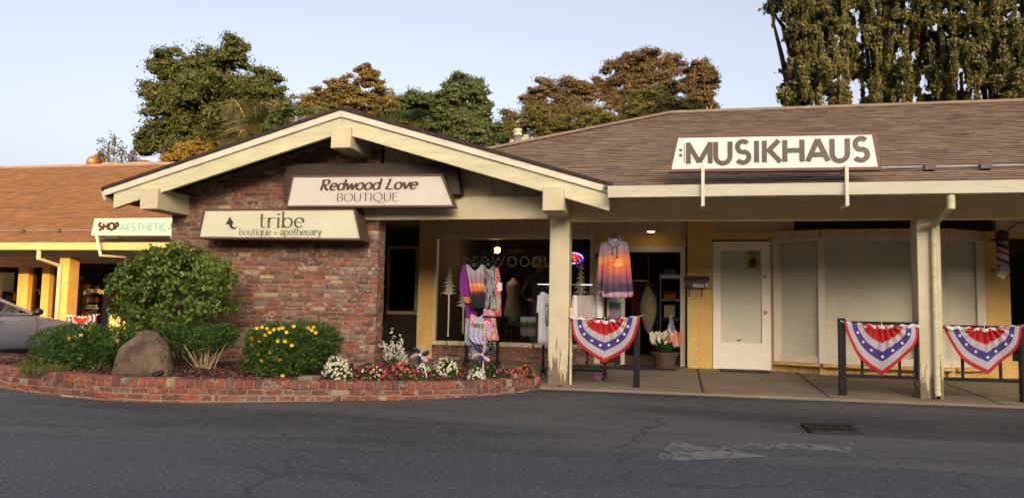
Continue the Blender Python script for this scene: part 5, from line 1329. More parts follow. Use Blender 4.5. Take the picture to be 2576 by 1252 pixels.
# ---- inside the boutique
def wire_shelf():
    Y = 14.0; a, b_ = PY(1661,800,Y), PY(1711,800,Y); z0 = wz(13.6)
    t = thing('wire_shelf', ((a.x+b_.x)/2, Y, z0), 'chrome wire shelf unit just inside the shop entry', 'shelf')
    for x in (a.x, b_.x):
        for y in (Y, Y+.4): mb = MB(); mb.tube([(x,y,z0),(x,y,PY(1690,688,Y).z)], .012, 8); mb.build('leg', M['chrome'], t)
    for py_ in (692, 751, 800, 870):
        z = PY(1690, py_, Y).z; mb = MB()
        for y in (Y, Y+.4): mb.tube([(a.x,y,z),(b_.x,y,z)], .008, 6); mb.tube([(a.x,y,z-.035),(b_.x,y,z-.035)], .006, 6)
        for k in range(9): x = lerp(a.x,b_.x,k/8); mb.tube([(x,Y,z),(x,Y+.4,z)], .004, 5); mb.tube([(x,Y,z),(lerp(a.x,b_.x,min(1,(k+.5)/8)),Y,z-.035)], .003, 4)
        mb.build('shelf', M['chrome'], t)
    cols = [('grey folded cloth on the top wire shelf', (.18,.19,.22), 692, .1), ('orange folded garment stack on the middle wire shelf', (.40,.09,.03), 751, .13), ('dark folded cloth over the orange garments', (.10,.02,.02), 741, .06), ('pale paper bag on the lower wire shelf', (.22,.18,.13), 800, .22), ('brown folded cloth on the lowest wire shelf', (.12,.07,.05), 870, .16)]
    for lb, cl, py_, h_ in cols:
        z = PY(1690, py_, Y).z+.01; mb = MB(); y0 = Y+.03; n = 4 if h_ < .2 else 1
        for k in range(n): mb.box(a.x+.04+random.uniform(0,.03), y0+.01*k, z+h_*k/n+.002, b_.x-.05-random.uniform(0,.04), y0+.32, z+h_*(k+1)/n)
        tag(mb.build('folded_cloth' if n > 1 else 'paper_bag', paint('c_'+lb[:6], cl, .8, .3, 12, .2), bevel=.012), lb, 'clothing' if n > 1 else 'bag')
wire_shelf()
mb = MB(); c = PY(1631, 770, 13.95); s_ = mpp(1631, 770, 13.95)
mb.lathe((c.x,13.95,PY(1631,838,13.95).z), [(.01,0),(10*s_,14*s_),(17*s_,40*s_),(22*s_,66*s_),(17*s_,90*s_),(8*s_,108*s_),(3*s_,118*s_)], 16)
mb.tube([(c.x,13.95,PY(1631,722,13.95).z),(c.x,13.95,2.1)], .008, 6)
tag(mb.build('hanging_sack', paint('jute_sack', (.20,.16,.10), .85, .3, 8, .3), smooth=True), 'tan pear shaped sack bag hanging in the open shop doorway', 'bag')
def tote(px0, px1, py0, py1, Y, label):
    a, b_ = PY(px0, py1, Y), PY(px1, py0, Y); t = thing('tote_bag', ((a.x+b_.x)/2, Y, a.z), label, 'bag', 'landscape printed tote bags')
    h_ = b_.z-a.z; m_ = print_mat('tote_print_'+str(px0), [(0,(.16,.13,.17)),(.35,(.20,.16,.2)),(.5,(.06,.07,.03)),(.72,(.07,.09,.05)),(.76,(.26,.33,.36)),(1,(.30,.40,.48))], h_, (5,1,8), .10, 3)
    mb = MB(); mb.prism([(a.x+.03,a.z),(b_.x-.03,a.z),(b_.x,a.z+.05),(b_.x,b_.z),(a.x,b_.z),(a.x,a.z+.05)], Y-.05, Y+.05, 'Y'); mb.build('bag', m_, t, bevel=.02)
    mb = MB(); mb.tube([(lerp(a.x,b_.x,.25),Y,b_.z),(lerp(a.x,b_.x,.35),Y,b_.z+.3),(lerp(a.x,b_.x,.6),Y,b_.z+.3),(lerp(a.x,b_.x,.72),Y,b_.z)], .012, 6); mb.build('handle', M['black'], t)
tote(1309, 1348, 797, 845, 13.95, 'landscape printed tote bag held by the dressed window mannequin')
tote(1523, 1562, 746, 802, 11.75, 'landscape printed tote bag hanging on the rail below the hoodie')
def mannequin():
    Y = 14.15; zf = Z0+.05; c = PY(1358, 760, Y)
    t = thing('mannequin', (c.x, Y, zf), 'mannequin in dark jacket, jeans and brimmed hat behind the display glass', 'mannequin')
    J = {}; vs_ = []; es = []; rs = []
    def nd(k, x, y, z, r_, par=None):
        J[k] = len(vs_); vs_.append((c.x+x, Y+y, zf+z)); rs.append(r_)
        if par: es.append((J[par], J[k]))
    nd('pelvis',0,0,.95,.15); nd('waist',0,0,1.12,.125,'pelvis'); nd('chest',0,0,1.34,.155,'waist'); nd('neck',0,.0,1.52,.06,'chest'); nd('head0',0,-.01,1.60,.065,'neck'); nd('head',0,-.02,1.70,.095,'head0'); nd('crown',0,0,1.79,.06,'head')
    for s_, k in ((-1,'l'),(1,'r')):
        nd('sh'+k,s_*.19,0,1.43,.075,'chest'); nd('el'+k,s_*.33,-.02,1.18,.052,'sh'+k); nd('wr'+k,s_*(.20 if s_ < 0 else .24),-.16,1.06,.035,'el'+k)
        nd('hip'+k,s_*.10,0,.86,.10,'pelvis'); nd('kn'+k,s_*.11,-.01,.50,.068,'hip'+k); nd('an'+k,s_*.12,.01,.09,.045,'kn'+k); nd('to'+k,s_*.13,-.15,.03,.04,'an'+k)
    o = mesh_obj('body', vs_, [], paint('mannequin_jacket', (.045,.055,.085), .8, .3, 8, .1), t)
    me = o.data; me.clear_geometry(); me.from_pydata([Vector(p)-ORG[t.name] for p in vs_], es, []); me.update()
    sk_ = o.modifiers.new('skin', 'SKIN'); 
    for i, s_ in enumerate(me.skin_vertices[0].data): s_.radius = (rs[i], rs[i]*.85); s_.use_root = (i == 0)
    su = o.modifiers.new('sub', 'SUBSURF'); su.levels = 2; su.render_levels = 2
    skin = paint('mannequin_skin', (.36,.18,.085), .5, .1, 8, 0)
    mb = MB(); 
    for hx, s_ in ((-.20, 1), (.24, -1)):
        w_ = Vector((c.x+hx, Y-.17, zf+1.06)); mb.ball((w_.x+s_*.03, w_.y-.02, w_.z-.005), .045, .028, .035, 10)
        for k in range(4): 
            q = w_+Vector((s_*(.055), -.03+k*.004, .022-k*.018)); mb.tube([q, q+Vector((s_*.035,-.012,-.006)), q+Vector((s_*(.055-.006*abs(k-1)),-.008,-.022))], [.010,.009,.006], 6)
        mb.tube([w_+Vector((s_*.01,-.03,.02)), w_+Vector((s_*.03,-.055,.03)), w_+Vector((s_*.05,-.065,.02))], [.011,.010,.007], 6)
    mb.build('hands', skin, t, smooth=True)
    mb = MB(); mb.ball((c.x,Y-.03,zf+1.69), .085, .10, .12, 14); mb.ball((c.x,Y-.13,zf+1.68), .014, .02, .022, 8)
    for s_ in (-1, 1): mb.ball((c.x+s_*.085,Y-.02,zf+1.69), .014, .02, .03, 8)
    mb.build('face', skin, t, smooth=True)
    mb = MB(); mb.lathe((c.x,Y-.02,zf+1.75), [(.20,-.03),(.19,-.01),(.11,.01),(.105,.08),(.08,.12),(.02,.13)], 20); mb.build('hat', paint('felt_hat', (.30,.24,.16), .9, .2, 8, 0), t, smooth=True)
mannequin()
def dress_form(px, py0, py1, Y, label, col):
    a, b_ = PY(px, py1, Y), PY(px, py0, Y); h_ = b_.z-a.z; t = thing('dress_form', (a.x, Y, Z0), label, 'dress form')
    mb = MB(); mb.lathe((a.x, Y, a.z), [(.20,0),(.19,.06),(.15,h_*.4),(.12,h_*.55),(.15,h_*.78),(.13,h_*.9),(.05,h_*.95),(.045,h_)], 16); mb.build('dress', noise_mat('form_'+str(px), [(.35,tuple(x*.6 for x in col)),(.65,col)], 7, (4,4,1)), t, smooth=True)
    mb = MB(); mb.tube([(a.x,Y,Z0+.02),(a.x,Y,a.z)], .02, 8); mb.lathe((a.x,Y,Z0+.002), [(.18,0),(.16,.02),(.03,.04)], 14); mb.build('stand', M['black_metal'], t)
dress_form(1180, 745, 842, 14.4, 'brown dress form between the white tree decals and the bright clothes stand', (.22,.09,.05))
dress_form(1290, 700, 800, 15.3, 'pale dress form in the back of the display window, left of the mannequin', (.22,.2,.2))
def inner_rail():
    Y = 15.3; a, b_ = PY(1592, 705, Y), PY(1655, 705, Y); t = thing('inner_rail', ((a.x+b_.x)/2, Y, Z0), 'clothes rail deep inside the open shop doorway', 'clothes rack')
    mb = MB(); mb.tube([(a.x,Y,a.z),(b_.x,Y,a.z)], .015, 6); mb.tube([(a.x,Y,Z0),(a.x,Y,a.z)], .015, 6); mb.tube([(b_.x,Y,Z0),(b_.x,Y,a.z)], .015, 6); mb.build('frame', M['chrome'], t)
    for i, (lb, cl) in enumerate((('dark red blouse at the left end of the rail inside the doorway', (.30,.05,.06)), ('blue denim shirt second on the rail inside the doorway', (.08,.12,.24)), ('mustard dress third on the rail inside the doorway', (.36,.22,.06)), ('grey coat at the right end of the rail inside the doorway', (.20,.20,.21)))):
        px = 1598+i*16; garment('hung_garment', lb, 'clothing', Y-.02*i, [(710,px-6,px+7),(722,px-9,px+9),(790+8*i,px-9,px+10)], noise_mat('hung_'+str(i), [(.3,tuple(x*.6 for x in cl)),(.7,cl)], 5), hanger=(px,704,6), group='garments on the inner rail', nu=12, seed=60+i)
inner_rail()
def stock_table():
    Y = 14.6; a, b_ = PY(1268, 850, Y), PY(1335, 815, Y); t = thing('display_table', ((a.x+b_.x)/2, Y, Z0), 'low dark table of goods behind the display window', 'table')
    mb = MB(); mb.box(a.x, Y, b_.z-.04, b_.x, Y+.5, b_.z); mb.build('tabletop', M['darkwood'], t)
    for x in (a.x+.03, b_.x-.03):
        for y in (Y+.03, Y+.47): mb = MB(); mb.box(x-.02, y-.02, Z0, x+.02, y+.02, b_.z-.04); mb.build('leg', M['darkwood'], t)
    for i, (lb, cl) in enumerate((('folded teal cloth on the low table behind the display window', (.06,.16,.18)), ('folded cream cloth on the low table behind the display window', (.36,.32,.24)))):
        mb = MB(); x = lerp(a.x, b_.x, .12+.5*i); [mb.box(x, Y+.08, b_.z+.002+k*.03, x+.15, Y+.4, b_.z+.03+k*.03) for k in range(4)]; tag(mb.build('folded_cloth', plain('table_cloth_'+str(i), cl, .8), bevel=.01), lb, 'clothing')
stock_table()
mb = MB(); c = PY(1251, 629, 15.2); mb.tube([(c.x,15.2,c.z-.02),(c.x,15.2,2.6)], .008, 6); lt = MB()
lampo = thing('pendant_lamp', (c.x, 15.2, c.z-.1), 'small glowing amber lamp hanging inside the boutique window', 'lamp')
mb.build('cord', M['black'], lampo); lt.lathe((c.x,15.2,c.z-.06), [(.03,0),(.06,.02),(.06,.10),(.03,.12)], 12); lt.build('shade', plain('amber_lamp', (.8,.4,.1), .5, emit=(1,.42,.08), estr=5), lampo)
pl_ = bpy.data.lights.new('lamp_light', 'POINT'); pl_.energy = 7; pl_.color = (1,.6,.3); pl_.shadow_soft_size = .06
plo = bpy.data.objects.new('lamp_light', pl_); COL.objects.link(plo); plo.location = (c.x, 15.0, c.z-.12); 
mb = MB(); c = PY(1300, 628, 14.0)
for k in range(26):
    a_ = random.uniform(0, 6.28); l = random.uniform(.10,.32); e = Vector((c.x+l*math.cos(a_), 14.0+random.uniform(-.1,.1), c.z+abs(l)*.35*math.sin(a_)-.05)); mb.tube([(c.x,14.0,c.z), e], [.012,.003], 5)
mb.ball((c.x, 14.0, c.z-.02), .07, .06, .06, 10)
mb.tube([(c.x,14.0,c.z),(c.x,14.0,2.6)], .003, 4)
tag(mb.build('hanging_ornament', paint('twig_ornament', (.22,.18,.15), .8, .4, 9, 0)), 'spiky twig and bow ornament hanging above the window lettering', 'ornament')
def open_sign():
    Y = WY+.06; c = PY(1441, 649, Y); s_ = mpp(1441, 649, Y)
    t = thing('open_sign', (c.x, Y, c.z), 'lit oval OPEN sign in red and blue behind the glass, half behind the near post', 'neon sign')
    rx, rz = 27*s_, 15*s_; nb = 40
    mb = MB(); mb.prism([(c.x+rx*1.08*math.cos(2*math.pi*i/nb), c.z+rz*1.1*math.sin(2*math.pi*i/nb)) for i in range(nb)], Y, Y+.03, 'Y'); mb.build('panel', M['black'], t)
    bl = plain('neon_blue', (.02,.02,.6), .4, emit=(.05,.06,1), estr=2.4); rd_ = plain('neon_red', (.6,.02,.02), .4, emit=(1,.04,.03), estr=1.6); wl_ = plain('neon_white', (.9,.8,.8), .4, emit=(1,.6,.5), estr=2.4)
    mb = MB()
    for i in range(nb):
        a0, a1 = 2*math.pi*i/nb, 2*math.pi*(i+1)/nb
        mb.add([(c.x+rx*.80*math.cos(a0),Y-.004,c.z+rz*.74*math.sin(a0)),(c.x+rx*.80*math.cos(a1),Y-.004,c.z+rz*.74*math.sin(a1)),(c.x+rx*math.cos(a1),Y-.004,c.z+rz*math.sin(a1)),(c.x+rx*math.cos(a0),Y-.004,c.z+rz*math.sin(a0))], [(3,2,1,0)])
    mb.build('blue_ring', bl, t)
    text_into('lettering', 'OPEN', c.x-rx*.78, c.x+rx*.78, c.z-rz*.5, c.z+rz*.5, Y-.006, rd_, t, offset=.02, extrude=.002)
    mb = MB()
    for i in range(22): a_ = 2*math.pi*i/22; mb.ball((c.x+rx*.9*math.cos(a_), Y-.008, c.z+rz*.87*math.sin(a_)), .006, n=6)
    mb.build('bulb_row', wl_, t)
open_sign()

# ------------------------------------------------------------------ brick planter
ctrl = [(-12.2,10.9),(-11.0,9.9),(-9.9,9.0),(-8.9,8.38),(-8.1,8.02),(-7.27,7.70),(-6.48,7.47),(-5.9,7.38),(-5.08,7.56),(-4.15,8.02),(-3.19,8.57),(-2.61,9.03),(-2.08,9.69),(-1.86,10.25),(-1.80,10.49)]
def catmull(P_, n=14):
    out = []
    for i in range(len(P_)-1):
        p0, p1, p2, p3 = (Vector(P_[max(i-1,0)]), Vector(P_[i]), Vector(P_[i+1]), Vector(P_[min(i+2,len(P_)-1)]))
        for k in range(n):
            t = k/n; out.append(.5*((2*p1)+(p2-p0)*t+(2*p0-5*p1+4*p2-p3)*t*t+(3*p1-p0-3*p2+p3)*t**3))
    return out+[Vector(P_[-1])]
curve = catmull([(*p, 0) for p in ctrl])
cum = [0.0]
for i in range(1, len(curve)): cum.append(cum[-1]+(curve[i]-curve[i-1]).length)
LEN = cum[-1]
def at_s(s_):
    s_ = min(max(s_, 0), LEN-1e-4); i = int(np.searchsorted(cum, s_))-1; i = max(0, min(i, len(curve)-2))
    t = (s_-cum[i])/(cum[i+1]-cum[i]); return curve[i].lerp(curve[i+1], t), (curve[i+1]-curve[i]).normalized()
def ztop_s(s_): return lerp(.255, .175, min(max((s_/LEN-.62)/.36, 0), 1))
PLT = thing('brick_planter', (-5, 8.5, 0), 'low curved planter wall of used red brick along the parking edge', 'planter')
mb = MB(); NIN = lambda d: Vector((-d.y, d.x, 0))
s_ = 0.0
while s_ < LEN-.05:                         # rowlock cap
    w_ = random.uniform(.088,.104); p, d = at_s(s_+w_/2); n = NIN(d); zt_ = ztop_s(s_)
    mb.obox(p+n*(.10+random.uniform(-.006,.008))+Vector((0,0,zt_-.047+random.uniform(-.004,.004))), d, n, (0,0,1), w_/2-.005, .10, .047, 0, .010); s_ += w_+.006
for rw_ in range(4):
    s_ = random.random()*.1
    while s_ < LEN-.05:
        w_ = random.uniform(.19,.215) if random.random() > .1 else .10
        p, d = at_s(s_+w_/2); n = NIN(d); zt_ = ztop_s(s_)-.102-rw_*.068
        if zt_ > -.03 or s_ < 3: mb.obox(p+n*(.06+random.uniform(-.006,.006))+Vector((0,0,zt_-.029)), d, n, (0,0,1), w_/2-.006, .05, .029, 0, .009)
        s_ += w_
for k in range(2):                          # raised end block by the post
    mb.obox((-1.93, 10.33-.0, ztop_s(LEN)+.028+k*.0), (1,0,0), (0,1,0), (0,0,1), .10, .10, .028, 0, .008)
    mb.obox((-2.02, 10.12, ztop_s(LEN)+.028), (1,0,0), (0,1,0), (0,0,1), .10, .09, .028, 0, .008); break
bk_ = mb.build('bricks', M['brick_planter'], PLT)
mv = []; mf = []
K = 220
for i in range(K+1):
    p, d = at_s(LEN*i/K); n = NIN(d); zt_ = ztop_s(LEN*i/K)
    for off, z in ((.016, -.22), (.016, zt_-.012), (.19, zt_-.012), (.19, -.22)): q = p+n*off; mv.append((q.x, q.y, z))
for i in range(K):
    for k in range(3): a = i*4+k; mf.append((a, a+4, a+5, a+1))
mesh_obj('mortar', mv, mf, M['mortar'], PLT)
# mulch bed
def bed_z(x, y): return .20+.035*math.sin(x*1.7)*math.sin(y*2.1+1)*.5-(.045 if x > -3 else 0)*min(1, (x+3)/1.0 if x > -3 else 0)
inner = []
for i in range(0, K+1, 2): p, d = at_s(LEN*i/K); q = p+NIN(d)*.15; inner.append((q.x, q.y))
mv = []; mf = []
NB = 16
for (x, y) in inner:
    xb, yb_ = (min(max(x+ (0 if x > -9 else 1.5), -9.6), -1.9), 10.95) 
    if x > -4.3: yb_ = 10.46
    for k in range(NB+1):
        t = k/NB; xx, yy = lerp(x, xb if x < -9 else x, t), lerp(y, max(yb_, y), t); mv.append((xx, yy, bed_z(xx, yy)+random.uniform(-.012,.012)))
for i in range(len(inner)-1):
    for k in range(NB): a = i*(NB+1)+k; mf.append((a, a+NB+1, a+NB+2, a+1))
M['soil'] = paint('soil', (.045,.024,.016), .95, .4, 12, .6)
soil = mesh_obj('soil', mv, mf, M['soil'], PLT)
poly = inner+[(-1.95, 10.45), (-4.3, 10.46), (-4.3, 10.9), (-9.4, 10.9)]
pa = np.array(poly)
def inside(x, y):
    c_ = False; n = len(poly); j_ = n-1
    for i in range(n):
        xi, yi = poly[i]; xj, yj = poly[j_]
        if (yi > y) != (yj > y) and x < (xj-xi)*(y-yi)/(yj-yi)+xi: c_ = not c_
        j_ = i
    return c_
V = []
while len(V) < 9000:
    x, y = random.uniform(-10.5, -1.9), random.uniform(7.3, 10.8)
    if not inside(x, y): continue
    l, w_, a_ = random.uniform(.015,.055), random.uniform(.004,.012), random.uniform(0, 3.14); up = random.uniform(-.5,.6)
    d = Vector((math.cos(a_), math.sin(a_), up*.6)).normalized()*l; n = Vector((-math.sin(a_), math.cos(a_), random.uniform(-.5,.5)))*w_
    c = Vector((x, y, bed_z(x, y)+random.uniform(.003,.022))); V.append([c-d-n, c+d-n, c+d+n, c-d+n])
mul = np_quads('mulch', V, islands('mulch_chips', [(0,(.10,.028,.018)),(.4,(.16,.045,.028)),(.7,(.12,.05,.032)),(.9,(.22,.12,.08)),(1,(.28,.18,.12))], .9), at=(-5,9,.2))
tag(mul, kind='stuff')
mb = MB(); c = PZ(772, 962, .20); a = PZ(748,961,.2); b_ = PZ(801,961,.2); h_ = 15*mpp(772,950,c.y)
mb.box(a.x, c.y, .16, b_.x-.03, c.y+.22, .20+h_)
tag(mb.build('paving_block', M['concrete'], bevel=.012), 'loose pale grey paving block lying in the bed left of the white flowers', 'block')
mb = MB(); c = PZ(905, 930, .2); mb.box(c.x-.1, c.y, .16, c.x+.15, c.y+.2, .30)
tag(mb.build('paving_block', M['concrete'], bevel=.012), 'grey block half hidden behind the leftmost white flower mound', 'block')

# boulder
def boulder():
    c = PZ(362, 946, .20); Y = c.y+.35; prof = [(948,287,432),(930,292,428),(912,298,423),(892,304,419),(878,311,417),(866,321,413),(856,332,409),(847,342,404),(838,350,397),(832,357,388)]
    t0 = MB(); n = 26; rows = []
    rr = random.Random(5); off = [rr.uniform(-1,1) for _ in range(60)]
    for i, (py_, a, b_) in enumerate(prof):
        yi = Y+i*.02; A_, B_ = PY(a, py_, yi), PY(b_, py_, yi); cx = (A_.x+B_.x)/2; hw_ = (B_.x-A_.x)/2; z = A_.z if i else .12
        dp = hw_*.62
        for k in range(n):
            th = 2*math.pi*k/n; fx = math.copysign(abs(math.cos(th))**.8, math.cos(th)); fy = math.copysign(abs(math.sin(th))**.8, math.sin(th))
            bmp_ = 1+.05*math.sin(k*1.9+i*.7)+.035*off[(k*3+i*5) % 60]
            rows.append((cx+hw_*fx*(1+.02*off[(k+i*7) % 60]), yi+dp*fy*bmp_, z+.012*off[(k*2+i) % 60]))
    f = []
    for i in range(len(prof)-1):
        for k in range(n): a = i*n+k; b_ = i*n+(k+1) % n; f.append((a, b_, b_+n, a+n))
    f.append(tuple(range((len(prof)-1)*n, len(prof)*n)))
    m, nt, b, N, L = newmat('boulder_stone'); v = coords(nt)
    n1 = noise(nt, 3.2, 6, .65, v, .5); n2 = noise(nt, 26, 4, .7, v); n3 = noise(nt, 5, 5, .6, v)
    c_ = ramp(nt, n1, [(.32,(.040,.032,.024)),(.47,(.115,.080,.046)),(.66,(.185,.122,.066))]); c_ = mixc(nt, ramp(nt, n3, [(.52,(0,0,0)),(.62,(.8,)*3)]), c_, (.05,.042,.036))
    c_ = mixc(nt, ramp(nt, n2, [(.62,(0,0,0)),(.7,(.6,)*3)]), c_, (.05,.045,.04)); L(c_, b.inputs['Base Color']); b.inputs['Roughness'].default_value = .9
    bump(nt, b, mathn(nt, 'ADD', n1, mathn(nt, 'MULTIPLY', n2, .4)), .8, .03)
    o = mesh_obj('boulder', rows, f, m, None, True)
    su = o.modifiers.new('sub', 'SUBSURF'); su.levels = 3; su.render_levels = 3
    for nm_, sz, st in (('lumps', .20, .06), ('pits', .05, .022)):
        tx = bpy.data.textures.new(nm_, 'CLOUDS'); tx.noise_scale = sz; tx.noise_depth = 4
        dm = o.modifiers.new(nm_, 'DISPLACE'); dm.texture = tx; dm.strength = st; dm.mid_level = .45
    tag(o, 'upright tan boulder with dark stains at the front of the planter', 'boulder')
boulder()
mb = MB(); c = PZ(397, 951, .22); mb.tube([(c.x,c.y,c.z-.03),(c.x,c.y,c.z+.03)], .012, 6); mb.tube([(c.x-.03,c.y-.04,c.z+.03),(c.x+.03,c.y+.05,c.z+.075)], [.035,.028], 10)
tag(mb.build('spotlight', M['black']), 'little black garden spotlight at the foot of the boulder', 'spotlight')

# ------------------------------------------------------------------ foliage
def unit(v): return v/np.maximum(np.linalg.norm(v, axis=-1, keepdims=True), 1e-9)
def leaves(C, N_, length, width, droop=0.0, rng=RNG, spread=.8):
    """one rhombus leaf at each centre C whose face looks roughly along N_"""
    n = len(C); nr = unit(N_+rng.normal(0, spread, (n, 3)))
    t = unit(np.cross(nr, rng.normal(0, 1, (n, 3)))); t[:, 2] -= droop; t = unit(t)
    b = unit(np.cross(nr, t)); l = length*rng.uniform(.65, 1.3, (n, 1)); w = width*rng.uniform(.65, 1.3, (n, 1))
    return np.stack([C-t*l*.5, C+b*w*.5-t*l*.06, C+t*l*.5, C-b*w*.5-t*l*.06], 1)
def puffs(center, r, n, rng, flat=.8, rmin=.30, rmax=.5):
    d = unit(rng.normal(0, 1, (n, 3))); rad = r*rng.uniform(.15, 1.05, (n, 1)); c = center+d*rad*np.array([1, 1, flat])
    return c, r*rng.uniform(rmin, rmax, n)
def crown(blobs, Y, npuff, nleaf, L, W, rng, flat=.85, droop=0.0, depth=.8, spread=.8, rmin=.22, rmax=.48, fill=.55):
    out = []
    for (px, py, rp) in blobs:
        k = mpp(px, py, Y); r = rp*k*1.22; yy = Y+rng.uniform(-1, 1)*r*depth
        c = np.array(PY(px, py, yy)); 
        pc, pr = puffs(c, r, npuff, rng, flat, rmin, rmax)
        for q, s_ in zip(pc, pr):
            m = max(8, int(nleaf*rng.uniform(.6, 1.4)))
            d = unit(rng.normal(0, 1, (m, 3))); d[:, 2] = np.abs(d[:, 2])*1.0-.35*rng.random(m); d = unit(d)
            rad = s_*np.where(rng.random((m, 1)) < .24, rng.uniform(1.0, 1.9, (m, 1)), rng.uniform(fill, 1.08, (m, 1))**.7)
            out.append(leaves(q+d*rad*np.array([1, 1, .75]), d+np.array([0, 0, .35]), L, W, droop, rng, spread))
    return np.concatenate(out)
def tree(name, label, Y, blobs, mat, npuff=14, nleaf=60, L=.3, W=.16, seed=0, trunk=None, tr=.3, tmat='trunk', limbs=8, group=None, extra=None, limb_r=.3, ls=.46, lm=3.0, bridge=.55, **kw):
    rng = np.random.default_rng(seed); rg = random.Random(seed)
    cx = sum(b[0] for b in blobs)/len(blobs); base = PY(trunk if trunk else cx, 700, Y); base.z = 0
    t = thing(name, base, label, 'tree', group)
    full = list(blobs)                       # bridge neighbouring clumps so the canopy reads as one
    for i, a in enumerate(blobs):
        for b in blobs[i+1:]:
            dd = math.hypot(a[0]-b[0], a[1]-b[1])
            if dd < (a[2]+b[2])*1.05 and rg.random() < bridge: full.append(((a[0]+b[0])/2+rg.uniform(-4,4), (a[1]+b[1])/2+rg.uniform(-4,4), min(a[2], b[2])*.7))
    V = crown(full, Y, int(npuff*1.1), int(nleaf*lm), L*ls, W*ls, rng, **kw)
    np_quads('crown', V, mat, t)
    mb = MB(); top = min(b[1] for b in blobs); pts = []
    zt_ = PY(trunk if trunk else cx, lerp(top, max(b[1] for b in blobs), .55), Y); n = 8
    for i in range(n+1):
        f = i/n; p = base.lerp(zt_, f); p.x += math.sin(f*5+seed)*tr*.5; pts.append(p)
    mb.tube(pts, [tr*(1-.65*i/n) for i in range(n+1)], 9)
    for b in sorted(blobs, key=lambda q: -q[2])[:limbs]:
        e = PY(b[0], b[1], Y); f = rg.uniform(.45, .85); s_ = pts[int(f*n)]
        mid = s_.lerp(e, .5)+Vector((0, rg.uniform(-.4,.4), -.08*(e-s_).length))
        mb.tube([s_, mid, mid.lerp(e,.8)], [tr*limb_r, tr*limb_r*.6, tr*limb_r*.2], 6)
        for _ in range(2):
            w_ = e+Vector((rg.uniform(-1,1), rg.uniform(-1,1), rg.uniform(.1,1)))*b[2]*mpp(b[0], b[1], Y)*.55
            mb.tube([mid.lerp(e, rg.uniform(.2,.9)), w_], [tr*limb_r*.3, tr*.05], 5)
    mb.build('trunk', M[tmat], t, smooth=True)
    return t
LF_DK = leafmat('oak_leaf_dark', (0.034, 0.054, 0.014), (0.056, 0.076, 0.02), (0.088, 0.098, 0.026), 0.25)
LF_GO = leafmat('golden_leaf', (0.088, 0.08, 0.026), (0.13, 0.108, 0.034), (0.17, 0.128, 0.04), 0.3)
LF_YE = leafmat('yellow_leaf', (.14,.12,.02), (.19,.14,.022), (.22,.15,.03), .3)
LF_GR = leafmat('fresh_leaf', (0.036, 0.066, 0.022), (0.054, 0.088, 0.03), (0.088, 0.112, 0.04), 0.25)
LF_EU = leafmat('eucalyptus_leaf', (0.066, 0.058, 0.028), (0.1, 0.08, 0.038), (0.132, 0.096, 0.046), 0.25)
LF_BU = leafmat('bush_leaf', (0.052, 0.062, 0.016), (0.085, 0.088, 0.022), (0.118, 0.108, 0.03), 0.25)
LF_IV = leafmat('ivy_leaf', (0.042, 0.058, 0.02), (0.074, 0.084, 0.028), (0.112, 0.112, 0.038), 0.3)
LF_GY = leafmat('grey_leaf', (.060,.064,.042), (.08,.08,.052), (.10,.095,.06), .25)

tree('oak_tree', 'large dense dark green oak rising behind the left roof', 36,
     [(430,175,42),(405,160,22),(520,170,52),(590,140,40),(600,115,20),(480,235,72),(575,235,72),(645,230,50),(690,245,26),(420,270,48),(520,310,66),(610,300,58),(440,335,55),(385,350,34),(365,372,22),(478,378,50),(555,370,46),(400,235,32),(655,285,40)],
     LF_DK, 20, 105, .32, .20, 1, trunk=560, tr=.55, limbs=14, fill=.5)
tree('oak_tree', 'sparse golden leaved tree with open branches behind the gable', 44,
     [(775,255,26),(800,235,24),(838,208,22),(845,245,28),(880,212,24),(912,185,20),(925,172,14),(900,235,26),(945,205,20),(955,222,14),(870,272,34),(815,278,34),(775,285,26),(930,250,22),(760,265,24),(790,258,26),(860,235,24),(890,262,26),(830,262,26),(915,212,20),(935,190,16),(800,290,30),(850,295,30)],
     LF_GO, 9, 42, .34, .20, 2, trunk=862, tr=.20, tmat='trunk_orange', limbs=10, rmin=.2, rmax=.40, fill=.4)
tree('oak_tree', 'low golden leaved tree between the open golden tree and the green tree', 46,
     [(930,285,34),(965,272,34),(1000,262,32),(1030,275,26),(1010,290,34),(905,296,24),(985,255,24),(1020,262,22),(950,250,22),(1045,290,22)], LF_GO, 12, 60, .34, .20, 3, tr=.3)
tree('yellow_shrub_tree', 'small bright yellow leaved tree low behind the left roof edge', 33,
     [(455,392,24),(478,376,22),(505,370,22),(428,410,22),(500,388,24),(468,408,26),(520,384,16)], LF_YE, 12, 50, .26, .15, 4, tr=.16)
tree('willow_tree', 'soft mid green drooping tree just right of the gable peak', 38,
     [(1000,310,34),(1030,298,36),(1060,312,40),(1095,325,40),(1010,335,34),(1050,345,40),(1120,345,36)], LF_GR, 14, 70, .30, .12, 5, tr=.22, droop=.8)
tree('leafy_green_tree', 'fresh green spreading tree in the middle of the skyline', 36,
     [(1135,225,30),(1165,215,26),(1195,225,28),(1130,250,26),(1060,250,26),(1035,262,22),(1085,265,28),(1140,285,42),(1175,290,34),(1215,265,18),(1220,288,18),(1190,325,44),(1225,345,34),(1150,330,44),(1240,365,28),(1110,315,34),(1195,365,40),(1265,350,14)],
     LF_GR, 13, 72, .34, .16, 6, trunk=1150, tr=.28, droop=.7, fill=.45)
tree('tall_eucalyptus', 'reddish brown eucalyptus with bare orange limbs, left of its group', 62,
     [(1335,250,26),(1365,225,28),(1395,240,26),(1345,275,26),(1435,205,22),(1450,228,26),(1425,240,26),(1475,245,28),(1480,220,18),(1440,270,34),(1400,275,30),(1385,300,30),(1470,290,30)],
     LF_EU, 10, 62, .45, .17, 7, trunk=1430, tr=.45, tmat='trunk_orange', limbs=13, droop=.5, limb_r=.36, group='eucalyptus on the skyline')
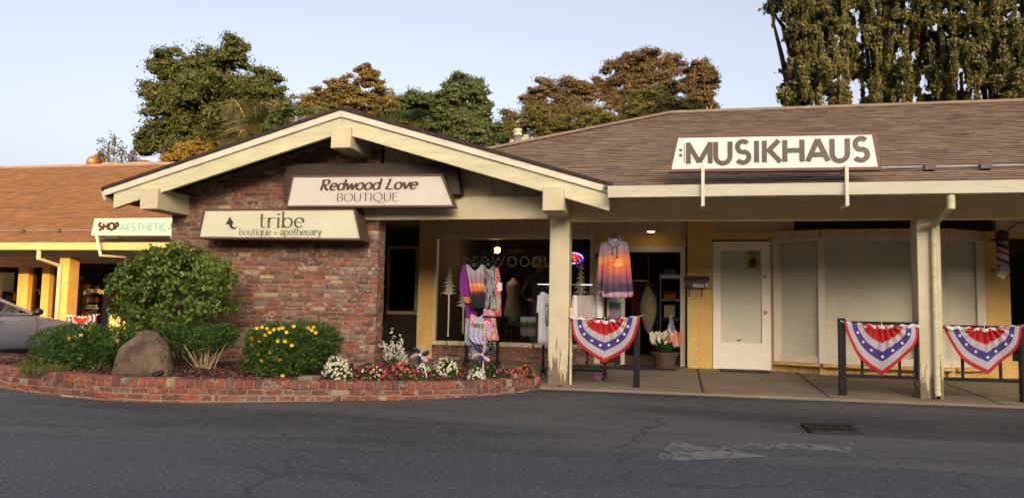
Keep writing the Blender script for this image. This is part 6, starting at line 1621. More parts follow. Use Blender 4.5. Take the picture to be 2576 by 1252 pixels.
tree('tall_eucalyptus', 'tallest broad domed eucalyptus in the middle of its group', 64,
     [(1545,172,26),(1575,155,26),(1605,150,26),(1640,146,26),(1675,150,24),(1700,162,24),(1550,205,28),(1585,205,30),(1630,195,28),(1680,195,30),(1610,235,32),(1560,245,30),(1660,235,32),(1520,225,22),(1505,215,18),(1540,275,34),(1700,225,24)],
     LF_EU, 11, 66, .45, .17, 8, trunk=1600, tr=.5, tmat='trunk_orange', limbs=15, droop=.5, limb_r=.36, group='eucalyptus on the skyline')
tree('tall_eucalyptus', 'right hand eucalyptus with a rounded top leaning over empty sky', 60,
     [(1745,175,22),(1770,172,22),(1790,195,20),(1760,205,24),(1795,215,14),(1735,215,20),(1770,235,22),(1750,260,28),(1785,262,18),(1725,265,28)],
     LF_EU, 11, 60, .43, .17, 9, trunk=1755, tr=.4, tmat='trunk_orange', limbs=10, droop=.5, limb_r=.36, group='eucalyptus on the skyline')
for i, (lb, bl) in enumerate([('olive green round bush tree behind the grey flue', [(1285,300,28),(1310,320,32),(1275,330,24),(1340,295,30),(1345,330,32),(1300,345,26)]),
      ('olive green round bush tree between the flue and the lone vent', [(1385,295,30),(1400,320,32),(1370,325,28),(1425,315,28),(1420,335,28)]),
      ('olive green bush tree below the orange forked eucalyptus limbs', [(1465,312,28),(1490,300,28),(1505,320,30),(1455,332,26),(1530,315,26)]),
      ('broad olive bush tree below the tallest eucalyptus', [(1570,290,34),(1600,262,32),(1635,245,30),(1555,315,30),(1610,295,34),(1650,275,32),(1590,320,28)]),
      ('darker green bush tree at the left end of the right ridge', [(1690,268,30),(1665,295,28),(1720,272,26),(1640,305,26),(1745,270,22),(1700,290,24)])]):
    tree('bush_tree', lb, 48-i*.7, bl, LF_BU, 13, 66, .30, .16, 20+i, tr=.22, group='bush trees along the skyline')
def ivy_tree(label, Y, x0, x1, seed, left=None, gaps=(), n=230):
    """tall trees draped in loose hanging curtains of ivy: many short hanging swags, with holes where the sky shows"""
    rng = np.random.default_rng(seed); rg = random.Random(seed); cx = (x0+x1)/2; base = PY(cx, 700, Y); base.z = 0
    t = thing('ivy_clad_tree', base, label, 'tree', 'tall ivy draped trees'); out = []; mb = MB(); k0 = 0
    while k0 < n:
        px, py = rg.uniform(x0, x1), rg.uniform(-110, 262)
        if left and px < np.interp(py, [q[0] for q in left], [q[1] for q in left])+rg.uniform(-6, 10): continue
        if any(((px-gx_)/rx_)**2+((py-gy_)/ry_)**2 < 1 for gx_, gy_, rx_, ry_ in gaps): continue
        k0 += 1; yy = Y+rg.uniform(-2.4, 2.0); k = mpp(px, 150, yy); big = rg.random() < .45
        hh_ = rg.uniform(16, 46) if big else rg.uniform(30, 95); ww = rg.uniform(10, 20) if big else rg.uniform(3, 8); m = int((ww*hh_)*rg.uniform(.85, 1.4))+40
        u = rng.random(m); taper = np.sin(np.clip(u*1.15+.12, 0, 1)*math.pi)**.6 if big else (1.05-.75*u)
        dx = rng.normal(0, .55, m)*ww*taper; dy = rng.normal(0, .55, m)*ww*taper*1.1; sw = np.sin(u*3+seed+k0)*ww*.35
        c = np.array(PY(px, py, yy)); C = np.stack([c[0]+(dx+sw)*k, c[1]+dy*k, c[2]-(u-.35)*hh_*k], 1)
        zmin = PY(px, 268, yy).z; C = C[C[:, 2] > zmin-1.2]; m = len(C)
        if m: out.append(leaves(C, np.stack([dx[:m]*.05, np.full(m, -.5), np.full(m, .35)], 1), .135, .085, .8, rng, .9))
        if rg.random() < .5: mb.tube([PY(px, py-hh_*.5, yy), PY(px+rg.uniform(-5,5), py+hh_*.3, yy), PY(px+rg.uniform(-4,4), py+hh_*.9, yy)], [.035,.025,.012], 4)
    np_quads('crown', np.concatenate(out), LF_IV, t)
    top_ = PY(cx, -160, Y); bk_ = Vector((0, 2.6, 0)); mb.tube([base+bk_, base.lerp(top_, .5)+Vector((.3,0,0))+bk_, top_+bk_], [.42,.32,.15], 10)
    for _ in range(9):
        e = PY(rg.uniform(x0+20, x1-10), rg.uniform(-60, 200), Y); s_ = base.lerp(top_, rg.uniform(.3,.9))+bk_; mb.tube([s_, s_.lerp(e,.5)+Vector((0,.5,.9)), e], [.13,.10,.04], 6)
    mb.build('trunk', M['trunk'], t, smooth=True)
LEFT = [(-110,1900),(14,1938),(36,1967),(79,1986),(126,1999),(150,1990),(168,1958),(200,1966),(239,1967),(270,1966)]
ivy_tree('ivy draped tree at the left of the tall right-hand trees, ragged against the sky', 33, 1915, 2135, 41, LEFT, [(2111,196,12,26),(2092,215,7,30),(2030,225,5,22),(2070,100,6,16),(2125,120,9,40)], 290)
ivy_tree('ivy draped tree in the middle of the tall right-hand trees with dark hollows', 35, 2120, 2405, 42, None, [(2162,84,14,26),(2192,160,14,24),(2150,235,9,20),(2381,34,16,24),(2330,215,16,30),(2270,150,8,30),(2175,215,8,18)], 330)
ivy_tree('dense ivy draped tree filling the top right corner', 34, 2385, 2720, 43, None, [(2400,190,10,40),(2450,60,8,18),(2505,225,22,16),(2560,120,8,30)], 420)
# palm
def palm():
    Y = 32; base = PY(640, 700, Y); base.z = 0; hub = PY(645, 392, Y); rng = np.random.default_rng(12)
    t = thing('feather_palm', base, 'feathery palm with arching fronds in front of the dark oak', 'tree')
    mb = MB(); mb.tube([base, base.lerp(hub,.5)+Vector((.1,0,0)), hub], [.28,.24,.2], 10); mb.build('trunk', M['trunk'], t, smooth=True)
    LP = leafmat('palm_leaflet', (.036,.046,.014), (.058,.066,.022), (.085,.080,.030), .2)
    tips = [(580,240),(612,252),(640,258),(690,265),(735,262),(770,320),(555,330),(546,395),(575,300),(700,300),(745,300),(720,345),(600,330),(670,300),(800,335),(560,370),(620,300),(760,290),(785,345),(660,245),(705,248),(590,360),(725,320)]
    for i, (px, py) in enumerate(tips):
        yy = Y+rng.uniform(-2, 2); e = PY(px, py, yy); mid = hub.lerp(e, .55)+Vector((0, 0, .9)); pts = []
        n = 16
        for k in range(n+1):
            f = k/n; p = (1-f)**2*hub+2*f*(1-f)*mid+f*f*e; p = p-Vector((0,0,.55*max(0,f-.7)**2*6)); pts.append(p)
        mb = MB(); mb.tube(pts, [.035*(1-.8*k/n) for k in range(n+1)], 5, 1); V = []
        for k in range(2, n*7):
            f = k/(n*7); q = f*n; a = pts[min(int(q), n-1)].lerp(pts[min(int(q)+1, n)], q-int(q)); d = (pts[min(int(q)+1, n)]-pts[min(int(q), n-1)]).normalized()
            for s_ in (-1, 1):
                side = d.cross(Vector((0, 1, 0))).normalized()*s_; l = (1.45 if f > .12 else .7)*math.sin(min(1, f*1.1+.12)*math.pi*.92)**.5*random.uniform(.8,1.15)+.1
                tip = a+side*l*.55+d*l*.45+Vector((random.uniform(-.1,.1), random.uniform(-.35,.35), -l*.45)); w_ = d*.020
                V.append([a-w_, a.lerp(tip,.5)+Vector((0,0,.06))-w_, tip, a.lerp(tip,.5)+Vector((0,0,.06))+w_])
        for q in V: mb.add(q, [(0,1,2,3)], 0)
        mb.build('frond', [LP, M['twig']], t)
palm()
def jacaranda():
    Y = 30; t = thing('jacaranda_tree', Vector((PY(745,700,Y).x, Y, 0)), 'purple blossom tree top just above the gable edge', 'tree'); rng = np.random.default_rng(14)
    V = crown([(722,320,10),(742,312,10),(760,308,8)], Y, 8, 40, .16, .12, rng); np_quads('blossoms', V, leafmat('jacaranda_blossom', (.13,.11,.19), (.18,.15,.25), (.23,.20,.30), .3), t)
    V = crown([(700,300,24),(725,285,26),(780,300,22),(810,290,24),(760,318,20),(840,300,20),(690,330,22)], Y+.4, 14, 120, .20, .06, rng, droop=.5); np_quads('crown', V, LF_GR, t)
    mb = MB(); b_ = PY(745,700,Y); b_.z = 0; mb.tube([b_, PY(750,320,Y)], [.16,.06], 8); mb.build('trunk', M['trunk'], t, smooth=True)
jacaranda()
def wispy(name, label, Y, stems, mat, seed, ll=.3, sparse=1.0):
    rng = np.random.default_rng(seed); base = PY(stems[0][0], 700, Y); base.z = 0; t = thing(name, base, label, 'tree'); mb = MB(); C = []
    for (xb, xt, yt, w_) in stems:
        a, e = PY(xb, 470, Y), PY(xt, yt, Y); mb.tube([Vector((a.x, Y, 0)), a, e], [.07,.05,.012], 5)
        for k in range(int(16*sparse)):
            f = rng.uniform(.25, 1); p = a.lerp(e, f); q = p+Vector((rng.normal(0, 1), rng.normal(0, 1), rng.uniform(-.1,.9)))*w_*mpp(xb, yt, Y)*(1.25-f); mb.tube([p, q], [.014,.005], 4)
            for _ in range(7): C.append(p.lerp(q, rng.uniform(.3,1.1))+Vector(rng.normal(0,.10,3)))
    C = np.array([tuple(c) for c in C]); np_quads('crown', leaves(C, np.tile([0,-.3,.6],(len(C),1)), ll, ll*.28, .3, rng), mat, t); mb.build('trunk', M['trunk'], t)
wispy('bamboo_clump', 'thin grey wispy bamboo stems above the left roof', 36, [(285,288,335,22),(270,255,352,20),(300,310,365,22),(320,335,380,22),(310,345,385,20),(275,272,360,18),(410,412,385,10),(420,418,372,8)], LF_GY, 51, .24, 1.3)
def conifer():
    Y = 35; rng = np.random.default_rng(53); base = PY(258, 700, Y); base.z = 0; t = thing('young_conifer', base, 'young layered conifer beside the turbine vent', 'tree'); mb = MB(); C = []
    tip = PY(255, 385, Y); bot = PY(258, 440, Y); mb.tube([base, bot, tip], [.12,.07,.015], 6)
    for k in range(26):
        f = k/26; p = bot.lerp(tip, f); a_ = rng.uniform(0, 6.28); l = (1-f)*46*mpp(258,400,Y)*rng.uniform(.6,1.2)+.1; e = p+Vector((math.cos(a_)*l, math.sin(a_)*l, .12*l)); mb.tube([p, e], [.02,.005], 4)
        for _ in range(26): C.append(p.lerp(e, rng.uniform(.2,1.05))+Vector(rng.normal(0,.05,3)))
    C = np.array([tuple(c) for c in C]); np_quads('crown', leaves(C, np.tile([0,0,1.],(len(C),1)), .18, .05, .1, rng), LF_BU, t); mb.build('trunk', M['trunk'], t)
conifer()

# ------------------------------------------------------------------ planter shrubs and flowers
def ell_leaves(blobs, n, L, W, rng, base_z=None, spread=.7, droop=0.0, up=.3, inner=.25, sprig=0):
    """leaves on overlapping ellipsoids: blob = (centre Vector, rx, ry, rz)"""
    out = []; tot = sum(b[1]*b[3] for b in blobs)
    for c, rx, ry, rz in blobs:
        m = int(n*rx*rz/tot); d = unit(rng.normal(0, 1, (m, 3)))
        lump = 1+.10*np.sin(d[:, :1]*7+c.x*3)*np.cos(d[:, 2:3]*6+c.y)
        rad = np.where(rng.random((m, 1)) < inner, rng.uniform(.5, .95, (m, 1)), rng.uniform(.9, 1.06, (m, 1)))*lump
        if sprig:                                  # leaves gather on shoots, leaving dark gaps between them
            ns = max(3, m//sprig); pick = rng.integers(0, ns, m); d, rad = d[:ns][pick], (rad[:ns]*rng.uniform(.86, 1.12, (ns, 1)))[pick]
            C = np.array(c)+d*rad*np.array([rx, ry, rz])+rng.normal(0, .042, (m, 3)); d = unit(d+rng.normal(0, .35, (m, 3)))
        else: C = np.array(c)+d*rad*np.array([rx, ry, rz])
        k = C[:, 2] > (base_z if base_z is not None else -9); out.append(leaves(C[k], d[k]+np.array([0,-.2,up]), L, W, droop, rng, spread))
    return np.concatenate(out)
def folded(V, lift=.16):
    """give each rhombus leaf a folded midrib: two triangles"""
    a, b_, c, d = V[:,0], V[:,1], V[:,2], V[:,3]; n = np.cross(c-a, b_-d); n = unit(n)*np.linalg.norm(b_-d, axis=1, keepdims=True)*lift
    b2, d2 = b_+n, d+n
    return np.concatenate([np.stack([a, b2, c], 1), np.stack([a, c, d2], 1)])
def shrub(name, label, blobs, n, L, W, mat, stems, seed, base_z=.2, cat='shrub', fold=True, rosette=False, stem_mat='trunk', stem_r=.012, **kw):
    rng = np.random.default_rng(seed); c0 = blobs[0][0]; t = thing(name, (c0.x, c0.y, base_z), label, cat)
    V = ell_leaves(blobs, n, L, W, rng, base_z-.02, **kw)
    if rosette:
        C = V.mean(1); nrm = unit(C-np.array(c0)+np.array([0,-.1,.25])); out = []
        for k in range(7):
            dirs = unit(nrm*.75+rng.normal(0, .75, C.shape)); sd = unit(np.cross(dirs, rng.normal(0, 1, C.shape))); l = L*rng.uniform(.7,1.2,(len(C),1)); w_ = W*.5
            out.append(np.stack([C, C+dirs*l*.55-sd*w_, C+dirs*l, C+dirs*l*.55+sd*w_], 1))
        V = np.concatenate(out); np_quads('leaves', V, mat, t)
    elif fold: np_quads('leaves', folded(V), mat, t, k=3)
    else: np_quads('leaves', V, mat, t)
    mb = MB()
    for p, q, r_ in stems: mb.tube([p, p.lerp(q,.5)+Vector((random.uniform(-.03,.03), random.uniform(-.03,.03), .02)), q], [r_, r_*.8, r_*.5], 6)
    mb.build('stems', M[stem_mat], t); return t
def blob(px, py, rpx, rpy, Y, ry=None):
    k = mpp(px, py, Y); return (PY(px, py, Y), rpx*k, (ry if ry else rpx*k*.85), rpy*k)
SHR = leafmat('glossy_shrub_leaf', (.050,.098,.016), (.105,.180,.026), (.22,.27,.04), .30, .38, .4)
SY_ = 9.75
bl = [blob(405,700,90,62,SY_,.50),blob(470,690,95,58,SY_,.5),blob(350,720,55,50,SY_,.42),blob(535,690,48,42,SY_,.4),blob(440,770,110,50,SY_,.5),blob(350,785,50,42,SY_,.4),blob(530,760,45,50,SY_,.42),blob(440,660,75,40,SY_,.45),blob(420,810,80,28,SY_,.4)]
def VZ(px, py, Y, z=None): p = PY(px, py, Y); return Vector((p.x, p.y, z)) if z is not None else p
rb = random.Random(9)
for i in range(44):
    a_ = rb.uniform(-.45, 3.6); bl.append(blob(440+math.cos(a_)*rb.uniform(100,146), 730-math.sin(a_)*rb.uniform(78,108), rb.uniform(8,24), rb.uniform(7,18), SY_+rb.uniform(-.35,.2), .16))
stems = [(VZ(445+i*8, 900, SY_, .2), VZ(360+i*36, 760+12*(i % 2), SY_), .022) for i in range(6)]+[(VZ(470, 900, SY_, .2), VZ(440, 700, SY_), .03)]
shrub('leafy_shrub', 'large rounded glossy leaved shrub behind the boulder', bl, 9800, .074, .046, SHR, stems, 61, spread=.7, droop=.35, inner=.3, sprig=17)
FINE = leafmat('fine_shrub_leaf', (.030,.076,.015), (.058,.122,.022), (.115,.185,.034), .25, .5)
Y1 = PZ(200, 935, .2).y+.55
bl = [blob(150,868,50,45,Y1,.4),blob(205,862,55,46,Y1,.45),blob(265,862,55,42,Y1,.45),blob(310,865,34,38,Y1,.4),blob(230,895,70,42,Y1,.45),blob(180,900,48,38,Y1,.38)]
st = [(VZ(230+i*7, 930, Y1, .2), VZ(190+i*22, 870, Y1), .012) for i in range(6)]
shrub('daisy_shrub', 'low dark green shrub at the left end of the planter, in front of the car', bl, 1500, .075, .016, FINE, st, 62, rosette=True, stem_mat='twig')
Y2 = PZ(500, 935, .2).y+.45
bl = [blob(455,850,46,30,Y2,.3),blob(530,852,50,32,Y2,.3),blob(560,845,26,26,Y2,.25),blob(500,872,46,24,Y2,.3),blob(425,845,18,26,Y2,.22)]
st = []
for i in range(26):
    a_ = random.uniform(-1, 1); st.append((VZ(515+a_*22, 935, Y2-.12, .19), VZ(515+a_*62+random.uniform(-8,8), 862+random.uniform(-8,34), Y2-random.uniform(0,.25)), random.uniform(.006,.013)))
st.append((VZ(500, 930, Y2-.15, .19), VZ(462, 866, Y2-.32), .015))
shrub('woody_shrub', 'half bare woody shrub with dry pale stems right of the boulder', bl, 800, .07, .016, FINE, st, 63, rosette=True, stem_mat='twig')
Y3 = PZ(690, 950, .2).y+.42
bl = [blob(690,872,66,52,Y3,.4),blob(760,868,72,54,Y3+.25,.45),blob(800,865,46,48,Y3+.3,.4),blob(665,905,46,40,Y3,.35),blob(690,925,48,28,Y3-.05,.3),blob(735,900,62,42,Y3,.4)]
st = [(VZ(700+i*9, 935, Y3, .2), VZ(670+i*22, 880, Y3), .010) for i in range(6)]
yd = shrub('daisy_shrub', 'rounded dark green bush dotted with yellow daisies against the brick wall', bl, 2100, .075, .016, FINE, st, 64, rosette=True, stem_mat='twig')
dym = plain('daisy_yellow', (.75,.50,.02), .6)
for (px, py) in [(636,865),(647,825),(660,822),(672,826),(680,835),(668,842),(653,857),(703,826),(712,824),(699,857),(718,858),(650,890),(681,886),(660,905),(705,905),(752,882),(760,890),(748,885),(776,824),(785,830),(768,822),(740,820),(690,828),(722,835),(795,836),(675,900),(712,944),(790,822),(632,850),(735,868)]:
    V = []; p = PY(px, py, Y3-.36+random.uniform(0,.1)+(.3 if px > 740 else 0))
    for k in range(9):
        a_ = k*.698+random.random()*.2; tl = random.uniform(-.4,.4); d = Vector((math.cos(a_), -.3+tl*.3, math.sin(a_)*.8)); n = d.cross(Vector((0,1,0))).normalized()*.007; V.append([p, p+d*.018-n, p+d*.033, p+d*.018+n])
    np_quads('daisy', V, dym, yd)
lsh = [o for o in COL.objects if o.name == 'daisy_shrub'][0]
dlm = plain('daisy_lemon', (.6,.55,.06), .6)
for (px, py) in [(205,842),(190,848),(175,850)]:
    V = []; p = PY(px, py, Y1-.3)
    for k in range(9): a_ = k*.698; d = Vector((math.cos(a_), -.3, math.sin(a_)*.8)); n = d.cross(Vector((0,1,0))).normalized()*.008; V.append([p, p+d*.02-n, p+d*.034, p+d*.02+n])
    np_quads('daisy', V, dlm, lsh)
# yellow-green ground cover at the left
V = []
for i in range(2600):
    px, py = random.uniform(45, 180), random.uniform(908, 946); 
    if (px-110)**2/68**2+(py-930)**2/20**2 > 1: continue
    p = PZ(px, py, .21); h_ = random.uniform(.03,.10); a_ = random.uniform(0,6.28); d = Vector((math.cos(a_)*.5, math.sin(a_)*.5, 1))*h_; n = Vector((math.sin(a_), -math.cos(a_), 0))*.006; V.append([p-n, p+d*.5-n, p+d, p+d*.5+n])
gc = np_quads('ground_cover', V, leafmat('ground_cover_leaf', (.07,.085,.018), (.11,.12,.022), (.14,.13,.03), .3), at=PZ(110, 930, .2)); tag(gc, kind='stuff')

def flower_clump(name, label, px, py, w, h, leaf, petals, nl, nf, seed, fs=.035, zb=.19, spread=.7, tall=False, group=None, dz=.0):
    rng = np.random.default_rng(seed); rg = random.Random(seed); b = PZ(px, py, zb); b.y += w*.5*mpp(px, py, b.y)*.55; k = mpp(px, py, b.y); rx, rz = w*.5*k, h*k
    t = thing(name, (b.x, b.y, zb), label, 'flowers', group)
    m = int(nl*1.5); d = unit(rng.normal(0, 1, (m, 3))); d[:, 2] = np.abs(d[:, 2]); rad = rng.uniform(.35, 1, (m, 1))**.5*.93
    C = np.array([b.x, b.y, zb+.01])+d*rad*np.array([rx, rx*.8, rz]); np_quads('leaves', folded(leaves(C, d+np.array([0,-.2,.4]), .045, .03, .1, rng)), leaf, t, k=3)
    mats = petals if isinstance(petals, (list, tuple)) else [petals]; V = []; mi = []
    for i in range(int(nf*1.35)):
        dd = Vector(rng.normal(0, 1, 3)); dd.z = abs(dd.z)+.15; dd.y -= .35; dd.normalize(); q = Vector((b.x, b.y, zb+.01))+Vector((dd.x*rx, dd.y*rx*.8, dd.z*rz))*rng.uniform(.88,1.06)
        nrm = (dd+Vector((rng.normal(0,.35), -.35+rng.normal(0,.3), rng.normal(0,.35)))).normalized(); u = nrm.orthogonal().normalized(); v = nrm.cross(u); c_ = rg.randrange(len(mats)); s_ = fs*.68*rg.uniform(.6,1.25)
        for j_ in range(5):
            a_ = j_*1.2566+rg.random()*.3; dr = u*math.cos(a_)+v*math.sin(a_); sd = nrm.cross(dr)
            V.append([q, q+dr*s_*.35-sd*s_*.28+nrm*.004, q+dr*s_*.62+nrm*.002, q+dr*s_*.35+sd*s_*.28+nrm*.004]); mi.append(c_)
    np_quads('blossoms', V, list(mats), t, mi=mi); return t
def pet(name, c): return islands(name, [(0, tuple(x*.8 for x in c)), (1, tuple(min(.95, x*1.15) for x in c))], .65, trans=.15)
P_ = {k: pet('petal_'+k, c) for k, c in dict(white=(.64,.63,.50), cream=(.60,.58,.36), coral=(.60,.15,.10), red=(.42,.015,.02), orange=(.62,.10,.03), pink=(.55,.10,.22), magenta=(.36,.02,.22), purple=(.26,.06,.32), crimson=(.22,.012,.05)).items()}
LFB = leafmat('bedding_leaf', (.020,.050,.012), (.035,.078,.016), (.065,.11,.024), .25)
FL = [('flower_mound', 'big cream white flower mound right of the paving block', 838, 960, 82, 60, ['cream','white'], 700, 130, .044),
 ('flower_mound', 'low orange, pink and red flowers just right of the cream mound', 925, 962, 88, 42, ['coral','orange','pink','white'], 600, 60, .036),
 ('flower_mound', 'dark red and purple petunias behind the low orange flowers', 918, 940, 60, 26, ['purple','crimson','crimson'], 220, 28, .05),
 ('flower_mound', 'magenta petunias at the corner of the brick pillar', 963, 935, 40, 26, ['magenta','crimson'], 160, 22, .05),
 ('flower_mound', 'coral pink flower cluster below the tall white snapdragons', 1010, 948, 76, 36, ['coral','coral','pink'], 420, 80, .042),
 ('flower_mound', 'low green leafy plants with a few coral buds by the left pinwheel stick', 1030, 965, 96, 22, ['coral'], 620, 9, .04),
 ('flower_mound', 'small white flowers left of the left pinwheel stick', 1055, 945, 46, 30, ['white'], 200, 42, .045),
 ('flower_mound', 'tall white flower mound between the two pinwheels', 1113, 955, 72, 54, ['white','cream'], 520, 105, .045),
 ('flower_mound', 'small red flowers right of the tall white mound', 1158, 955, 30, 30, ['red'], 160, 16, .045),
 ('flower_mound', 'crimson flowers over dark leaves behind the right pinwheel', 1192, 938, 60, 26, ['crimson','magenta'], 320, 18, .045),
 ('flower_mound', 'bright white flowers at the foot of the right pinwheel stick', 1195, 960, 48, 36, ['white'], 280, 32, .055),
 ('flower_mound', 'lilac flowers right of the right pinwheel', 1262, 946, 44, 22, ['purple','pink'], 160, 24, .04),
 ('flower_mound', 'small pink flowers between lilac ones and the orange geranium', 1288, 950, 36, 26, ['pink','coral'], 160, 26, .036),
 ('flower_mound', 'mixed pink and orange geranium by the raised end bricks', 1318, 952, 44, 34, ['pink','orange','coral'], 260, 34, .04),
 ('leafy_plant', 'dusty green herb right of the right pinwheel stick', 1232, 952, 34, 36, ['cream'], 240, 5, .03)]
for i, (nm, lb, px, py, w_, h_, pc, nl, nf, fs) in enumerate(FL):
    flower_clump(nm, lb, px, py, w_, h_, LFB, [P_[q] for q in pc], nl, nf, 100+i, fs, zb=.19 if px < 1000 else .165)
def snapdragon():
    zb = .18; b = PZ(992, 935, zb); b.y += .15; k = mpp(992, 900, b.y); t = thing('snapdragon', (b.x, b.y, zb), 'tall white snapdragon spikes beside the brick pillar', 'flowers'); rng = np.random.default_rng(77)
    C = []; mb = MB(); V = []
    for (px, py) in [(987,829),(1007,850),(967,862),(985,858),(1000,868),(1015,880),(975,875),(965,868),(1005,895),(990,880),(970,895),(1022,895)]:
        tp = PY(px, py, b.y+rng.uniform(-.1,.1)); bs_ = Vector((b.x+(tp.x-b.x)*.45, b.y, zb)); mb.tube([bs_, bs_.lerp(tp,.5), tp], [.006,.005,.003], 5)
        for f in np.linspace(.55, 1, 8 if py > 835 else 4): 
            q = bs_.lerp(tp, f)
            for _ in range(2):
                c = q+Vector(rng.normal(0,.018,3))
                for j_ in range(4): d = Vector(rng.normal(0,1,3)).normalized(); n = d.orthogonal().normalized()*.011; V.append([c, c+d*.016-n, c+d*.03, c+d*.016+n])
        for f in np.linspace(.02, .6, 26): C.append(tuple(bs_.lerp(tp, f)+Vector(rng.normal(0,.035,3))))
    C = np.array(C); np_quads('leaves', leaves(C, np.tile([0,-.4,.3],(len(C),1)), .055, .018, -.3, rng), LFB, t); np_quads('blossoms', V, P_['white'], t); mb.build('stems', M['stem'], t)
snapdragon()

# pinwheels
def blade_mat():
    m, nt, b, N, L = newmat('pinwheel_stripes'); uv = coords(nt, 'UV'); st = mathn(nt, 'LESS_THAN', mathn(nt, 'FRACT', mathn(nt, 'MULTIPLY', sep(nt, uv, 1), 4.0)), .5)
    L(mixc(nt, st, (.62,.60,.56), (.36,.02,.035)), b.inputs['Base Color']); b.inputs['Roughness'].default_value = .6
    m2, nt, b, N, L = newmat('pinwheel_stars'); uv = coords(nt, 'UV'); vo = N('ShaderNodeTexVoronoi'); vo.inputs['Scale'].default_value = 5; vo.inputs['Randomness'].default_value = .3; L(uv, vo.inputs['Vector'])
    L(mixc(nt, mathn(nt, 'LESS_THAN', vo.outputs['Distance'], .19), (.010,.013,.065), (.6,.6,.62)), b.inputs['Base Color']); b.inputs['Roughness'].default_value = .6; b.inputs['Specular IOR Level'].default_value = .15; return m, m2
BM = blade_mat()
def pinwheel(label, hub, foot, zb=.17):
    f = PZ(*foot, zb); k = mpp(*foot, f.y); h_ = PY(*hub, f.y); h_.y -= .03; t = thing('pinwheel', f, label, 'pinwheel', 'flag pattern pinwheels')
    mb = MB(); mb.tube([f-Vector((0,0,.03)), h_+Vector((0,.03,-.0))], .009, 8); mb.build('stick', M['cream_trim'], t); R_ = 25*k
    for i in range(6):
        a_ = R(95+60*i); d = Vector((math.cos(a_), 0, math.sin(a_))); s_ = Vector((d.z, 0, -d.x))
        def fn(u, v):
            w_ = R_*(.30+.5*u*(1-u)*1.8)*(1 if u < .9 else .8); return tuple(h_+d*(R_*(.12+.88*u))+s_*(w_*(v-.15)*.8+R_*.16*u)+Vector((0, -.04*math.sin(v*2.6)-.012*u, 0)))
        uv_grid('blade', fn, 8, 6, BM[i % 2], t, .002)
    mb = MB(); mb.ball((h_.x, h_.y-.04, h_.z), .018, n=10); mb.build('hub', M['white'], t)
pinwheel('left flag pattern pinwheel with leaning stick, left of the tall white mound', (1061,891), (1078,962))
pinwheel('right flag pattern pinwheel on an upright stick before the dress stand', (1216,890), (1215,958))
mb = MB(); c = PY(1325, 940, 11.5); cc = PZ(1512, 945, wz(11.5)); mb.prism([(cc.x-.14,wz(11.5)+.0),(cc.x+.05,wz(11.5)+.0),(cc.x+.14,wz(11.5)+.13),(cc.x+.02,wz(11.5)+.10),(cc.x-.05,wz(11.5)+.05)], 11.4, 11.5, 'Y')
tag(mb.build('crumpled_wrapper', noise_mat('pink_wrapper', [(.4,(.40,.10,.22)),(.55,(.16,.07,.35)),(.65,(.5,.3,.4))], 12), bevel=.01), 'crumpled pink and purple wrapper under the garment rail', 'wrapper')

# ------------------------------------------------------------------ road fittings
def grate():
    q = [PZ(2018,1070,0), PZ(2140,1072,0), PZ(2163,1091,0), PZ(2042,1089,0)]; c = sum(q, Vector())/4; ex = q[1]-q[0]; ey = q[3]-q[0]; t = thing('drain_grate', c, 'rusty rectangular drain grate set in the asphalt', 'drain grate')
    lx_, ly_ = ex.normalized(), ey.normalized(); z = Vector((0,0,1)); mb = MB()
    mb.poly([q[0]+z*.004, q[3]+z*.004, q[2]+z*.004, q[1]+z*.004]); mb.build('pit', M['dark'], t)
    m_ = paint('rusty_iron', (.03,.026,.022), .7, .4, 14, .4, metal=.3); mb = MB()
    for a, b_ in ((0,1),(1,2),(2,3),(3,0)): mb.tube([q[a]+z*.012, q[b_]+z*.012], .02, 4)
    mb.tube([q[0]+ey*.5+z*.012, q[1]+ey*.5+z*.012], .02, 4)
    for i in range(1, 12): f = i/12; mb.tube([q[0]+ex*f+z*.012, q[3]+ex*f+z*.012], .016, 4)
    mb.build('bars', m_, t)
grate()
def arrow():
    m, nt, b, N, L = newmat('faded_paint'); v = coords(nt); w1 = noise(nt, 9, 6, .7, v); w2 = noise(nt, 1.6, 4, .6, v)
    f = ramp(nt, mathn(nt, 'ADD', w1, mathn(nt, 'MULTIPLY', w2, .8)), [(.62,(0,0,0)),(1.0,(1,1,1))]); c_ = mixc(nt, f, (.080,.082,.087), (.165,.165,.165)); L(c_, b.inputs['Base Color']); b.inputs['Roughness'].default_value = .8
    tr_ = N('ShaderNodeBsdfTransparent'); mx = N('ShaderNodeMixShader'); L(ramp(nt, mathn(nt, 'ADD', w1, mathn(nt, 'MULTIPLY', w2, .8)), [(.60,(0,0,0)),(.95,(1,1,1))]), mx.inputs[0]); L(tr_.outputs[0], mx.inputs[1]); L(b.outputs[0], mx.inputs[2]); L(mx.outputs[0], nt.nodes['Material Output'].inputs[0])
    mb = MB()
    for pts in ([(1800,1119),(1850,1116),(1900,1114),(1960,1113),(2040,1116),(2140,1123),(2135,1138),(2040,1132),(1950,1129),(1880,1131),(1830,1134)], [(1690,1110),(1720,1112),(1745,1120),(1790,1125),(1840,1132),(1870,1137),(1935,1147),(1880,1150),(1800,1154),(1710,1158),(1665,1157),(1655,1148)]):
        P3 = [PZ(x, y, .004) for x, y in pts]; mb.poly(P3[::-1])
    o = mb.build('painted_arrow', m, at=PZ(1850,1130,.004)); tag(o, 'faded grey white arrow painted on the asphalt', 'road marking')
arrow()

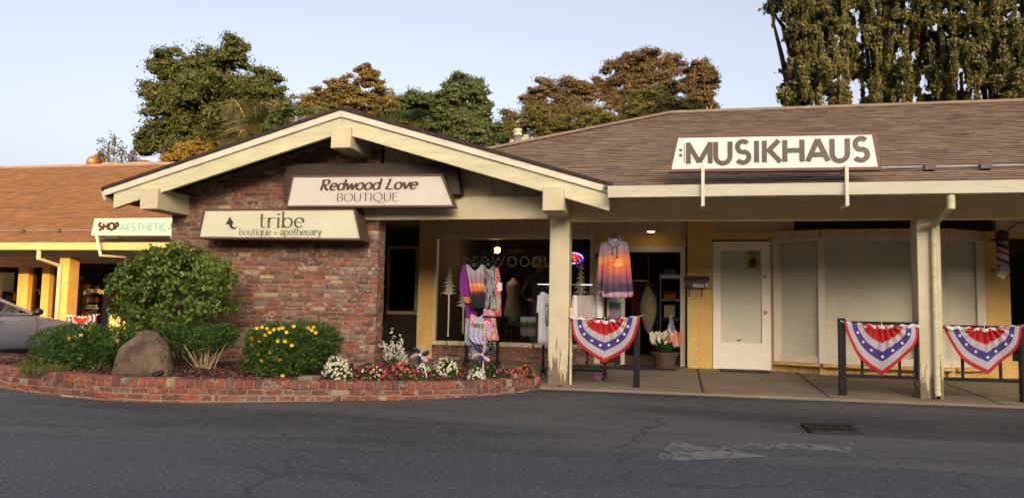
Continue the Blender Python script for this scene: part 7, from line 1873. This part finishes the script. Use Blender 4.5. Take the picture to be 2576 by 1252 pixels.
# ------------------------------------------------------------------ parked car (only its front half is in frame)
def car():
    HEAD = R(92); o = PZ(20, 912, 0.0); t = thing('parked_car', (0,0,0), 'grey lavender hatchback parked behind the planter at the left edge', 'car')
    body = paint('car_paint', (.27,.285,.36), .25, .05, 3, 0, metal=.2, spec=.6)
    # stations: x along the car (front +), half width, underside, shoulder height; origin under the front door mirror
    def W_(x): return .90*(1-max(0, (x-.9)/1.0)**2.2*.45) if x > .9 else .90
    def topz(x):   # bonnet / shoulder line
        if x < -.1: return .98
        if x < .9: return lerp(.98, .84, (x+.1)/1.0)
        return .84-(x-.9)**2*.36
    xs = [-3.0+i*.12 for i in range(41)]; xs = [x for x in xs if x < 1.72]
    mb = MB(); n = 0; ring = 14
    for x in xs:
        w_ = W_(x); zt_ = topz(x); zb = .22+max(0, x-1.2)*.1; pr = []
        for s_ in (1, -1):
            pts = [(w_*.86,zb),(w_*.98,zb+.10),(w_,zb+.30),(w_*.985,zt_-.22),(w_*.95,zt_-.08),(w_*.87,zt_-.01),(w_*.40,zt_+(.06 if x > .25 else .0))]
            pr += [(s_*a, z) for a, z in (pts if s_ == 1 else pts[::-1])]
        for a, z in pr: mb.v.append((x, -a, z))
    for i in range(len(xs)-1):
        for k in range(ring): a = i*ring+k; b_ = i*ring+(k+1) % ring; mb.f.append((a, a+ring, b_+ring, b_)); mb.m.append(0)
    mb.f += [tuple(range(ring)), tuple(range((len(xs)-1)*ring, len(xs)*ring))[::-1]]; mb.m += [0, 0]
    def xf(p):
        c, s_ = math.cos(HEAD), math.sin(HEAD); return (ORX+p[0]*c-p[1]*s_, ORY+p[0]*s_+p[1]*c, p[2]-.155)
    # place so that the mirror lands where the photograph has it
    mpt = PY(97, 790, 13.0); c, s_ = math.cos(HEAD), math.sin(HEAD); lx_, ly_ = .02, -1.0
    ORX, ORY = mpt.x-(lx_*c-ly_*s_), mpt.y-(lx_*s_+ly_*c)
    t.location = (ORX, ORY, 0); ORG[t.name] = Vector((ORX, ORY, 0))
    def fin(mb, name, mat, parent, **k): mb.v = [xf(p) for p in mb.v]; return mb.build(name, mat, parent, **k)
    fin(mb, 'body', body, t, smooth=True)
    # roof and pillars
    def roofz(x): return 1.46-.10*((x+1.3)/1.2)**2 if x > -1.3 else 1.46-.05*((x+1.3)/1.7)**2
    RX = [-2.9,-2.5,-2.0,-1.5,-1.1,-.85]; mb = MB()
    for x in RX:
        z = roofz(x)
        for y, dz in ((-.62,-.10),(-.56,-.03),(-.3,.0),(.3,.0),(.56,-.03),(.62,-.10)): mb.v.append((x, y, z+dz))
    for i in range(len(RX)-1):
        for k in range(5): a = i*6+k; mb.f.append((a, a+6, a+7, a+1)); mb.m.append(0)
    rf = fin(mb, 'roof', body, t, smooth=True); so = rf.modifiers.new('thick', 'SOLIDIFY'); so.thickness = .03
    for s_ in (-1, 1):
        for pp, rr in (([(-.9,s_*.60,1.36),(-.45,s_*.70,1.19),(.12,s_*.80,.97)], .036), ([(-1.25,s_*.62,1.38),(-1.22,s_*.84,.98)], .035), ([(-2.3,s_*.62,1.34),(-2.5,s_*.84,.98)], .05)):
            mb = MB(); mb.tube(pp, rr, 8); fin(mb, 'pillar', body, t)
    gl = glassmat('car_glass', (.06,.065,.07), 1.4)
    for s_ in (-1, 1):
        mb = MB(); mb.add([(-1.2,s_*.83,.985),(-.02,s_*.815,.985),(-.47,s_*.69,1.185),(-.88,s_*.615,1.345),(-1.2,s_*.63,1.37)], [(0,1,2,3,4)]); fin(mb, 'side_window', gl, t); mb = MB(); mb.add([(-2.4,s_*.83,.985),(-1.25,s_*.83,.985),(-1.25,s_*.63,1.37),(-2.25,s_*.63,1.34)], [(0,1,2,3)]); fin(mb, 'side_window', gl, t)
    mb = MB(); mb.add([(.12,-.78,.985),(.12,.78,.985),(-.88,.6,1.37),(-.88,-.6,1.37)], [(0,1,2,3)]); fin(mb, 'windscreen', gl, t)
    mb = MB(); mb.tube([(-2.4,-.875,.975),(-1.2,-.885,.98),(0,-.87,.965)], .018, 6); fin(mb, 'window_trim', M['chrome'], t)
    mb = MB(); mb.ball((.02,-1.0,1.02), .10, .075, .075, 12); mb.tube([(.03,-.86,.98),(.03,-.96,1.0)], .025, 6); fin(mb, 'wing_mirror', M['black'], t, smooth=True)
    dl = MB()
    for pts in ([(.10,-.882,.93),(.12,-.906,.75),(.06,-.903,.45),(-.02,-.886,.30)], [(-1.22,-.874,.95),(-1.24,-.906,.6),(-1.22,-.90,.3)], [(-1.22,-.893,.31),(-.02,-.893,.31)]): dl.tube(pts, .005, 4)
    fin(dl, 'door_gap', M['black'], t)
    mb = MB(); mb.tube([(-1.08,-.90,.845),(-1.0,-.935,.85),(-.86,-.935,.852),(-.80,-.90,.85)], .026, 8); fin(mb, 'door_handle', M['chrome'], t)
    mb = MB(); mb.box(-2.9,-.905,.17,.70,-.78,.31); fin(mb, 'sill', M['black'], t, bevel=.02)
    for s_ in (-1, 1):
        mb = MB(); prof = []
        for k in range(7): th = k/6*math.pi; prof.append((.30, 0))
        mb.tube([(1.02,s_*.70,.32),(1.02,s_*.88,.32)], .325, 24); w_ = fin(mb, 'wheel', M['black'], t, bevel=.03); mb = MB(); mb.tube([(1.02,s_*.875,.32),(1.02,s_*.893,.32)], .21, 10); fin(mb, 'rim', M['grey_metal'], w_)
        mb = MB(); mb.tube([(-1.62,s_*.70,.32),(-1.62,s_*.88,.32)], .325, 24); w_ = fin(mb, 'wheel', M['black'], t, bevel=.03); mb = MB(); mb.tube([(-1.62,s_*.875,.32),(-1.62,s_*.893,.32)], .21, 10); fin(mb, 'rim', M['grey_metal'], w_)
        mb = MB(); mb.ball((1.42,s_*.62,.66), .18, .16, .09, 12); fin(mb, 'headlight', plain('headlamp', (.6,.6,.6), .1), t, smooth=True)
    mb = MB(); mb.ball((1.05,-.845,.70), .05, .02, .03, 10); fin(mb, 'side_marker', plain('amber_marker', (.5,.2,.02), .2), t)
    mb = MB(); mb.box(-2.6,-.6,.35,-.2,.6,.75); mb.box(-.95,-.55,.7,-.70,-.1,1.12); mb.box(-.95,.1,.7,-.70,.55,1.12); fin(mb, 'seats', M['dark'], t, bevel=.05)
car()
